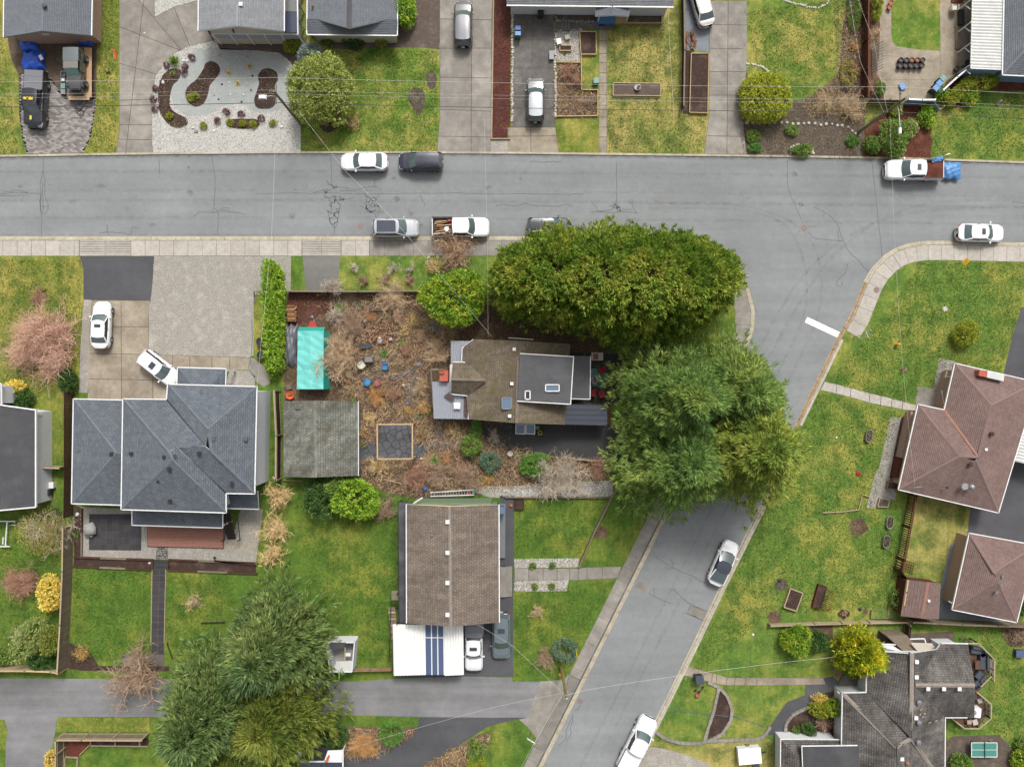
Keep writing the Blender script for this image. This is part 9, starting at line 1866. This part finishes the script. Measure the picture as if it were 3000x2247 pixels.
for(a,b)in(((812,200),(880,225)),((812,202),(782,330)),((782,332),(640,352)),((640,352),(470,358))):part(frames,'board',MB().bar(W(*q1(3,3,*a),.2),W(*q1(3,3,*b),.2),.08,.2),'timber_pale')
vb=thing('vegetable_beds','framed compost beds inside the lower left fence','planter',W(*q1(0,4,1000,1255),.1))
for(a,b)in(((785,1225),(785,1285)),((785,1285),(1280,1292)),((998,1225),(998,1288)),((1208,1228),(1208,1290)),((775,1280),(690,1365)),((565,1385),(672,1390)),((565,1385),(562,1480)),((672,1390),(670,1480)),((500,1440),(555,1400))):part(vb,'board',MB().bar(W(*q1(0,4,*a),.25),W(*q1(0,4,*b),.25),.09,.22),'timber_pale')
part(vb,'soil',MB().prism(wpoly(q(0,4,790,1230,1280,1232,1280,1286,790,1282),.2),.1,.24),'soil')
# lower right: stone kerbs of the lawn, flower beds, furniture
ke=thing('stone_border','stone border around the half-moon bed and lower lawn','edging',W(*q1(2,4,1800,1000),.1))
for pts in([(1690,740),(1760,770),(1790,790)],[(1785,790),(1740,1000),(1690,1140),(1660,1240)],[(1790,785),(1860,860),(1900,970),(1890,1070),(1810,1190),(1710,1240)],[(1245,1170),(1330,1230),(1450,1262),(1590,1270),(1700,1245),(1900,1240),(2120,1232),(2190,1190),(2230,1120)]):
  pl=resample([W(*q1(2,4,*p),.15).to_2d()for p in pts],.55)
  for a,b in zip(pl[:-1],pl[1:]):d=(b-a)*.03; part(ke,'border_stone',MB().bar((a.x+d.x,a.y+d.y,.16),(b.x-d.x,b.y-d.y,.16+rnd.uniform(0,.01)),.3,.2),'concrete_old')
k4=thing('stone_border','pale stone edging around the curved bed at the charcoal-roofed house','edging',W(*q1(3,4,160,1100),.1)); pl=resample([W(*q1(3,4,*p),.15).to_2d()for p in((150,1200),(150,1100),(210,1020),(300,975),(360,950))],.45)
for a,b in zip(pl[:-1],pl[1:]):d=(b-a)*.04; part(k4,'border_stone',MB().bar((a.x+d.x,a.y+d.y,.16),(b.x-d.x,b.y-d.y,.17),.3,.22),'concrete_old')
def sofa(label,c_,r_,x,y,w,d,ang,cat='sofa'):
  c=W(*q1(c_,r_,x,y),1.1); t=thing('outdoor_sofa',label,cat,(c.x,c.y,.7),R(ang)); part(t,'base',MB().box((0,0,.15),(d,w,.3)),'black_plastic',0,0); part(t,'backrest',MB().box((-d/2+.1,0,.45),(.2,w,.45)),'cushion_slate',0,0)
  n=max(1,round(w/.75))
  for i in range(n):part(t,'cushion',MB().box((.08,-w/2+w*(i+.5)/n,.37),(d-.26,w/n-.03,.14)),'cushion_slate',0,0)
sofa('two-seat grey corner sofa along the deck railing',3,4,1865,560,1.6,.8,180); sofa('grey sofa section in the upper corner of the deck',3,4,1790,465,.8,.75,260); sofa('grey corner seat of the deck sofa',3,4,1855,490,.7,.7,215); sofa('grey deck armchair below the sofa table',3,4,1830,685,.8,.8,140); sofa('dark deck armchair next to the hot tub side',3,4,1815,755,.7,.7,130)
def table(label,c_,r_,x,y,w,d,h,mat,rz=0.0,z=.7):
  c=W(*q1(c_,r_,x,y),z+h); t=thing('patio_table',label,'table',(c.x,c.y,z),rz); part(t,'top',MB().box((0,0,h),(w,d,.05)),M[mat],0,0)
  for sx in(-1,1):
    for sy in(-1,1):part(t,'leg',MB().box((sx*(w/2-.06),sy*(d/2-.06),h/2),(.06,.06,h)),M[mat],0,0)
table('brown coffee table in front of the deck sofa',3,4,1812,592,.5,.9,.42,'deck_brown'); table('small square side table on the deck',3,4,1832,900,.45,.45,.45,'stone_grey',.4); table('round-cornered pale table at the lower deck end',3,4,1790,1085,.5,.55,.5,'marble',.3); table('small brown table at the lower deck end',3,4,1740,1085,.45,.4,.45,'pink_wall')
tub=thing('heat_pump','white fan unit with round grille on the deck','fan unit',W(*q1(3,4,1783,1000),1.4).to_2d().to_3d()+Vector((0,0,.7)),R(-6)); part(tub,'cover',MB().box((0,0,.4),(1.3,1.0,.8),taper=.94),'white_trim',0,0); part(tub,'grille',MB().lathe([(.26,.8),(.27,.83),(.2,.84),(.18,.82),(.06,.82),(.05,.85),(.01,.85)],(-.12,0,0),20),'stone_grey',0,0)
tt=thing('table_tennis_table','green table tennis table with white lines','table',W(*q1(3,4,1862,1318),.76).to_2d().to_3d()+Vector((0,0,.115)))
tw,td=2.62,1.48; part(tt,'top',MB().box((-tw/4-.01,0,.75),(tw/2-.02,td,.04)).box((tw/4+.01,0,.75),(tw/2-.02,td,.04)),'table_green',0,0)
ln=MB()
for s in(-1,1):ln.box((0,s*(td/2-.02),.774),(tw,.05,.006)).box((s*(tw/2-.02),0,.775),(.05,td-.1,.006))
ln.box((0,0,.776),(tw-.1,.03,.006)); part(tt,'line',ln,'paint_white',0,0); part(tt,'net',MB().box((0,0,.85),(.02,td+.2,.15)),'bin_green',0,0)
for sx in(-1,1):
  for sy in(-1,1):part(tt,'leg',MB().box((sx*.9,sy*.55,.36),(.05,.05,.73)),'dark_metal',0,0)
bx=thing('storage_trailer','white flat-topped box trailer at the lower right driveway','trailer',W(*q1(2,4,2040,1355),.5).to_2d().to_3d()+Vector((0,0,.12)),R(5)); part(bx,'box',MB().box((0,0,.55),(2.25,1.55,.7)),'white_wall',0,0); part(bx,'lid',MB().box((0,0,.92),(2.32,1.62,.06)),'corrugated_white',0,0); part(bx,'tongue',MB().bar((1.1,0,.35),(1.9,0,.35),.08,.08),'dark_metal',0,0); add_wheels(bx,(0,),.72,.24,.16)
boxy('plastic_tub','dark grey tub at the bottom edge below the box trailer','tub',2,4,2110,1460,(.6,.5,.3),'cushion_slate',.1)
sc_=thing('scooter','small tricycle lying beside the compost bin','tricycle',W(*q1(2,4,1620,800),.1),.6); part(sc_,'frame',MB().tube([(-.4,0,.3),(0,0,.35),(.35,.05,.5),(.4,.05,.7)],.03,6).tube([(.4,-.25,.7),(.4,.3,.7)],.025,6),'dark_metal',0,0)
for(x,y)in((-.4,-.2),(-.4,.2),(.38,.05)):part(sc_,'wheel',MB().tube([(x,y-.03,.15),(x,y+.03,.15)],.15,14),'rubber',0,0)
part(sc_,'seat',MB().box((-.2,0,.42),(.25,.2,.06)),'dark_metal',0,0)
hs_=thing('garden_hose','thin blue hose crossing the lower lawn and half-moon bed','hose',W(*q1(2,4,1500,990),.1)); part(hs_,'tube',MB().tube([W(*q1(2,4,*p),.14)for p in((1330,970),(1450,985),(1600,1005),(1740,1020),(1880,1040),(1990,1060),(2120,1100),(2200,1130))],.025,5),'poly_blue')
gh_=thing('garden_hose','green hose along the gravel driveway edge','hose',W(*q1(0,2,2150,500),.1)); part(gh_,'tube',MB().tube([W(*q1(0,2,*p),.15)for p in((2175,100),(2180,250),(2172,400),(2160,470),(2145,520),(2165,570),(2200,610))],.025,5),'teal_plastic')
# red patio chairs at the glass patio
for i,(x,y,a,lab)in enumerate(((2065,495,215,'upper red cushioned chair on the glass patio'),(2062,765,100,'lower right red cushioned chair on the glass patio'),(1958,750,90,'lower left red cushioned chair on the glass patio'))):
  c=W(*qc(x,y),.5); t=thing('patio_chair',lab,'chair',(c.x,c.y,.15),R(a)); part(t,'seat',MB().box((0,0,.4),(.62,.6,.16)),'cloth_red',0,0); part(t,'backrest',MB().box((-.3,0,.65),(.16,.6,.5)),'cloth_red',0,0)
  for sx in(-1,1):
    for sy in(-1,1):part(t,'leg',MB().box((sx*.26,sy*.25,.16),(.05,.05,.32)),'dark_metal',0,0)
c=W(*qc(2000,610),.7); t=thing('patio_table','grey round table between the red chairs','table',(c.x,c.y,.15)); part(t,'top',MB().lathe([(.5,.66),(.52,.7),(.02,.71)],n=20),'glass_dark',0,0); part(t,'leg',MB().tube([(0,0,0),(0,0,.66)],.05,8),'dark_metal',0,0)
c=W(*qc(2010,335),.6); t=thing('patio_table','pale patterned table at the upper end of the glass patio','table',(c.x,c.y,.15)); part(t,'top',MB().box((0,0,.7),(1.2,.8,.05)),'marble',0,0); part(t,'cloth',MB().box((-.15,0,.735),(.5,.6,.02)),'chair_red',0,0)
for sx in(-1,1):
  for sy in(-1,1):part(t,'leg',MB().box((sx*.5,sy*.32,.34),(.05,.05,.68)),'dark_metal',0,0)
lm=thing('lawn_mower','lawn mower with yellow-green deck by the cold frame','mower',W(*q1(2,2,242,1085),.3).to_2d().to_3d()+Vector((0,0,.115)),R(100)); part(lm,'deck',MB().box((0,0,.22),(.5,.45,.18),taper=.85),'leaf_lime',0,0); part(lm,'engine',MB().lathe([(.14,.3),(.15,.42),(.04,.46)],n=12),'black_plastic',0,0); part(lm,'handle',MB().tube([(-.2,.18,.3),(-.65,.18,.9),(-.65,-.18,.9),(-.2,-.18,.3)],.018,5),'black_plastic',0,0)
for sx in(-.22,.22):
  for sy in(-.26,.26):part(lm,'wheel',MB().tube([(sx,sy-.03,.12),(sx,sy+.03,.12)],.12,12),'rubber',0,0)
# blue house patio clutter
boxy('bench','black bench on the blue house patio','bench',3,0,1675,150,(.45,1.4,.4),'bin_black',0); pc_=plastic_chair('white plastic chair at the top of the blue house patio',3,0,1608,75,90,'chair_cream'); boxy('door_mat','reddish mat at the top edge of the blue house patio','mat',3,0,1632,5,(1.1,.5,.03),'timber_red')
# signs
def sign(label,c_,r_,bx_,by_,h,plate,mat,size,rz=0.0,cat='sign',post='grey_metal',flat=False,name='street_sign',z=.1):
  c=W(*q1(c_,r_,bx_,by_),.1); t=thing(name,label,cat,(c.x,c.y,z),rz); part(t,'post',MB().tube([(0,0,0),(0,0,h)],.03,8),M[post],0,0); part(t,'plate',plate,M[mat],0,0); return t
t=sign('yellow diamond warning sign at the east corner',3,1,1600,1052,2.3,MB().box((.0,.0,2.1),(.60,.04,.60),M=(Matrix.Rotation(R(-58),3,'X')@Matrix.Rotation(R(45),3,'Y'))),'sign_yellow',1); part(t,'arrow',MB().box((0,.055,2.145),(.05,.02,.34),M=Matrix.Rotation(R(-58),3,'X')),'black_plastic',0,0)
t=sign('white street name sign at the end of the corner pavement',3,2,745,255,2.6,MB().box((0,0,2.5),(.75,.03,.16)),'bin_green',1,R(20)); part(t,'plate',MB().box((0,0,2.68),(.03,.7,.16)),'white_trim',0,0)
t=sign('pink-white bird feeder on a dark post on the right lawn',3,2,1440,30,1.7,MB().box((0,0,1.75),(.42,.42,.12),.5),'marble',1,0,'bird feeder','bin_green',name='bird_feeder')
t=sign('white street sign board beside the lower left pavement',2,4,160,1165,2.0,MB().box((.0,0,1.95),(.95,.03,.22)),'white_trim',1,R(-32))
t=sign('white post with tools leaning at the bark pickup',3,0,1500,1370,1.2,MB().bar((-.25,0,1.15),(.15,.1,1.2),.08,.1),'white_trim',1,0,'shovel','timber_pale',name='shovel')
hy=thing('fire_hydrant','small yellow and red hydrant standing on the right lawn','hydrant',W(*q1(3,2,1105,325),.1)); part(hy,'barrel',MB().lathe([(.16,0),(.13,.08),(.12,.5),(.15,.55),(.13,.62),(.05,.72)],n=14),'sign_yellow',0,0); part(hy,'cap',MB().tube([(-.22,0,.42),(.22,0,.42)],.07,10),'paint_orange',0,0)
for(c_,r_,x,y,r,m,lab,cat)in((3,2,888,205,.11,'bin_lid_blue','round blue and white marker on the right lawn','marker'),(3,2,592,1127,.1,'white_trim','small white lid on the right lawn','lid'),(2,4,2083,330,.12,'white_trim','white ball on the lower right lawn','ball'),(3,3,100,945,.2,'black_plastic','black round stump cover on the right lawn','cover'),(3,3,795,1193,.2,'black_plastic','black cap near the plank retaining wall','cover'),(2,3,965,105,.12,'white_trim','white lantern at the top of the plank retaining wall','lantern'),(3,3,780,22,.26,'cloth_red','red mat on the right lawn','mat')):
  cc=W(*q1(c_,r_,x,y),.15); solo('garden_marker',MB().lathe([(r,0),(r*1.02,.04),(r*.7,.1),(.01,.12)],(cc.x,cc.y,.1),14),M[m],lab,cat)
def fig(label,c_,r_,x,y,mat,h=.8,r=.16):c=W(*q1(c_,r_,x,y),h*.5); return solo('garden_ornament',MB().lathe([(r,0),(r*1.1,h*.1),(r*.6,h*.4),(r*.9,h*.6),(r*.5,h*.8),(.02,h)],(c.x,c.y,.1),12),M[mat],label,'ornament',smooth=True)
fig('pale stone lantern on the lawn right of the diagonal hedge',3,0,1997,885,'stone_pale'); fig('white post light in the middle garden path',1,2,1273,675,'white_trim',.4,.14); fig('white ornament near the flagstones by the metal roof',1,2,1425,850,'white_trim',.5,.1); fig('small pink-white ornament at the red mulch circle',1,2,938,128,'marble',.4,.12); fig('white globe lamp right of the pergola',1,2,1428,1308,'white_trim',.35,.12); fig('small dark lamp on the rock garden bed edge',1,0,122,795,'stone_pale',.4,.1)
solo('orange_netting',MB().grid([[(*W(*q1(0,0,955+a*14+b*16+10*math.sin(b*2),425+b*32),.15)[:2],.13+.05*math.sin(a*3+b))for a in range(3)]for b in range(4)]),'paint_orange','orange netting lying on the yellow lawn strip','netting')
solo('dead_branch',MB().tube([W(*q1(0,0,*p),.2)for p in((905,610),(925,630),(945,618))],.06,5).tube([W(*q1(0,0,*p),.2)for p in((915,640),(935,625),(950,640))],.05,5),'bark','dark stump on the yellow lawn strip','stump')
for(c_,r_,pts,lab)in((1,3,[(1105,72),(1180,90),(1260,110)],'weathered plank behind the rhododendrons'),(2,0,[(1582,770),(1575,830),(1568,890)],'pale stick lying in the tall raised bed'),(1,3,[(230,78),(400,85)],'white pipe behind the mossy garage'),(1,2,[(1165,420),(1225,345)],'pale plank lying in the middle garden'),(0,4,[(1735,228),(1940,222)],'dark plank on the lawn next to the cypress'),(0,4,[(1440,400),(1490,540)],'fallen branch beside the garden path end')):
  solo('plank',MB().tube([W(*q1(c_,r_,*p),.3)for p in pts],.06,5),M['timber_pale' if 'dark' not in lab and 'fallen' not in lab else 'timber_dark'],lab,'plank' if 'branch' not in lab else 'branch')
# awning frame chairs of the lower left garden, ladder-like swing
sw=thing('white_frame','white garden frame and bench behind the white house','frame',W(*q1(0,3,60,560),.1))
for(a,b)in(((0,432),(135,434)),((62,440),(48,640)),((0,650),(85,650)),((30,570),(25,630))):part(sw,'bar',MB().bar(W(*q1(0,3,*a),.5),W(*q1(0,3,*b),.5),.1,.1),'white_trim')
for(x,y)in((130,434),(60,445),(48,640)):c=W(*q1(0,3,x,y),.5); part(sw,'leg',MB().box((c.x,c.y,.28),(.08,.08,.4)),'white_trim')
# ------------------------------------------------------------------ poles and wires
def pole(label,base_px,h,mat,r=.16):
  c=W(*base_px,.1); t=thing('utility_pole',label,'pole',(c.x,c.y,.1)); part(t,'mast',MB().tube([(0,0,0),(0,0,h)],r,12,r*.7),M[mat],0,0); return t
p1=pole('utility pole with white street lamp beside the round olive bush',q1(1,0,388,1078),8.6,'pole_wood'); p2=pole('utility pole with street lamp arm on the red mulch',q1(3,0,775,1150),9.2,'pole_wood'); p3=pole('mossy utility pole at the mouth of the alley',q1(2,4,425,610),7.6,'pole_mossy')
part(p1,'lamp_arm',MB().tube([(0,0,7.3),(-.5,-.1,7.7),(-1.1,-.2,7.75)],.04,6),'steel',0,0); part(p1,'lamp_head',MB().box((-1.3,-.2,7.75),(.75,.42,.14),taper=.7),'white_trim',0,0); part(p1,'crossarm',MB().box((0,0,7.9),(.1,1.8,.1)),'pole_wood',0,0)
part(p2,'lamp_arm',MB().tube([(0,0,7.6),(.0,-.8,7.95),(.1,-2.3,8.0)],.045,6),'steel',0,0); part(p2,'lamp_head',MB().box((.1,-2.55,8.0),(.28,.65,.14),taper=.7),'white_trim',0,0); part(p2,'crossarm',MB().box((0,0,8.2),(.1,1.8,.1)),'pole_wood',0,0); part(p2,'insulators',MB().lathe([(.05,8.25),(.07,8.33),(.04,8.42)],(0,.8,0),8).lathe([(.05,8.25),(.07,8.33),(.04,8.42)],(0,-.8,0),8),'insulator',0,0)
part(p3,'transformer_bracket',MB().box((.0,-.1,5.6),(.5,.12,.12)),'steel',0,0); part(p3,'red_tag',MB().box((-.28,0,1.9),(.2,.12,.42)),'paint_orange',0,0); part(p3,'pole_cap',MB().lathe([(.14,7.58),(.16,7.66),(.02,7.72)],n=10),'grey_metal',0,0)
gw=thing('guy_guard','yellow guy-wire guard in the lawn near the mossy pole','guard',W(*q1(2,4,545,405),.1)); part(gw,'tube',MB().tube([(0,0,0),(.0,-.5,2.4)],.05,7),'sign_yellow',0,0)
def wire(label,pts,r,mat,sag=.35,n=10):
  """cable hung through pixel points at given heights"""
  P_=[W(*p)for p in pts]; out=[]
  for a,b in zip(P_[:-1],P_[1:]):
    for i in range(n):k=i/n; v=a+(b-a)*k; v.z-=sag*4*k*(1-k); out.append(v)
  out.append(P_[-1]); return solo('overhead_wire',MB().tube(out,r,5),M[mat],label,'wire','overhead wires')
t1,t2=local(p1,0,0,0),local(p2,0,0,0)
def at(p,dy,z):return Vector((p.x,p.y+dy,z))
def span(label,dy,z,r,mat,sag=.5):
  A,B=at(t1,dy,z),at(t2,dy,z); L_=Vector((A.x-60,A.y-.5,z)); R_=Vector((B.x+50,B.y-2.0,z)); out=[]
  for a,b in((L_,A),(A,B),(B,R_)):
    for i in range(16):k=i/16; v=a+(b-a)*k; v.z-=sag*4*k*(1-k); out.append(v)
  out.append(R_); return solo('overhead_wire',MB().tube(out,r,5),M[mat],label,'wire','overhead wires')
span('topmost pale overhead wire along the north gardens',1.3,8.5,.012,'cable_white'); span('thin pale overhead wire just above the dark cable',.45,7.8,.008,'cable_white'); span('second thin pale overhead wire above the dark cable',.2,7.6,.008,'cable_white'); span('thick dark communication cable along the north gardens',-.25,6.6,.028,'cable_black')
wire('white service cable crossing the road to the large grey house',[(812,300,7.6),(805,450,6.8),(795,700,6.4),(765,1000,5.8),(752,1140,5.5)],.013,'cable_white',.05)
wire('white service cable from the lamp pole over the white saloon to the middle garden',[(870,320,7.5),(1010,500,6.8),(1150,640,6.4),(1260,770,6.0),(1440,985,4.4)],.012,'cable_white',.05)
wire('pale service cable crossing the road beside the white pickup',[(1418,340,7.2),(1424,560,6.6),(1428,740,6.2),(1430,985,4.6)],.010,'cable_white',.05)
wire('pale service cable crossing from the right lamp pole to the hip-roofed house',[(2608,345,7.6),(2612,470,7.2),(2622,720,6.5),(2640,1010,5.0),(2655,1180,4.0),(2680,1420,3.2)],.010,'cable_white',.04)
wire('pale service cable from the right lamp pole up past the dark fence',[(2590,330,7.6),(2520,180,6.8),(2490,0,6.0),(2480,-60,5.8)],.010,'cable_white',.05); wire('second service cable from the right lamp pole past the dark fence top',[(2600,330,7.6),(2560,120,6.8),(2515,0,6.2),(2490,-60,6)],.010,'cable_white',.05)
wire('service cable over the dry lawn to the long house',[(1975,335,7.0),(1965,180,6.0),(1958,40,4.6)],.010,'cable_white',.05)
wire('pale cable from the alley pole across the side street',[(1655,2037,7.4),(1720,2020,7.2),(1980,1980,6.6),(2250,1945,5.2),(2440,1925,4.4)],.013,'cable_white',.05); wire('pale cable from the alley pole towards the carport',[(1650,2030,7.4),(1500,1890,6.0),(1400,1830,5.2)],.010,'cable_white',.05); wire('pale cable from the alley pole over the alley',[(1648,2030,7.4),(1450,2070,6.4),(1230,2130,5.0),(1000,2200,3.8)],.010,'cable_white',.05); wire('pale cable from the alley pole to the lower left edge',[(1648,2035,7.4),(1580,2150,7.0),(1520,2260,6.6)],.013,'cable_white',.05); wire('guy wire from the alley pole to its yellow guard',[(1656,2030,7.2),(1686,1892,2.4)],.012,'cable_black',0)
